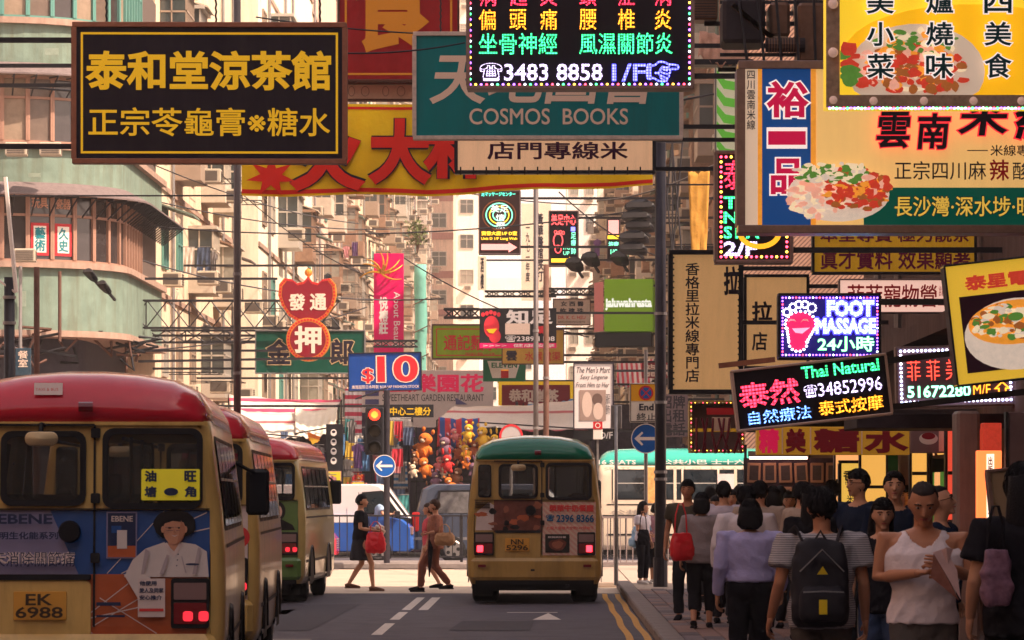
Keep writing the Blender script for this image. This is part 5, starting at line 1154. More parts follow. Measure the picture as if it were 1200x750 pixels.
# traffic light
t = thing('traffic_light', 'black traffic light showing red on a dark pole above the round blue arrow sign', 'traffic light', P(439, 505, 84)); t_ = t.location.copy(); k = 84 / F
MB().box(-11 * k, 11 * k, 0, .3, -28 * k, 28 * k, .03).build('housing', BLACK, t)
for i, (mt, nm) in enumerate(((M('signal_red', (.8, .05, .03), .4, em=(1, .04, .015), es=1.8), 'red_lamp'), (M('signal_off', (.03, .025, .02), .3), 'amber_lamp'), (M('signal_off'), 'green_lamp'))):
    z = (19 - i * 19) * k; m = MB(); m.smooth = True; m.sphere((0, -.02, z), (.13, .05, .13), 16, 8).build(nm, mt, t)
    if i == 0: m = MB(); m.smooth = True; m.sphere((0, -.035, z), (.09, .05, .09), 12, 6).build('lamp_core', M('signal_core', (1, .4, .05), .4, em=(1, .16, .02), es=2.2), t)
    a = [(math.cos(q) * .15, math.sin(q) * .15) for q in [R(-20 + 220 * j / 10) for j in range(11)]]
    MB().loft([[(x, 0, z + y) for x, y in a], [(x * 1.03, -.2, z + y * 1.03 - .02) for x, y in a]], closed=False).build('visor', BLACK, t, fix=False)
MB().tube([(.26, .15, -t_.z + .15), (.26, .15, 48 * k)], .07, 10).box(.0, .3, .12, .18, .35, .42).box(.0, .3, .12, .18, -.42, -.35).build('pole', DP, t)
MB().tube([(-.42, 0, .7), (.3, .02, .95)], .02, 6).build('bracket', DP, t)
def truss(name, label, x0, y0, x1, y1, D, step=14, r=.022, X=None, deep=.35):
    """lattice arm with two chords and zigzag web"""
    a = P(x0, y1, D); c = P(x1, y0, D); t = thing(name, label, 'steel arm', ((a.x + c.x) / 2, D, a.z)); w = (c.x - a.x) / 2; h = c.z - a.z
    ch = MB().box(-w, w, -r, r, -r, r).mesh('chord', STEEL)
    for z in (0, h):
        for y in (0, deep): link('chord', ch, t, (0, y, z))
    n = max(2, int((x1 - x0) / step)); dx = 2 * w / n; br = MB().tube([(0, 0, 0), (dx, 0, h)], r * .7, 4).mesh('brace', STEEL); br2 = MB().tube([(0, 0, h), (dx, 0, 0)], r * .7, 4).mesh('brace', STEEL)
    vt = MB().box(-r * .7, r * .7, -r * .7, r * .7, 0, h).mesh('strut', STEEL)
    for i in range(n):
        link('brace', br if i % 2 else br2, t, (-w + i * dx, 0, 0)); link('brace', br2 if i % 2 else br, t, (-w + i * dx, deep, 0))
        if i % 2: link('strut', vt, t, (-w + i * dx, 0, 0))
    return t
truss('sign_truss', 'wide lattice gantry crossing behind the lamp post on the left', 146, 352, 398, 384, 99, 24)
truss('sign_truss', 'low lattice arm just under the wide gantry on the left', 150, 387, 330, 401, 101, 22)
truss('sign_truss', 'small lattice arm over the lime green noodle board', 520, 362, 562, 372, 105, 10, .03)
truss('sign_truss', 'small lattice arm above the black foot board', 568, 341, 652, 347, 100, 9, .02)
truss('sign_truss', 'little lattice arm at the foot of the magenta board', 437, 399, 489, 406, 98, 9, .02)
truss('sign_truss', 'lattice arm carrying spotlights above the clinic board', 640, 338, 712, 345, 101, 8, .02)
truss('sign_truss', 'tall steel ladder frame between the thick dark pole and the brown wall', 776, 165, 800, 300, 92, 12, .03)
# stacked floodlights and spotlights
def flood(label, px, py, D, w, h, tilt, group):
    t = thing('floodlight', label, 'floodlight', P(px, py, D), (R(tilt), 0, R(-25)), group); k = D / F; w *= k; h *= k
    m = MB(); m.smooth = True; n = 9
    rings = []
    for y, q in ((0, .3), (.06, .8), (.2, 1), (.42, 1.05)): rings.append([(w / 2 * q * math.cos(a), -y, h * q * math.sin(a)) for a in [math.pi * i / n for i in range(n + 1)]] + [(w / 2 * q, -y, -h * .15), (-w / 2 * q, -y, -h * .15)])
    m.loft(rings).build('shell', BLACK, t); MB().box(-w * .45, w * .45, -.44, -.42, -h * .1, h * .6).build('glass', M('lamp_glass', (.04, .035, .035), .2), t)
    MB().box(-.03, .03, 0, .3, -.02, .03).build('bracket', STEEL, t); return t
for i, (x, y, w) in enumerate(((757, 249, 36), (752, 261, 34), (756, 272, 32), (749, 285, 34), (748, 298, 32))):
    flood(('topmost', 'second', 'middle', 'fourth', 'lowest')[i] + ' black floodlight of the stack left of the thick pole', x, y, 90, w, 9, -15, 'stacked floodlights')
for x, y, l in ((678, 318, 'left black spotlight under the neon foot board'), (697, 312, 'right black spotlight under the neon foot board'), (731, 311, 'black spotlight over the lime green light box'), (112, 330, 'black spotlight under the mint wall near the air conditioners'), (128, 344, 'lower black spotlight on the mint wall')):
    flood(l, x, y, 99 if x > 600 else 91, 20 if x > 600 else 12, 8 if x > 600 else 5, -30, 'spotlights')

# ---------------------------------------------------------------- people
SKIN = M('skin', (.5, .25, .155), .5, var=.12, vs=9); SKIN2 = M('skin_tan', (.42, .185, .105), .45, var=.12, vs=9)
HAIR = M('black_hair', (.007, .005, .007), .5, spec=.1, var=.5, vs=60, bump=.6, bs=120); HAIRB = M('brown_hair', (.05, .022, .012), .45, bump=.5, bs=120); HAIRG = M('short_grey_hair', (.03, .022, .022), .8, var=.4, vs=30)
EYEM = M('eye_dark', (.01, .008, .008), .2); EYEW = M('eye_white', (.34, .27, .24), .3); LIP = M('lips', (.35, .09, .08), .4); BROW = M('brow', (.015, .01, .01), .8)
def cl(n, c, **k): return M('cloth_' + n, c, .95, spec=.04, var=k.get('var', .3), vs=k.get('vs', 3), bump=.35, bs=k.get('bs', 30), wave=k.get('wave'))
BLK = cl('black', (.012, .011, .015)); DNV = cl('navy', (.012, .018, .04)); JEAN = cl('jeans', (.04, .06, .12)); CHAR = cl('charcoal', (.03, .028, .035))
def remesh(mb, vox, amp=0, fr=7.0, seed=0, stretch=1):
    me = mb.mesh('r', []); bm = bmesh.new(); bm.from_mesh(me); bmesh.ops.recalc_face_normals(bm, faces=bm.faces); bm.to_mesh(me); bm.free()
    ob = bpy.data.objects.new('r', me); md = ob.modifiers.new('r', 'REMESH'); md.mode = 'VOXEL'; md.voxel_size = vox; md.use_smooth_shade = True
    sm = ob.modifiers.new('s', 'SMOOTH'); sm.factor = .5; sm.iterations = 2
    out = evaluated(ob); bpy.data.objects.remove(ob); bpy.data.meshes.remove(me)
    if amp:
        for v in out.vertices:
            c = v.co; q = Vector((c.x * fr + seed, c.y * fr, c.z * fr * stretch + c.x * 4))
            n = 1 - 2 * abs(noise.noise(q)) ; n2 = noise.noise(q * 2.3)
            v.co = c + v.normal * amp * (n * .8 + n2 * .6 - .3)
    return out
def person(label, px, top, D, th, top_g, bot_g, zg=.112, arms=None, st=0.0, head=(0, 0), hair='short', skin=SKIN, hm=HAIR, glasses=False, shoe=BLK, build=1.0, sh=1.0, h=None, tuck=False, vox=None, seed=1, legs=None, X=None, Z=None):
    """th: heading in degrees, 0 = walks away from the camera, 180 = faces it"""
    h = h or EYE + (VY - top) * D / F - zg; k = h / 1.7
    loc = ((px - VX) * D / F if X is None else X, D, zg if Z is None else Z)
    t = thing('person', label, 'person', loc, (0, 0, R(th))); t.scale = (k * build, k * build, k)
    vox = vox or (.0095 if D < 34 else .015 if D < 50 else .017)
    Hm = Matrix.Translation((0, -.0, 1.5)) @ Matrix.Rotation(R(head[0]), 4, 'Z') @ Matrix.Rotation(R(head[1]), 4, 'X') @ Matrix.Translation((0, 0, -1.5))
    A = arms or {}
    ar = {}
    for sd, nm in ((1, 'R'), (-1, 'L')):
        shp = Vector((sd * .175 * sh, -.005, 1.385)); e, w = A.get(nm, ((sd * .235 * sh, -.03, 1.12), (sd * .25 * sh, .05, .88)))
        ar[sd] = (shp, Vector(e), Vector(w))
    lg = {}
    for sd in (1, -1):
        f = st * sd
        if legs: kn, an = legs[0 if sd > 0 else 1]
        else: kn, an = ((sd * .095, max(f * .75, f * .1) + .03, .49), (sd * .09, f, .085 + max(0, -f) * .22))
        lg[sd] = (Vector((sd * .09, 0, .9)), Vector(kn), Vector(an))
    TS = [(.84, .10, .08, 0), (.90, .16, .112, -.01), (.96, .168, .12, -.012), (1.03, .15, .11, -.005), (1.1, .14, .103, 0), (1.2, .152, .112, .004), (1.3, .17, .115, 0), (1.37, .175, .1, -.008), (1.415, .13, .075, -.012), (1.445, .07, .058, -.012)]
    TS = [(z, rx * (sh if 1.15 < z < 1.42 else 1), ry * (1 + (sh - 1) * .6 if 1.05 < z < 1.42 else 1), c) for z, rx, ry, c in TS]
    def ell(z, rx, ry, cy_, n=20): return [(rx * math.cos(2 * math.pi * i / n), cy_ + ry * math.sin(2 * math.pi * i / n), z) for i in range(n)]
    b = MB(); b.loft([ell(*q) for q in TS])
    b.tube([(0, -.012, 1.40), (0, -.005, 1.47), (0, .01, 1.55)], [.06, .052, .055], 14)
    def hd(p):
        z = p.z; s = 1 - .32 * max(0, -z - .15) ** 1.1 * 1.2; y = p.y * (1 - .05 * max(0, z))
        if p.y > 0: y = p.y * (1 + .10 * max(0, -z)) - .02
        return Vector((p.x * s * (1 + .06 * max(0, z)), y, z))
    hv = MB(); hv.sphere((0, .018, 1.60), (.077, .096, .115), 28, 20, hd)
    hv.tube([(0, .095, 1.625), (0, .118, 1.592), (0, .128, 1.575), (0, .105, 1.566)], [.009, .012, .016, .012], 8)
    for sd in (1, -1): hv.sphere((sd * .078, .01, 1.595), (.012, .02, .03), 8, 6); hv.sphere((sd * .032, .1, 1.63), (.022, .012, .008), 8, 5)
    hv.sphere((0, .094, 1.535), (.024, .018, .012), 8, 6); hv.sphere((0, .088, 1.508), (.028, .022, .018), 8, 6)
    b.add([Hm @ Vector(v) for v in hv.v], hv.f)
    for sd in (1, -1):
        s_, e, w = ar[sd]
        b.tube([s_ + Vector((-sd * .06, 0, -.01)), s_, s_.lerp(e, .35), e, e.lerp(w, .3), w], [.05, .056, .046, .036, .037, .025], 12)
        hp, kn, an = lg[sd]
        b.tube([hp + Vector((0, 0, .03)), hp.lerp(kn, .3), kn, kn.lerp(an, .3) + Vector((0, -.012, 0)), an], [.09, .078, .052, .052, .034], 14)
        fd = Vector((0, 1, 0)); b.tube([an + Vector((0, -.05, -.045)), an + Vector((0, .0, -.035)), an + Vector((0, .1, -.055)), an + Vector((0, .17, -.065))], [(.03, .03), (.034, .04), (.036, .022), (.026, .014)], 10)
    me = remesh(b, vox)
    # hands: palm, four bent fingers, thumb, joined to the same skin
    hb = MB(); hb.smooth = True
    for sd in (1, -1):
        s_, e, w = ar[sd]; d = (w - e).normalized(); side = Vector((sd, 0, 0))
        fwd = Vector((0, 1, 0)) if abs(d.z) > .6 else Vector((0, 0, 1))
        wd = (fwd - d * fwd.dot(d)).normalized(); nrm = d.cross(wd).normalized(); nrm = nrm if nrm.dot(side) < 0 else -nrm   # palm side faces the body
        hb.tube([w - d * .02, w + d * .03, w + d * .075, w + d * .09], [(.024, .022), (.034, .017), (.038, .014), (.03, .01)], 10)
        for i, L in enumerate((.062, .072, .067, .052)):
            o = w + d * .082 + wd * (.028 - i * .019)
            p1 = o + d * L * .5 + nrm * .006; p2 = p1 + d * L * .32 + nrm * .022; p3 = p2 + d * L * .12 + nrm * .024
            hb.tube([o, p1, p2, p3], [.0095, .009, .008, .0055], 6)
        o = w + d * .03 + wd * .028; hb.tube([o, o + d * .03 + wd * .018 + nrm * .01, o + d * .058 + wd * .018 + nrm * .022], [.012, .0105, .007], 6)
    o = len(me.vertices); vs = [v.co[:] for v in me.vertices] + hb.v; fs = [tuple(p.vertices) for p in me.polygons] + [tuple(i + o for i in f) for f in hb.f]
    bpy.data.meshes.remove(me); me = bpy.data.meshes.new('body'); me.from_pydata(vs, [], fs); me.materials.append(skin); me.polygons.foreach_set('use_smooth', [True] * len(fs)); me.update()
    link('body', me, t)
    def hpart(mb, name, mat):
        mb.v = [tuple(Hm @ Vector(v)) for v in mb.v]; mb.sm = [True] * len(mb.f); return mb.build(name, mat, t)
    for sd in (1, -1):
        q = MB(); q.sphere((sd * .032, .1025, 1.612), (.0145, .006, .0062), 10, 6); e_ = hpart(q, 'eye', EYEW)
        q = MB(); q.sphere((sd * .032, .1065, 1.612), (.0068, .004, .006), 8, 5); q.v = [tuple(Hm @ Vector(v)) for v in q.v]; q.build('iris', EYEM, e_)
        q = MB(); q.tube([(sd * .014, .112, 1.631), (sd * .034, .112, 1.637), (sd * .052, .1, 1.63)], [(.004, .0035), (.005, .004), (.003, .003)], 6); hpart(q, 'eyebrow', BROW)
    q = MB(); q.tube([(-.024, .102, 1.545), (0, .1155, 1.543), (.024, .102, 1.545)], [.003, .0065, .003], 6); hpart(q, 'mouth', LIP)
    # hair
    def hr(p):
        f = 1.0 + .07 * noise.noise(p * 4 + Vector((seed, 0, 0))) + .05 * noise.noise(Vector((p.x * 14, p.y * 14, p.z * 5)))
        lim = .38 if hair != 'bangs' else .18
        if hair == 'crew': lim = .62
        face = p.y > .12 and p.z < lim + .25 * (abs(p.x) < .3) * (hair == 'part')
        low = p.z < (-.35 if hair in ('short', 'crew', 'part') else -.75)
        side = abs(p.x) > .55 and p.z < (-.05 if hair in ('short', 'crew', 'part') else -.7) and p.y > -.25
        if face or low or (side and p.y > -.3): f *= .84
        return Vector((p.x, p.y, p.z)) * f
    q = MB(); r_ = (.083, .104, .119) if hair == 'crew' else (.09, .111, .128); q.sphere((0, .01, 1.608), r_, 30, 22, hr); hpart(q, 'hair', hm)
    if hair in ('long', 'bob', 'tail', 'bangs'):
        q = MB(); zb = dict(long=1.22, bob=1.5, tail=1.36, bangs=1.46)[hair]; n = 14
        w0 = .085 if hair != 'tail' else .03
        rg = []
        for i in range(6):
            u = i / 5; z = 1.66 - (1.66 - zb) * u
            rx = w0 * (1 + .25 * math.sin(u * 2.6)) * (1 if i < 5 else .7); cyy = -.035 - .035 * math.sin(u * 2)
            ry = .07 * (1 - .25 * u)
            rg.append([(rx * math.cos(2 * math.pi * j / n) * (1 + .05 * math.sin(j * 5 + i)), cyy + ry * math.sin(2 * math.pi * j / n), z) for j in range(n)])
        q.loft(rg); hpart(q, 'hair', hm)
    if D < 48 and hair != 'crew':      # loose strands over the hair so that its outline is not a shell
        q = MB(); hr_ = random.Random(seed * 7); fsh = hair in ('short', 'crew', 'part')
        for i in range(170 if hair != 'crew' else 60):
            a = hr_.uniform(0, 6.28); t0 = hr_.uniform(.05, 1.2 if fsh else 1.5); t1 = t0 + hr_.uniform(.35, .8); pts = []
            if math.sin(a) > .25 and t1 > 1.0: t1 = 1.0
            if fsh: t1 = min(t1, 1.75)
            if t1 <= t0 + .1: continue
            for j in range(4):
                tt = t0 + (t1 - t0) * j / 3; f = 1.0 + .035 * j / 3 + hr_.uniform(0, .03); aa = a + j * .05 * hr_.uniform(-1, 1)
                pts.append((.09 * math.sin(tt) * math.cos(aa) * f, .01 + .111 * math.sin(tt) * math.sin(aa) * f, 1.608 + .128 * math.cos(tt) * f))
            q.tube(pts, [.003, .0045, .004, .001], 3, False)
        hpart(q, 'hair_strands', hm)
    if glasses:
        q = MB()
        for sd in (1, -1):
            pts = [(sd * .033 + .024 * math.cos(a), .118 - .01 * abs(math.cos(a)), 1.61 + .017 * math.sin(a)) for a in [2 * math.pi * i / 12 for i in range(13)]]; q.tube(pts, .002, 4)
            q.tube([(sd * .056, .11, 1.613), (sd * .085, .02, 1.61)], .002, 4)
        q.tube([(-.01, .12, 1.613), (.01, .12, 1.613)], .002, 4); hpart(q, 'glasses', EYEM)
    # garments
    kind, mat, hem = top_g[:3]; loose = top_g[3] if len(top_g) > 3 else .018
    g = MB(); secs = [(q[0], max(q[1], .15), max(q[2], .112), q[3]) if q[0] < 1.08 else q for q in TS if q[0] > hem + .01 and q[0] < 1.43]
    h0 = next(q for q in TS if q[0] >= hem) ; low = (hem, max(h0[1], .155), max(h0[2], .115), -.008)
    nr = 1.415 if kind != 'tank' else 1.36
    rg = [ell(low[0], low[1] + loose * 1.3, low[2] + loose * 1.3, low[3])] + [ell(q[0], q[1] + loose * (1 if q[0] > 1.2 else 1.4), q[2] + loose * (1 if q[0] > 1.2 else 1.4), q[3]) for q in secs if q[0] < nr]
    if kind == 'tank':
        g.loft([[(x * (.9 if z > 1.3 else 1), y, z) for x, y, z in r0] for r0 in rg] + [ell(1.40, .155, .085 + loose, -.01), ell(1.43, .12, .07 + loose, -.01)])
    else:
        g.loft(rg + [ell(1.435, .085 + loose, .07 + loose * .8, -.012)])
    if kind != 'tank' and kind != 'vest':
        fr_ = dict(tee=(.62, 0), polo=(.55, 0), half=(1, .35), shirt=(1, .93))[kind]
        for sd in (1, -1):
            s_, e, w = ar[sd]; pts = [s_ + Vector((-sd * .07, 0, -.0)), s_ + Vector((0, 0, .004))]; rr = [.058 + loose * .5, .062 + loose]
            if fr_[1] == 0: pts += [s_.lerp(e, fr_[0])]; rr += [.052 + loose * 1.6]
            else: pts += [s_.lerp(e, .5), e, e.lerp(w, fr_[1])]; rr += [.048 + loose, .041 + loose, .03 + loose * (.7 if fr_[1] > .5 else 1)]
            g.tube(pts, rr, 14)
    gm = remesh(g, vox * 1.3, .010, 8 if D < 34 else 6, seed, .8)
    for v in gm.vertices:       # neckline: the cloth drops behind the skin inside the collar curve
        x, y, z = v.co; dp = .085 if kind == 'tank' else .022
        if abs(x) < .095 and z > 1.43 - dp + (x / .095) ** 2 * dp and y > -.04: v.co.y -= .07 * min(1, (z - (1.43 - dp + (x / .095) ** 2 * dp)) / .02); v.co.z -= .03
    link(dict(tee='t_shirt', polo='polo_shirt', half='top', shirt='shirt', tank='tank_top', vest='waistcoat')[kind], gm, t).data.materials.append(mat)
    bk, bm_, bl_ = bot_g
    g = MB(); 
    if bk == 'skirt':
        f0 = st; g.loft([ell(bl_, .19, .14 + abs(f0) * .3, 0), ell(.75, .19, .14 + abs(f0) * .15, -.01), ell(.9, .19, .14, -.01), ell(.98, .178, .132, -.012), ell(1.04, .16, .12, -.005)])
    else:
        g.loft([ell(.82, .12, .1, 0), ell(.88, .175, .13, -.01), ell(.96, .182, .134, -.012), ell(1.03 if hem > .92 else 1.0, .162, .122, -.005)])
        for sd in (1, -1):
            hp, kn, an = lg[sd]; pts = [hp + Vector((0, 0, .04)), hp.lerp(kn, .35)]; rr = [.096, .094]
            kf = (.9 - bl_) / .82
            if kf < .5: pts.append(hp.lerp(kn, kf / .5)); rr.append(.095)
            else:
                pts.append(kn); rr.append(.075); u = (kf - .5) / .5; pts += [kn.lerp(an, u * .5), kn.lerp(an, min(.97, u))]; rr += [.068, .062]
            g.tube(pts, rr, 14)
    nm = {'trousers': 'trousers', 'shorts': 'shorts', 'skirt': 'skirt'}[bk]
    link(nm, remesh(g, vox * 1.35, .011, 6, seed + 9, 1.2), t).data.materials.append(bm_)
    for sd in (1, -1):
        an = lg[sd][2]; q = MB(); q.smooth = True
        q.tube([an + Vector((0, -.07, -.04)), an + Vector((0, -.02, -.03)), an + Vector((0, .08, -.045)), an + Vector((0, .19, -.062)), an + Vector((0, .205, -.07))], [(.025, .03), (.042, .04), (.04, .034), (.036, .02), (.02, .01)], 12)
        q.box(an.x - .042, an.x + .042, an.y - .08, an.y + .2, an.z - .088, an.z - .07, .006); q.build('shoe', shoe, t)
    if tuck: MB().loft([ell(1.0, .172, .128, -.008), ell(1.03, .17, .127, -.006)]).build('belt', EYEM, t)
    return t, k

WHT = cl('white', (.62, .55, .6), var=.15); LIL = cl('lilac', (.36, .33, .56), var=.2); GRY = cl('grey', (.27, .23, .24)); OLV = cl('olive', (.07, .06, .045)); BEI = cl('beige', (.36, .27, .22)); STR = cl('grey_stripe', (.2, .18, .2), wave=(22, (.42, .38, .38), 'Z', .55)); PKS = cl('pink_stripe', (.5, .28, .3), wave=(20, (.3, .14, .2), 'Z', .5))
LAV = cl('pale_lavender', (.48, .42, .5), var=.15); BRP = cl('brown_print', (.3, .12, .08), var=.9, vs=14); BRT = cl('brown', (.17, .06, .04)); PKR = cl('rose', (.5, .08, .1)); KHA = cl('dark_khaki', (.09, .075, .07))
WS = M('white_shoe', (.55, .5, .48), .6)
person('girl in a pale top and dark trousers standing by the railing with a blue backpack', 753, 589, 66.5, -125, ('tee', WHT, .9), ('trousers', BLK, .12), hair='tail', shoe=WS, seed=2, head=(40, 0), arms={'R': ((.23, .03, 1.13), (.12, .22, 1.05))})
person('person in a pink striped top mostly hidden by the thick dark pole', 769, 590, 67, -20, ('tee', PKS, .88), ('trousers', BLK, .3), hair='bob', shoe=WS, seed=3)
person('man in a dark olive shirt facing the camera beside the red bag', 806, 565, 47.5, 168, ('polo', OLV, .86), ('trousers', BLK, .09), st=.12, hair='short', seed=4, sh=1.1, skin=SKIN2)
person('woman in a grey top and black trousers with a bobbed haircut seen from behind', 822, 580, 44.5, -4, ('half', GRY, .84, .03), ('trousers', BLK, .22), st=.13, hair='bangs', seed=5, build=1.05)
person('man with a pale lavender T-shirt and dark trousers left of the lilac shirt', 848, 567, 46, -6, ('tee', LAV, .86, .03), ('trousers', CHAR, .09), st=-.15, hair='short', seed=6, sh=1.1)
person('woman whose face shows between the grey top and the pale lavender T-shirt', 839, 583, 50, 160, ('tee', BLK, .86), ('trousers', BLK, .09), hair='long', seed=7)
person('man in a lilac long sleeved shirt and black trousers seen from behind', 879, 589, 30.5, -3, ('shirt', LIL, .99, .026), ('trousers', BLK, .09), st=.1, hair='bangs', seed=8, build=1.08, sh=1.14, tuck=True, arms={'L': ((-.25, -.04, 1.12), (-.27, .06, .86)), 'R': ((.25, -.02, 1.12), (.26, .1, .9))})
person('man in a dark waistcoat and white shirt sleeves just beyond the lilac shirt', 874, 573, 38, 0, ('shirt', WHT, .92, .03), ('trousers', BLK, .09), hair='short', seed=9, sh=1.1, build=1.12)
person('man with a light shirt and thick black hair, right of the dark waistcoat', 890, 567, 42.5, -8, ('shirt', BEI, .9, .03), ('trousers', CHAR, .09), hair='short', seed=10, sh=1.1, build=1.1)
person('long haired woman in dark clothes right of the light shirt', 906, 573, 44.5, 5, ('half', CHAR, .86, .02), ('trousers', BLK, .09), hair='long', seed=11)
person('person in a beige jacket turning right in front of the picture stall', 940, 568, 41, -60, ('shirt', BEI, .84, .035), ('trousers', BLK, .09), hair='short', seed=12, build=1.1)
person('woman with loose dark hair behind the man with the backpack', 949, 573, 34, 10, ('half', BLK, .86, .02), ('trousers', BLK, .09), hair='long', seed=13)
bp_, bk_ = person('man in a grey striped T-shirt carrying a black backpack', 963, 577, 22.8, 2, ('tee', STR, .84, .03), ('trousers', KHA, .09), st=.08, hair='short', seed=14, build=1.06, sh=1.12, skin=SKIN2, arms={'L': ((-.26, -.05, 1.12), (-.3, .08, .9)), 'R': ((.25, -.03, 1.12), (.27, .07, .88))})
person('tall man with glasses and a navy polo shirt looking left', 1007, 554, 35, 140, ('polo', DNV, .86, .025), ('trousers', CHAR, .09), hair='short', glasses=True, seed=15, sh=1.1, head=(-22, 0))
person('woman in a black T-shirt and jeans just left of the white tank top', 1034, 588, 26.6, 172, ('tee', BLK, .84, .025), ('trousers', JEAN, .09), hair='long', seed=16, head=(10, -6), skin=SKIN)
person('woman in a dark top with her hair pinned back, above the white tank top', 1048, 557, 32.5, 185, ('half', DNV, .86, .02), ('trousers', BLK, .09), hair='part', seed=17, head=(-8, 4))
tm, tk = person('man in a loose white tank top reading a leaflet he holds in both hands', 1082, 566, 20.8, 176, ('tank', cl('vest_white', (.68, .58, .6), var=.1), .91, .024), ('trousers', KHA, .12), st=.1, hair='crew', hm=HAIRG, seed=18, skin=SKIN2, head=(0, -24), build=1.02, sh=1.2, arms={'R': ((.25, .02, 1.17), (.03, .27, 1.2)), 'L': ((-.26, .02, 1.17), (-.11, .28, 1.24))}, vox=.008)
person('older man with glasses in profile behind the white tank top, facing right', 1103, 573, 27, -110, ('half', DNV, .86, .03), ('trousers', BLK, .09), hair='crew', glasses=True, seed=19, head=(10, 14))
person('woman in black with very long black hair at the right edge', 1199, 549, 19.8, 8, ('tee', BLK, .84, .03), ('trousers', BLK, .09), hair='long', seed=20, build=1.05, arms={'L': ((-.25, -.02, 1.12), (-.24, .1, .93))})
for i, (px, tp, D, th, mt, hr, lb) in enumerate(((832, 572, 55, -10, WHT, 'short', 'man in a white top far down the pavement left of the crowd'), (858, 576, 53, 170, PKR, 'long', 'woman in a rose top whose face shows deep in the crowd'), (866, 571, 57, 10, DNV, 'short', 'man in navy far back in the crowd under the light box'), (897, 576, 52, -5, PKS, 'bob', 'woman in a pink striped top deep in the crowd'), (915, 572, 50, 15, OLV, 'short', 'man in an olive top near the picture stall'), (925, 579, 47, 175, LAV, 'tail', 'woman in pale lavender facing the camera by the picture stall'), (975, 566, 45, 30, CHAR, 'short', 'man in charcoal behind the man with the backpack'), (1063, 572, 45, 165, WHT, 'short', 'man in a white top far behind the woman with pinned hair'))):
    person(lb, px, tp, D, th, ('tee', mt, .86, .025), ('trousers', (BLK, JEAN, CHAR)[i % 3], .09), st=.1 * (-1) ** i, hair=hr, seed=40 + i)
# on the sunlit crossing
person('woman in black walking right across the sunlit crossing with a big red bag', 423, 581, 66, -90, ('tee', BLK, .88, .02), ('skirt', CHAR, .55), zg=.004, st=.22, hair='short', shoe=M('sandal', (.12, .05, .03), .6), seed=21, arms={'R': ((.24, .0, 1.12), (.2, .27, 1.08)), 'L': ((-.22, .02, 1.12), (-.1, .3, 1.12))})
person('woman in a brown patterned blouse and brown trousers walking left with a tan handbag', 510, 587, 65.3, 90, ('half', BRP, .8, .03), ('trousers', BRT, .1), zg=.004, st=.27, hair='short', hm=HAIRB, seed=22, arms={'L': ((-.25, -.06, 1.14), (-.24, .12, 1.1))})
person('woman in a rose top with bare legs walking left beyond the brown blouse', 503, 591, 66.6, 90, ('tee', PKR, .86, .02), ('skirt', BEI, .52), zg=.004, st=-.2, hair='bob', hm=HAIRB, seed=23)
person('van driver in a pale blue shirt resting an arm on the open window', 445, 575, 91.63, -90, ('tee', cl('pale_blue', (.3, .4, .55)), .9, .03), ('trousers', CHAR, .6), h=1.68, Z=-.02, seed=24, hair='short', arms={'R': ((.3, .1, 1.2), (.26, .32, 1.22))}, legs=(((.1, .4, .85), (.1, .55, .5)), ((-.1, .4, .85), (-.1, .55, .5))))

# ---- things they carry
def bag(name, label, cat, loc, rz, w, h, d, mat, strap, smat=None, sag=.3, ovr=None):
    t = thing(name, label, cat, loc, (0, 0, R(rz))); m = MB(); n = 20; rg = []
    for z, q, e in ((0, .75, .7), (.04, .98, 1), (h * .35, 1.0, 1), (h * .7, .9, .8), (h, .72, .35)):
        rg.append([(w / 2 * q * (abs(math.cos(a)) ** .6) * (1 if math.cos(a) > 0 else -1), d / 2 * e * (abs(math.sin(a)) ** .6) * (1 if math.sin(a) > 0 else -1), z - sag * .06 * (z == 0)) for a in [2 * math.pi * i / n for i in range(n)]])
    m.loft(rg); link('bag_body', remesh(m, .014, .012, 9, w * 9), t).data.materials.append(mat)
    for q in (-1, 1) if not ovr else (1,):
        y = q * d * .18; m = MB(); m.tube([(-w * .27, y, h * .9), (-w * .22, y, h + strap * .6), (-w * .08, y, h + strap), (w * .08, y, h + strap), (w * .22, y, h + strap * .6), (w * .27, y, h * .9)], [(.012, .008)] * 6, 6).build('strap', smat or mat, t)
    return t
RB = M('red_leather', (.62, .02, .03), .4, var=.2, coat=.2)
q = P(440, 647, 65.8); bag('handbag', 'big bright red handbag hanging from the arm of the woman in black', 'bag', q, 8, .36, .34, .16, RB, .18)
m = MB(); 
t = thing('plastic_bag', 'crumpled pale carrier bag on top of the red handbag', 'bag', P(444, 622, 65.9)); mm = MB(); mm.sphere((0, 0, 0), (.09, .07, .09), 12, 9); link('bag_body', remesh(mm, .015, .05, 12, 3), t).data.materials.append(M('pale_plastic', (.65, .5, .42), .35))
bag('handbag', 'tan handbag on the arm of the woman in the brown blouse', 'bag', P(521, 638, 65.0), -6, .36, .2, .14, M('tan_leather', (.42, .22, .11), .5, var=.3), .14)
bag('shoulder_bag', 'soft red shoulder bag of the woman in the grey top', 'bag', P(799, 655, 44.1), 25, .3, .3, .15, RB, .34, ovr=1)
bag('shoulder_bag', 'mauve patterned bag under the arm of the woman at the right edge', 'bag', P(1168, 706, 19.55), 12, .17, .27, .09, M('mauve_pattern', (.2, .1, .15), .4, var=1.0, vs=14), .22, smat=BLK, ovr=1)
bag('shoulder_bag', 'small black bag at the hip of the girl by the railing', 'bag', P(754, 637, 66.1), 10, .22, .24, .12, BLK, .3, ovr=1)
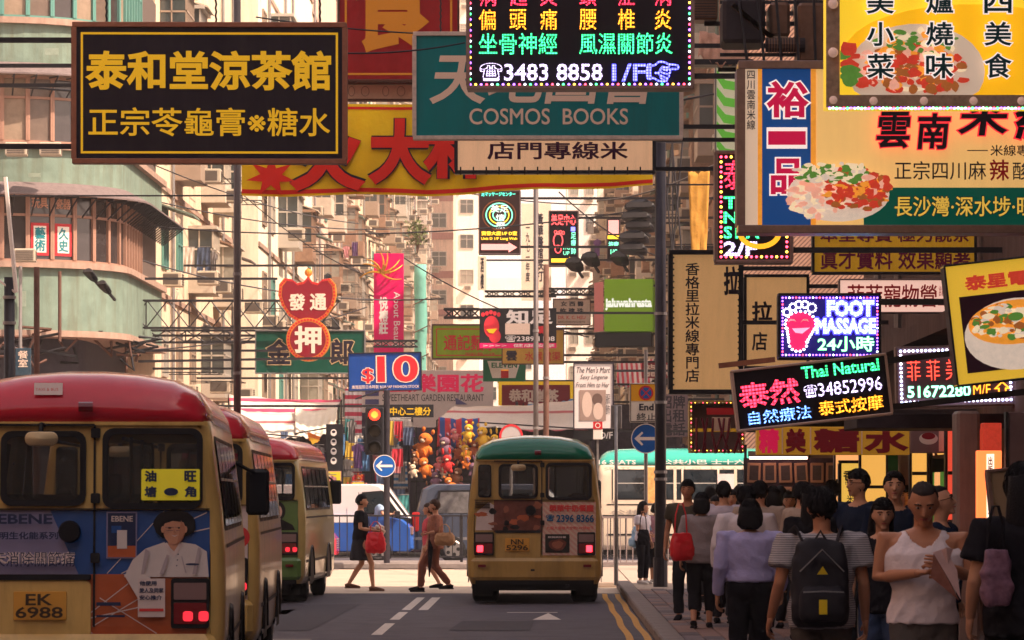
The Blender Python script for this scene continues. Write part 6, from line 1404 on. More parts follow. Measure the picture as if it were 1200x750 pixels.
def backpack(label, loc, rz, s, mat, trim):
    t = thing('backpack', label, 'backpack', loc, (0, 0, R(rz))); t.scale = (s, s, s); m = MB()
    def rr(w, d, z): return [(w / 2 * (abs(math.cos(a)) ** .5) * (1 if math.cos(a) > 0 else -1), d / 2 * (abs(math.sin(a)) ** .5) * (1 if math.sin(a) > 0 else -1), z) for a in [2 * math.pi * i / 20 for i in range(20)]]
    m.loft([rr(.25, .12, 0), rr(.3, .18, .04), rr(.31, .2, .2), rr(.3, .17, .36), rr(.24, .12, .45), rr(.14, .06, .48)]); link('main_pocket', remesh(m, .012, .012, 8, 5), t).data.materials.append(mat)
    m = MB(); m.loft([[(x, y - .115, z) for x, y, z in rr(.22, .08, .03)], [(x, y - .12, z) for x, y, z in rr(.25, .12, .07)], [(x, y - .12, z) for x, y, z in rr(.25, .11, .17)], [(x, y - .11, z) for x, y, z in rr(.2, .06, .22)]]); link('front_pocket', remesh(m, .012, .006, 9, 8), t).data.materials.append(mat)
    MB().tube([(-.11, -.178, .19), (0, -.19, .195), (.11, -.178, .19)], .004, 5).build('zip', trim, t); MB().tube([(-.12, -.1, .3), (0, -.115, .42), (.12, -.1, .3)], .004, 5).build('zip', trim, t)
    for sx in (-1, 1): MB().tube([(sx * .09, .0, .45), (sx * .12, .08, .53), (sx * .135, .2, .5), (sx * .15, .26, .38)], [(.028, .008)] * 4, 8).build('strap', mat, t)
    MB().tube([(-.03, -.02, .47), (0, -.02, .52), (.03, -.02, .47)], .008, 6).build('handle', mat, t)
    return t
t = backpack('black backpack with small yellow badges on the man in the striped T-shirt', P(961, 734, 22.58), 2, 1.08, M('pack_black', (.018, .016, .022), .7, var=.4), GALV)
YB = M('badge_yellow', (.7, .5, .02), .5)
MB().add([(-.03, -.125, .285), (.03, -.125, .285), (0, -.135, .33)], [(0, 1, 2)]).build('badge', YB, t); MB().box(-.025, .02, -.188, -.182, .07, .15, .004).build('badge', YB, t)
t = backpack('pale blue backpack of the girl by the railing', P(747, 642, 66.6), -60, .8, M('pack_blue', (.25, .4, .55), .6, var=.2), WHITE)
# leaflet in the reader's hands
t = thing('leaflet', 'folded pink and white leaflet held by the man in the white tank top', 'leaflet', P(1100, 652, 20.40)); LM = M('leaflet_paper', (.75, .5, .48), .5, var=.35, vs=9); LM2 = M('leaflet_print', (.3, .12, .09), .5, var=.8, vs=12); kk = 20.40 / F
def sh(pts, dy, nm, LM=LM): MB().add([((x - 1100) * kk, dy + .02 * i, (652 - y) * kk) for i, (x, y) in enumerate(pts)], [(0, 1, 2, 3)]).build(nm, LM, t, fix=False)
sh([(1092, 647), (1107, 642), (1121, 668), (1126, 703)], -.06, 'page'); sh([(1093, 648), (1090, 676), (1124, 704), (1108, 670)], -.05, 'page', LM2); sh([(1107, 641), (1116, 643), (1110, 660), (1098, 648)], -.08, 'page')
# plain coloured print on the black T-shirt (the character of the photograph is left out)
t = thing('umbrella', 'closed black umbrella carried by the woman in the brown blouse', 'umbrella', P(503, 676, 65.1)); MB().tube([(0, 0, 0), (.01, 0, .25), (.02, 0, .5), (.0, 0, .62)], [.01, .035, .045, .015], 10).build('canopy', BLK, t); MB().tube([(0, 0, .62), (0, 0, .74)], .012, 6).build('handle', RUST, t)

# ---------------------------------------------------------------- market stalls beyond the crossing
STW = M('tarp_white', (.72, .62, .55), .8, var=.2, vs=3, bump=.4, bs=6, wave=(.55, (.5, .1, .12), 'Z', .93)); TARPW = M('tarp_plain', (.75, .66, .56), .8, var=.2, vs=2, bump=.5, bs=5)
TRW = M('tarp_red_blue', (.55, .04, .06), .8, var=.2, wave=(1.1, (.04, .1, .34), 'X', .5)); TRS = M('tarp_red_stripes', (.6, .5, .46), .8, var=.2, wave=(2.2, (.5, .03, .06), 'X', .5)); TBW = M('tarp_blue_stripes', (.6, .55, .52), .8, wave=(2.0, (.05, .2, .4), 'Z', .5))
def tarp(label, a, b, c, d, mat, posts=True, sag=.12, seed=0, cat='awning', n=26, mrows=8):
    """cloth between four world corners: a,b front edge left/right, c,d back edge right/left"""
    a, b, c, d = [Vector(q) for q in (a, b, c, d)]; o = a.copy(); t = thing('market_awning', label, cat, o); r = random.Random(seed)
    vs = []
    for j in range(mrows + 1):
        v = j / mrows
        for i in range(n + 1):
            u = i / n; p = a.lerp(b, u).lerp(d.lerp(c, u), v) - o
            p.z += -sag * math.sin(math.pi * u) * (1 - .4 * v) + .05 * noise.noise(Vector((u * 6 + seed, v * 4, 0))) + .03 * math.sin(u * 38) * (1 - v); p.y += .05 * noise.noise(Vector((u * 9, v * 5, seed + 3))); vs.append(p)
    fs = [(j * (n + 1) + i, j * (n + 1) + i + 1, (j + 1) * (n + 1) + i + 1, (j + 1) * (n + 1) + i) for j in range(mrows) for i in range(n)]
    m = MB(); m.smooth = True; m.add(vs, fs); ob = m.build('canvas', mat, t, fix=False)
    mo = ob.modifiers.new('thickness', 'SOLIDIFY'); mo.thickness = .01
    if posts:
        for p in (a, b, c, d): q = p - o; MB().tube([(q.x, q.y, -o.z + .1), (q.x, q.y, q.z)], .025, 6).build('post', STEEL, t)
        MB().tube([(0, 0, 0), tuple(b - o)], .02, 5).build('rail', STEEL, t)
    return t
tarp('cream canvas awning with faint stripes over the soft toy stall', P(512, 492, 100), P(692, 503, 100), P(680, 468, 106), P(532, 476, 106), STW, seed=1)
tarp('red and blue striped valance hanging at the left end of the cream awning', P(512, 524, 99.9), P(560, 518, 99.9), P(562, 490, 99.8), P(514, 489, 99.8), TRW, False, .05, 2)
tarp('pale canvas sheet nearest the red roofed minibuses', P(268, 505, 99), P(350, 512, 99), P(352, 484, 104), P(270, 478, 104), STW, seed=3)
tarp('long red edged canvas running above the left stalls', P(270, 486, 104), P(388, 492, 104), P(400, 468, 110), P(268, 462, 110), M('tarp_red_edge', (.7, .6, .54), .8, var=.3, vs=2, wave=(.9, (.5, .05, .12), 'Z', .7)), seed=4)
tarp('crumpled whitish sheet at the right end of the left stalls', P(346, 508, 99.6), P(392, 500, 99.6), P(396, 474, 104), P(346, 478, 104), TARPW, seed=5, sag=.2)
tarp('blue and white striped awning behind the grey poles', P(618, 478, 108), P(676, 472, 108), P(678, 446, 112), P(622, 452, 112), TBW, seed=6)
tarp('red and white striped canvas left of the thick dark pole', P(722, 452, 109), P(764, 446, 109), P(766, 420, 112), P(724, 424, 112), TRS, False, seed=7)
tarp('striped cloth hanging from the stall beside the traffic light', P(404, 560, 101), P(424, 560, 101), P(424, 452, 101.3), P(404, 456, 101.3), M('tarp_bands', (.6, .5, .5), .8, var=.3, wave=(1.4, (.45, .04, .08), 'Z', .5)), False, .02, 8)
tarp('slate and white striped dress cloth hanging right of the traffic light', P(461, 572, 100.5), P(478, 572, 100.5), P(474, 505, 100.6), P(463, 505, 100.6), TBW, False, .02, 9)
tarp('white sheet hanging above the traffic light pole', P(452, 520, 102), P(480, 516, 102), P(482, 486, 103), P(454, 488, 103), TARPW, False, .05, 10)
# stall bodies: dark shaded counters and back cloths
def stall(label, x0, x1, y0, D, mat, depth=4):
    a = P(x0, 577, D); c = P(x1, y0, D); t = thing('market_stall', label, 'market stall', ((a.x + c.x) / 2, D, .12)); w = (c.x - a.x) / 2; h = c.z - .12
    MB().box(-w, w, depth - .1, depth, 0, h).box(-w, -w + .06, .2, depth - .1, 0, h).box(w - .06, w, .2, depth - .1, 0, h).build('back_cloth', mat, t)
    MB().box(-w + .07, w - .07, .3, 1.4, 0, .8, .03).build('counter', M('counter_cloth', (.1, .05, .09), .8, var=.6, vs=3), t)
    for z in (h * .55, h * .8): MB().box(-w + .07, w - .07, .28, .34, z, z + .05).build('rail', STEEL, t)
    for i in range(int(w * 4)): MB().box(-w + .2 + i * .5, -w + .23 + i * .5, .25, .3, .8, h - .05).build('upright', STEEL, t)
    return t
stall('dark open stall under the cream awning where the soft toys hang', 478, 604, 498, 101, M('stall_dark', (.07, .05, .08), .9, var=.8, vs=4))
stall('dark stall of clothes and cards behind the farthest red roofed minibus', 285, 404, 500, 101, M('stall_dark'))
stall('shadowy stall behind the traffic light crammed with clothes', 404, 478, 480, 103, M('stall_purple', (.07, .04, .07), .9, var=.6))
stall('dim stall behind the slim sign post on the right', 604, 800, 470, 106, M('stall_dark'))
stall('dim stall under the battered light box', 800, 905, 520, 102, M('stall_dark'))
# soft toys
TOYC = dict(orange=(.7, .18, .03), yellow=(.75, .42, .04), red=(.55, .03, .03), pink=(.65, .2, .2), brown=(.25, .1, .05), cream=(.65, .5, .35), mauve=(.2, .1, .15), rust=(.45, .12, .05))
def toy(px, py, D, c, sz, label, ears=1, seed=0):
    t = thing('soft_toy', label, 'soft toy', P(px, py, D), (0, R(rnd.uniform(-20, 20)), R(rnd.uniform(-30, 30))), 'soft toys hanging at the stall'); k = sz * D / F; m_ = M('plush_' + c, TOYC[c], .95, var=.35, vs=12, bump=.8, bs=60)
    m = MB(); m.smooth = True; m.sphere((0, 0, -.5 * k), (.55 * k, .45 * k, .6 * k), 12, 9).build('body', m_, t)
    m = MB(); m.smooth = True; m.sphere((0, -.1 * k, .35 * k), (.5 * k, .45 * k, .42 * k), 12, 9)
    for s_ in (-1, 1): m.sphere((s_ * .38 * k, -.05 * k, (.7 + .25 * ears) * k), (.15 * k, .1 * k, (.18 + .2 * (ears > 1)) * k), 8, 6)
    m.build('head', m_, t)
    for s_ in (-1, 1):
        m = MB(); m.smooth = True; m.tube([(s_ * .4 * k, 0, -.2 * k), (s_ * .75 * k, -.1 * k, -.5 * k)], [.17 * k, .14 * k], 8).build('arm', m_, t)
        m = MB(); m.smooth = True; m.tube([(s_ * .28 * k, 0, -.9 * k), (s_ * .38 * k, -.2 * k, -1.25 * k)], [.2 * k, .17 * k], 8).build('leg', m_, t)
        MB().sphere((s_ * .18 * k, -.53 * k, .42 * k), .06 * k, 6, 5).build('eye', BLACK, t)
    m = MB(); m.smooth = True; m.sphere((0, -.5 * k, .22 * k), (.2 * k, .12 * k, .14 * k), 8, 6).build('muzzle', M('plush_cream', TOYC['cream'], .95), t)
    return t
TP = [(498, 520, 'orange', 13, 'largest orange soft toy at the left end of the stall'), (497, 545, 'orange', 9, 'orange soft toy below the largest orange one'), (484, 550, 'cream', 6, 'cream soft toy at the far left of the toy stall'), (515, 542, 'pink', 7, 'pink soft toy beside the lower orange one'), (522, 522, 'mauve', 10, 'mauve round soft toy under the striped valance'), (524, 541, 'red', 8, 'bright red soft toy in the middle of the display'), (540, 526, 'rust', 9, 'rust coloured soft toy under the awning edge'), (545, 528, 'yellow', 7, 'small yellow soft toy in the centre row'), (549, 505, 'yellow', 8, 'glowing yellow soft toy hung highest in the centre'), (556, 524, 'rust', 8, 'rust soft toy right of the small yellow one'), (566, 510, 'yellow', 10, 'large yellow soft toy near the right end'), (580, 516, 'yellow', 7, 'yellow soft toy beside the round traffic sign'), (574, 534, 'brown', 8, 'brown soft toy under the large yellow one'), (536, 556, 'brown', 8, 'brown soft toy low in the middle'), (526, 566, 'orange', 7, 'low orange soft toy near the van roof'), (540, 572, 'pink', 7, 'pink soft toy just over the van roof'), (510, 560, 'mauve', 7, 'mauve soft toy low on the left'), (555, 550, 'mauve', 8, 'mauve soft toy low on the right'), (562, 562, 'rust', 6, 'rust soft toy near the green minibus'), (504, 575, 'brown', 6, 'brown soft toy above the van window'), (574, 552, 'cream', 6, 'cream soft toy tucked beside the green minibus'), (532, 508, 'pink', 6, 'pink soft toy high beside the valance'), (486, 535, 'brown', 6, 'brown soft toy left of the orange pair'), (547, 540, 'orange', 6, 'orange soft toy in the crowded centre'), (520, 552, 'cream', 5, 'small cream soft toy under the red one'),
      (414, 590, 'yellow', 6, 'yellow soft toy heaped at the clothes stall'), (430, 575, 'pink', 6, 'pink soft toy heaped at the clothes stall'), (437, 590, 'rust', 6, 'rust soft toy heaped beside the arrow sign'), (420, 562, 'orange', 5, 'orange soft toy over the clothes heap'), (409, 575, 'red', 5, 'red soft toy at the left of the clothes heap'), (425, 598, 'cream', 5, 'cream soft toy at the bottom of the clothes heap')]
for i, (x, y, c, sz, l) in enumerate(TP): toy(x, y, 99.7 - (i % 3) * .2, c, sz * 1.3, l, 1 + i % 2, i)
# clothes: hung garments with folds
GC = dict(dark=(.015, .018, .03), denim=(.09, .12, .2), white=(.65, .58, .52), red=(.5, .03, .05), grey=(.22, .2, .2), blue=(.08, .18, .35), pink=(.6, .25, .27), yellow=(.62, .4, .06), purple=(.15, .07, .2), teal=(.05, .22, .22))
def garment(px, py, D, w, h, c, kind, label, group='washing hung out on the tenements', rz=0, cat='clothes'):
    t = thing(dict(t='hanging_shirt', p='hanging_trousers', s='hanging_sheet')[kind], label, cat, P(px, py, D), (0, 0, R(rz)), group); k = D / F; w *= k; h *= k
    n = 12; mr = 10; vs = []
    for side in (-1, 1):
        for j in range(mr + 1):
            v = j / mr
            for i in range(n + 1):
                u = i / n * 2 - 1; ww = w / 2
                if kind == 't': ww *= 1.0 if v < .3 else .68
                x = u * ww; z = -v * h - (.12 * h * abs(u) if kind == 't' and v < .3 else 0)
                if kind == 'p' and v > .35: x += (.12 * w if u > 0 else -.12 * w) * (v - .35)
                y = side * .02 + .03 * math.sin(u * 9 + v * 3) * (.3 + v) + .03 * noise.noise(Vector((u * 2, v * 3, px)))
                vs.append((x, y, z))
    N = (n + 1) * (mr + 1); fs = []
    for s_ in (0, 1):
        for j in range(mr):
            for i in range(n):
                if kind == 'p' and j >= 4 and i in (5, 6): continue
                a = s_ * N + j * (n + 1) + i; fs.append((a, a + 1, a + n + 2, a + n + 1))
    m = MB(); m.smooth = True; m.add(vs, fs).build('cloth', M('wash_' + c, GC[c], .9, var=.4, vs=4, bump=.4), t, fix=False)
    MB().tube([(-w * .5, 0, .02), (w * .5, 0, .02)], .012, 5).build('hanger_rod', GALV, t)
    return t
for a in ((136, 216, 101, 18, 40, 'dark', 'p', 'dark trousers hung out beside the mint corner building'), (153, 226, 102, 8, 28, 'red', 't', 'small red garment right of the dark trousers'), (239, 290, 112, 16, 38, 'denim', 'p', 'faded denim jeans hanging before the blank cream wall'), (221, 290, 112, 14, 30, 'white', 's', 'white cloth hanging left of the faded jeans'), (250, 294, 113, 10, 34, 'grey', 't', 'grey garment hanging right of the faded jeans'), (319, 264, 140, 13, 28, 'dark', 't', 'black shirt hanging beside the white banner'), (321, 306, 140, 10, 34, 'dark', 's', 'dark cloth below the black shirt'), (384, 320, 150, 9, 22, 'dark', 't', 'dark shirt hanging right of the pawnshop emblem'), (406, 288, 150, 8, 14, 'pink', 't', 'pink garment left of the magenta board'), (416, 284, 150, 7, 16, 'purple', 's', 'purple cloth left of the magenta board'), (222, 152, 112, 9, 22, 'red', 't', 'red shirt high over the street near the black board'), (241, 196, 118, 8, 20, 'grey', 's', 'grey rag high on the tan tenement'),
          (700, 280, 150, 9, 20, 'purple', 't', 'purple shirt drying between the LED boards'), (692, 262, 140, 7, 12, 'white', 's', 'white towel drying on the right hand facade'), (178, 355, 104, 10, 22, 'blue', 't', 'blue shirt drying low on the left facade'), (205, 340, 110, 8, 20, 'white', 't', 'white vest drying on the left facade')):
    garment(*a, rz=rnd.uniform(-25, 25))
r2 = random.Random(17); ck = list(GC); places = ['next to the striped cloth', 'by the traffic light', 'over the van roof', 'at the back of the clothes stall', 'near the arrow sign', 'under the pale canvas', 'at the front rail', 'high on the stall frame']
for i in range(64):
    left = i % 3 == 0
    x = r2.uniform(300, 400) if left else r2.uniform(404, 482); y = r2.uniform(505, 560) if left else r2.uniform(482, 585); c = ck[i * 7 % len(ck)]
    garment(x, y, 99.0 + r2.uniform(0, 1.4), r2.uniform(9, 16), r2.uniform(18, 32), c, 'ts'[i % 2], '%s %s for sale %s, %s' % (c, 'shirt' if i % 2 == 0 else 'scarf', places[i % 8], ('first from the left', 'half covered by others', 'hanging askew', 'longest of its rail', 'shortest of its rail', 'pegged behind the rest', 'brightest of its row', 'partly in shade')[i // 8]), 'clothes hanging on the market stalls', r2.uniform(-30, 30))
s = Sign('badge_board', 'black display panel with round portrait badges and a yellow card behind the minibus', 382, 497, 402, 572, 99.4, th=.08); s.panel(BLACK)
for i in range(4): s.ell(391, 507 + i * 11, 3.6, 4.2, WHITE, 'badge', 14).ell(391, 506 + i * 11, 2.2, 1.6, INK, 'badge_hair', 10)
s.rect(384, 552, 400, 566, MATS['notice_gold']).rect(385, 553, 399, 565, M('route_card')); MB().box(-.02, .02, .1, .14, -s.root.location.z + .1, -.8).build('post', STEEL, s.root)
s = Sign('display_fan', 'orange and yellow paper fans stuck above the display panel', 360, 505, 376, 519, 99.2, th=.03)
s.poly([(360, 506), (376, 512), (372, 519), (362, 516)], MATS['plush_orange'], 'fan').poly([(362, 512), (375, 516), (366, 521)], MATS['plush_yellow'], 'fan'); MB().box(-.02, .02, .02, .05, -s.root.location.z + .1, 0).build('post', STEEL, s.root)

# ---------------------------------------------------------------- right hand shops along the pavement
def bx(name, label, cat, x0, x1, y0, y1, z0, z1, mat, part='body', b=.01):
    t = thing(name, label, cat, ((x0 + x1) / 2, (y0 + y1) / 2, z0)); w, d = (x1 - x0) / 2, (y1 - y0) / 2
    MB().box(-w, w, -d, d, 0, z1 - z0, b).build(part, mat, t); return t
CANM = M('canopy_dark', (.03, .022, .028), .7, var=.5)
t = bx('shop_canopy', 'low dark canopy sheltering the crowd on the right', 'canopy', 2.5, 4.98, 44.4, 49.4, 2.52, 2.66, CANM, 'deck')
for i in range(4): MB().box(-1.2, 1.2, -2.2 + i * 1.3, -2.14 + i * 1.3, -.06, -.003).build('rib', STEEL, t)
bx('shop_canopy', 'farther dark canopy above the picture stall', 'canopy', 3.5, 4.98, 49.6, 60, 2.54, 2.68, CANM, 'deck')
t = bx('shop_canopy', 'nearer dark canopy at the right edge over the pillar', 'canopy', 3.35, 4.98, 41.4, 43.2, 2.39, 2.55, CANM, 'deck')
PIL = M('pillar_render', (.24, .17, .15), .7, var=.3, streak=.5)
bx('shop_pillar', 'broad greyish pillar between the shops at the right', 'pillar', 4.28, 4.52, 40, 40.5, .112, 2.55, PIL, 'shaft', .03)
bx('shop_pillar', 'thin pale pillar farther along under the low canopy', 'pillar', 4.35, 4.5, 47.3, 47.5, .112, 2.5, M('pale_pillar', (.4, .28, .2), .7, var=.3), 'shaft', .02)
WG = M('warm_tube', (1, .7, .45), .4, em=(1, .5, .22), es=3)
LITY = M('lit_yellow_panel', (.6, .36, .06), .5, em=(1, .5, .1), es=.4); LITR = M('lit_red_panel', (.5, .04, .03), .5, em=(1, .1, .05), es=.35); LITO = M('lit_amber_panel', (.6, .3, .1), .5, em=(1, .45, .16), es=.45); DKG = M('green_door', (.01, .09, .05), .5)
for i, (x0, x1, y, z0, z1, mt, l) in enumerate(((4.05, 4.7, 58.9, .3, 2.3, PIL, 'brown shutter panel at the far end of the shops'), (4.15, 4.85, 55, 1.0, 2.45, LITO, 'amber lit shop panel behind the man with glasses'), (4.3, 4.9, 50.5, .2, 2.45, DKG, 'dark green door panel by the woman with pinned hair'), (4.05, 4.36, 49.3, .9, 2.4, LITY, 'yellow lit upright panel between two shops'), (4.5, 4.95, 47, .4, 2.4, M('dark_panel', (.05, .035, .04), .6, var=.4), 'dark glazed panel left of the pillar'), (4.25, 4.42, 44.6, .5, 2.45, LITY, 'slim yellow lit strip left of the pillar'), (4.55, 4.9, 43.5, .5, 2.45, LITR, 'red lit strip just left of the pillar'), (4.6, 4.98, 38.2, .3, 2.5, M('dim_lilac'), 'lilac poster panel right of the orange light sign'), (4.42, 4.6, 46, .2, 2.45, GALV, 'steel door jamb left of the pillar'))):
    t = bx('shop_screen', l, 'shop screen', x0, x1, y, y + .12, z0, z1, mt, 'panel'); w = (x1 - x0) / 2
    MB().box(-w - .03, -w - .003, -.08, .08, 0, z1 - z0).build('frame', STEEL, t); MB().box(w + .003, w + .03, -.08, .08, 0, z1 - z0).build('frame', STEEL, t)
    for j in range(3): MB().box(-w, w, -.075, -.062, .3 + j * .55, .34 + j * .55).build('cross_bar', STEEL, t)
for i, y in enumerate((45.8, 50, 54.5)):
    t = thing('ceiling_light', ('nearest', 'middle', 'farthest')[i] + ' warm tube lamp fixed under the shop canopies', 'lamp', (4.0, y, 2.42), (0, 0, 0), 'tube lamps under the canopies'); MB().box(-.35, .35, -.03, .03, 0, .06).build('housing', GALV, t); MB().tube([(-.33, 0, -.02), (.33, 0, -.02)], .018, 8).build('tube', WG, t)
# rows of goods in the shop openings, each box its own piece
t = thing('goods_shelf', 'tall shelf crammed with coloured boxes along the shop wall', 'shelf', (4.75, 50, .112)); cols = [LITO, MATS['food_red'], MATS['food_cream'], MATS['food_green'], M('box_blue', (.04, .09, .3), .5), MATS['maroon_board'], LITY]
for z in (.5, 1.0, 1.5, 2.0): MB().box(-.12, .2, -9, 9, z, z + .03).build('shelf_board', RUST, t)
bms = [MB().box(-.1, .1, -.13, .13, 0, .3, .01).mesh('goods_box', c) for c in cols]  # some boxes glow: the shop light is put into their materials
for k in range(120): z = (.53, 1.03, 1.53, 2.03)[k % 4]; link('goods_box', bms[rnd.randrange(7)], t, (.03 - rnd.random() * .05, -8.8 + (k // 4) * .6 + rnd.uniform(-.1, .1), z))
# picture stall
t = thing('picture_stall', 'stall rack hung with rows of small framed pictures under a pinkish lamp', 'stall', (3.9, 57, .112)); FRT = M('tan_picture_frame', (.42, .25, .17), .5, var=.3)
MB().box(-.95, .75, .35, .4, .0, 2.1).build('back_board', M('stall_dark'), t); MB().box(-.95, .75, -.3, .3, 0, .75, .02).build('counter', M('counter_wood', (.16, .08, .05), .6, var=.4), t)
f1 = MB().box(-.1, .1, -.02, .02, -.15, .15, .012).mesh('picture_frame', FRT); f2 = MB().box(-.065, .065, -.03, -.021, -.11, .11).mesh('picture', M('picture_dark', (.06, .05, .06), .3, var=.7, vs=12))
for r_ in range(3):
    for i in range(7): q = link('picture_frame', f1, t, (-.8 + i * .235, .3, 1.88 - r_ * .36), rot=(0, R(rnd.uniform(-3, 3)), 0)); link('picture', f2, q)
MB().box(-.9, .0, .0, .06, 2.12, 2.2).build('lamp_housing', GALV, t); MB().box(-.88, -.02, .01, .05, 2.08, 2.118).build('lamp_tube', M('pink_tube', (1, .6, .5), .4, em=(1, .5, .38), es=3.5), t)
for x in (-.93, .73): MB().box(x - .02, x + .02, .2, .24, 0, 2.3).build('post', STEEL, t)
s = Sign('tilted_light_box', 'tilted tan box sign behind the long black hair at the right edge', 1160, 548, 1215, 612, 36, roll=6, th=.2); s.panel(M('tan_box', (.3, .22, .15), .6, var=.3)).frame(ALF, 3).arms(STEEL, 1, 1, X=5.2)
# cluttered ducts and plant at the top right
DUCT = M('duct_metal', (.17, .09, .06), .5, .4, var=.6, vs=4)
t = thing('air_conditioning_plant', 'dark tangle of condensers and ducts jutting out at the top right', 'air conditioning', P(905, 45, 52)); k = 52 / F
m = MB(); m.box(-58 * k, -8 * k, 0, .9, -5 * k, 48 * k, .05).build('condenser', CANM, t); MB().box(-2 * k, 22 * k, .2, 1.1, 5 * k, 45 * k, .04).build('condenser', DUCT, t); MB().box(30 * k, 62 * k, 0, .8, -28 * k, 42 * k, .04).build('condenser', DUCT, t)
for i in range(12): MB().tube([((-5 + i * 3.2) * k, -.02, -8 * k), ((-3.4 + i * 3.2) * k, -.02, -8 * k)], 9.5 * k, 12).build('duct_rib', DUCT, t)
MB().tube([(-8 * k, -.02, -8 * k), (38 * k, -.02, -8 * k)], 8.5 * k, 12).build('duct', CANM, t)
for i in range(5): MB().tube([((-40 + i * 22) * k, -.1, 48 * k), ((-30 + i * 20) * k, -.15, -30 * k)], .02, 5).build('cable', STEEL, t)
for q in ((20, 40, 60, 5), (35, 42, 66, 20)): MB().box(-.03, .03, -.06, -.0, 0, .7, 0, Matrix.Translation((q[0] * k, 0, q[1] * k * .3)) .to_3x3() @ Matrix.Rotation(R(-50), 3, 'Y')).build('timber', M('orange_timber', (.35, .16, .05), .7, var=.3), t)
MB().box(-60 * k, 5.0 - t.location.x, .3, .36, -18 * k, -14 * k).box(-60 * k, 5.0 - t.location.x, .3, .36, 44 * k, 48 * k).build('support_frame', STEEL, t)
for i, (x, y, w_, h_) in enumerate(((826, 10, 30, 26), (945, 8, 26, 30), (880, 2, 34, 18))):
    t = thing('air_conditioner', ('left dark cooling unit under the top edge', 'right brown cooling unit under the top edge', 'central dark cooling unit at the very top')[i], 'air conditioner', P(x, y, 53 + i * .3)); k = 53 / F
    MB().box(-w_ / 2 * k, w_ / 2 * k, 0, .5, -h_ / 2 * k, h_ / 2 * k, .02).build('casing', DUCT, t)
    for j in range(7): MB().box(-w_ * .42 * k, w_ * .42 * k, -.015, -.002, (-h_ * .4 + j * h_ * .12) * k, (-h_ * .4 + j * h_ * .12 + 1) * k).build('louvre', STEEL, t)
    MB().box(0, 5.0 - t.location.x, .2, .26, -h_ / 2 * k - .06, -h_ / 2 * k).build('bracket', STEEL, t)
t = tarp('crumpled peach canvas wrapped round a lamp frame at the top right', P(818, 66, 56), P(878, 70, 56), P(874, 33, 56.3), P(820, 36, 56.3), M('peach_canvas', (.6, .33, .23), .8, var=.4, vs=5, bump=.9, bs=9), False, .1, 21, 'canvas')
MB().box(-.05, .8, .0, .4, -.12, -.04).box(.3, 5 - t.location.x, .2, .26, -.2, -.14).build('frame', STEEL, t)
t = tarp('brown drooping cloth banner hanging left of the upright LED board', P(812, 335, 70), P(826, 345, 70), P(832, 196, 70.3), P(806, 200, 70.3), M('amber_cloth', (.5, .25, .05), .8, var=.5, vs=2, bump=.8, bs=6), False, .05, 22, 'banner', 8, 20); MB().tube([(-.1, .3, 2.15), (3.5, .3, 2.15)], .02, 5).build('rod', STEEL, t)
# netted scaffold and rooftop plants in the distance
t = thing('scaffold', 'turquoise netted scaffold column left of the pink tower', 'scaffold', P(493, 577, 150) * 1.0); k = 150 / F; NET = M('turquoise_net', (.16, .42, .36), .9, var=.4, vs=2, bump=.9, bs=3)
m = MB(); m.smooth = True; m.loft([[(7 * k * math.cos(a) * (1 + .12 * math.sin(z * 2.1 + a * 3)), 7 * k * math.sin(a), z) for a in [2 * math.pi * i / 12 for i in range(12)]] for z in [i * .5 - 1.6 for i in range(22)]]).build('netting', NET, t)
for i in range(9): MB().tube([(-.3, -.26, -1.5 + i * 1.1), (.3, -.26, -1.2 + i * 1.1)], .02, 4).build('bamboo', RUST, t)
t = thing('rooftop_plant', 'scraggy plants sprouting above the turquoise netting', 'plant', P(489, 288, 150)); LF = M('leaf', (.12, .15, .05), .8, var=.5); m = MB()
for i in range(260):
    a, r_, z = rnd.uniform(0, 6.28), rnd.uniform(0, .4), rnd.uniform(0, .95); c = Vector((r_ * math.cos(a), r_ * math.sin(a), z)); d = Vector((rnd.uniform(-1, 1), rnd.uniform(-1, 1), rnd.uniform(-.3, 1))) * .09; e = Vector((rnd.uniform(-1, 1), rnd.uniform(-1, 1), rnd.uniform(-1, 1))) * .05
    m.add([c, c + d + e, c + d * 2, c + d - e], [(0, 1, 2, 3)])
m.build('foliage', LF, t, fix=False, kind='stuff')
for i in range(5): MB().tube([(0, 0, -.3), (rnd.uniform(-.3, .3), rnd.uniform(-.2, .2), .8)], [.025, .01], 4).build('stem', RUST, t)
# overhead wires
WLAB = ['wire passing just over the pawnshop emblem to the floodlights', 'wire dropping from the air conditioners to the foot board', 'wire running past the top of the magenta board', 'wire crossing behind the bright gap under the banner', 'wire strung above the black signboard to the LED board', 'short wire ending at the brown drooping banner', 'wire fanning from the mint corner to the blank wall', 'wire sagging from the lamp post past the black shirt', 'wire beside the thick dark pole near the floodlights', 'wire between the dark red and the teal boards', 'wire sinking from the scaffold to the clinic board', 'lowest wire under the gantry behind the pawnshop emblem']
for i, (x0, y0, D0, x1, y1, D1, sg) in enumerate(((145, 262, 98, 800, 238, 98, .5), (150, 300, 100, 520, 350, 104, .4), (160, 230, 102, 470, 268, 130, .3), (300, 155, 110, 700, 240, 118, .5), (640, 40, 55, 300, 20, 56, .1), (700, 235, 90, 860, 180, 75, .2), (150, 180, 100, 420, 262, 140, .3), (260, 205, 105, 450, 330, 120, .4), (655, 225, 105, 770, 300, 100, .2), (395, 62, 50, 545, 50, 50, .05), (470, 300, 110, 690, 395, 108, .3), (180, 410, 100, 430, 360, 108, .2))):
    a, c = P(x0, y0, D0), P(x1, y1, D1); t = thing('overhead_wire', WLAB[i], 'wire', a, group='wires slung across the street'); d = c - a
    MB().tube([d * (j / 14) + Vector((0, 0, -sg * 4 * (j / 14) * (1 - j / 14))) for j in range(15)], .011 if D0 < 70 else .018, 4).build('wire', STEEL, t)
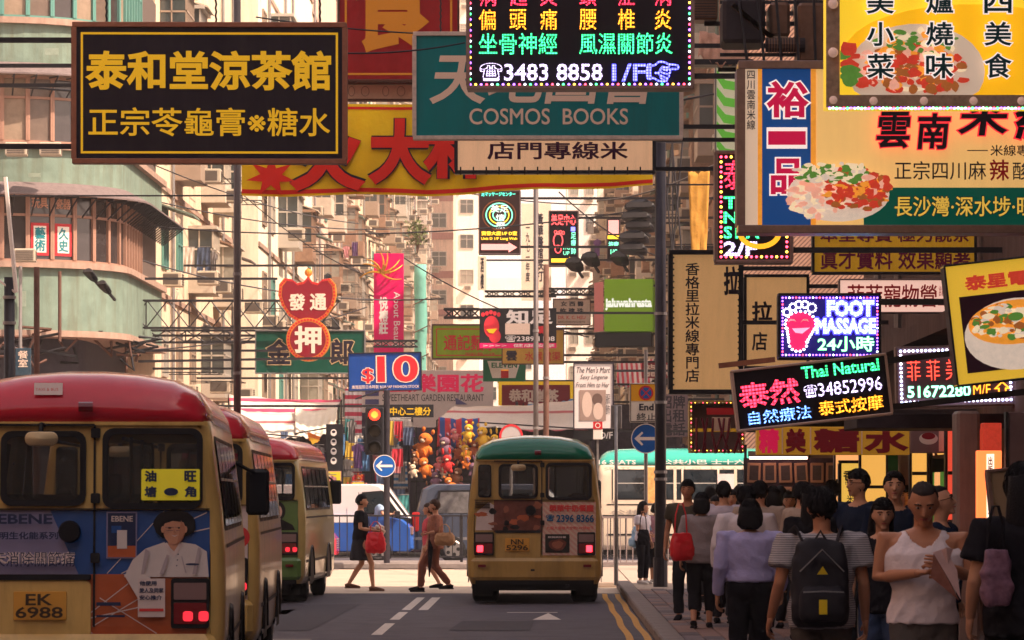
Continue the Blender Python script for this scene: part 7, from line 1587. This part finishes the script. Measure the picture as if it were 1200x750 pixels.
# pipes, tangles and rubbish under the mint building canopy
MINTR = bpy.data.objects['corner_apartment_building']
for i, (x, y0, y1, D) in enumerate(((148, 230, 440, 96.2), (24, 312, 420, 91.7), (70, 318, 400, 92), (118, 390, 300, 95))):
    a, c = P(x, y0, D) - MINTR.location, P(x + (6 if i > 2 else 0), y1, D) - MINTR.location; MB().tube([a, c], .045, 6).build('drain_pipe', GALV if i % 2 else RUST, MINTR)
r3 = random.Random(4)
for i in range(26):
    x = r3.uniform(0, 170); y = r3.uniform(392, 428); a = P(x, y, 91 + x * .03) - MINTR.location; MB().tube([a, a + Vector((r3.uniform(-.6, .6), r3.uniform(-.3, .3), r3.uniform(-.5, .2))), a + Vector((r3.uniform(-.9, .9), r3.uniform(-.3, .3), r3.uniform(-.4, .4)))], .035, 4).build('tangled_cable', (STEEL, RUST, BLACK)[i % 3], MINTR)
for i in range(0):
    a = P(8 + i * 34, 421, 91.3) - MINTR.location; MB().box(a.x - .3, a.x + .3, a.y - .1, a.y + .3, a.z - .35, a.z + .25, .03).build('junction_box', (CANM, DUCT, BLACK)[i % 3], MINTR)
s = Sign('shop_signboard', 'small faded blue sign half buried under the mint building canopy', 18, 408, 36, 440, 90, th=.1); s.panel(M('faded_blue', (.02, .045, .07), .6, var=.9, vs=5)).text('餐\n室', 21, 411, 33, 430, CRM).arms(STEEL, -1, 1, X=-15)

for i, (x, y, D) in enumerate(((30, 300, 91.4), (96, 238, 94), (132, 300, 99), (60, 176, 91.4), (20, 176, 91.4), (108, 318, 97), (146, 248, 102))):
    q = P(x, y, D) - MINTR.location; a = link('air_conditioner', ACM, MINTR, q, rot=(0, 0, -1.5 + .25 * (x > 90))); a.scale = (.9, .8, .75); link('grille', ACGM, a)
for i, (x, y, w, h) in enumerate(((40, 205, 14, 5), (100, 205, 8, 12), (25, 350, 10, 18), (85, 352, 12, 6), (60, 60, 16, 8))):
    q = P(x, y, 91.93) - MINTR.location; k = 92 / F; q.y = -1.03 if x < 60 else q.y; MB().box(q.x - w * k / 2, q.x + w * k / 2, -1.012, -.99, q.z - h * k / 2, q.z + h * k / 2).build('plaster_patch', M('patched_plaster', (.27, .33, .27), .9, var=.4), MINTR) if x < 62 else None

# ---------------------------------------------------------------- haze
hz = MB().box(-425, 425, -65, 905, -1, 72).build('haze', M('haze_air', (1, 1, 1)), kind='stuff')
hm = MATS['haze_air']; nt = hm.node_tree
for n in list(nt.nodes):
    if n.type != 'OUTPUT_MATERIAL': nt.nodes.remove(n)
pv = nt.nodes.new('ShaderNodeVolumePrincipled'); pv.inputs['Color'].default_value = (1, .87, .76, 1); pv.inputs['Density'].default_value = .0008
pv.inputs['Anisotropy'].default_value = .2
nt.links.new(pv.outputs[0], [n for n in nt.nodes if n.type == 'OUTPUT_MATERIAL'][0].inputs['Volume'])
bpy.data.scenes.remove(WORK)
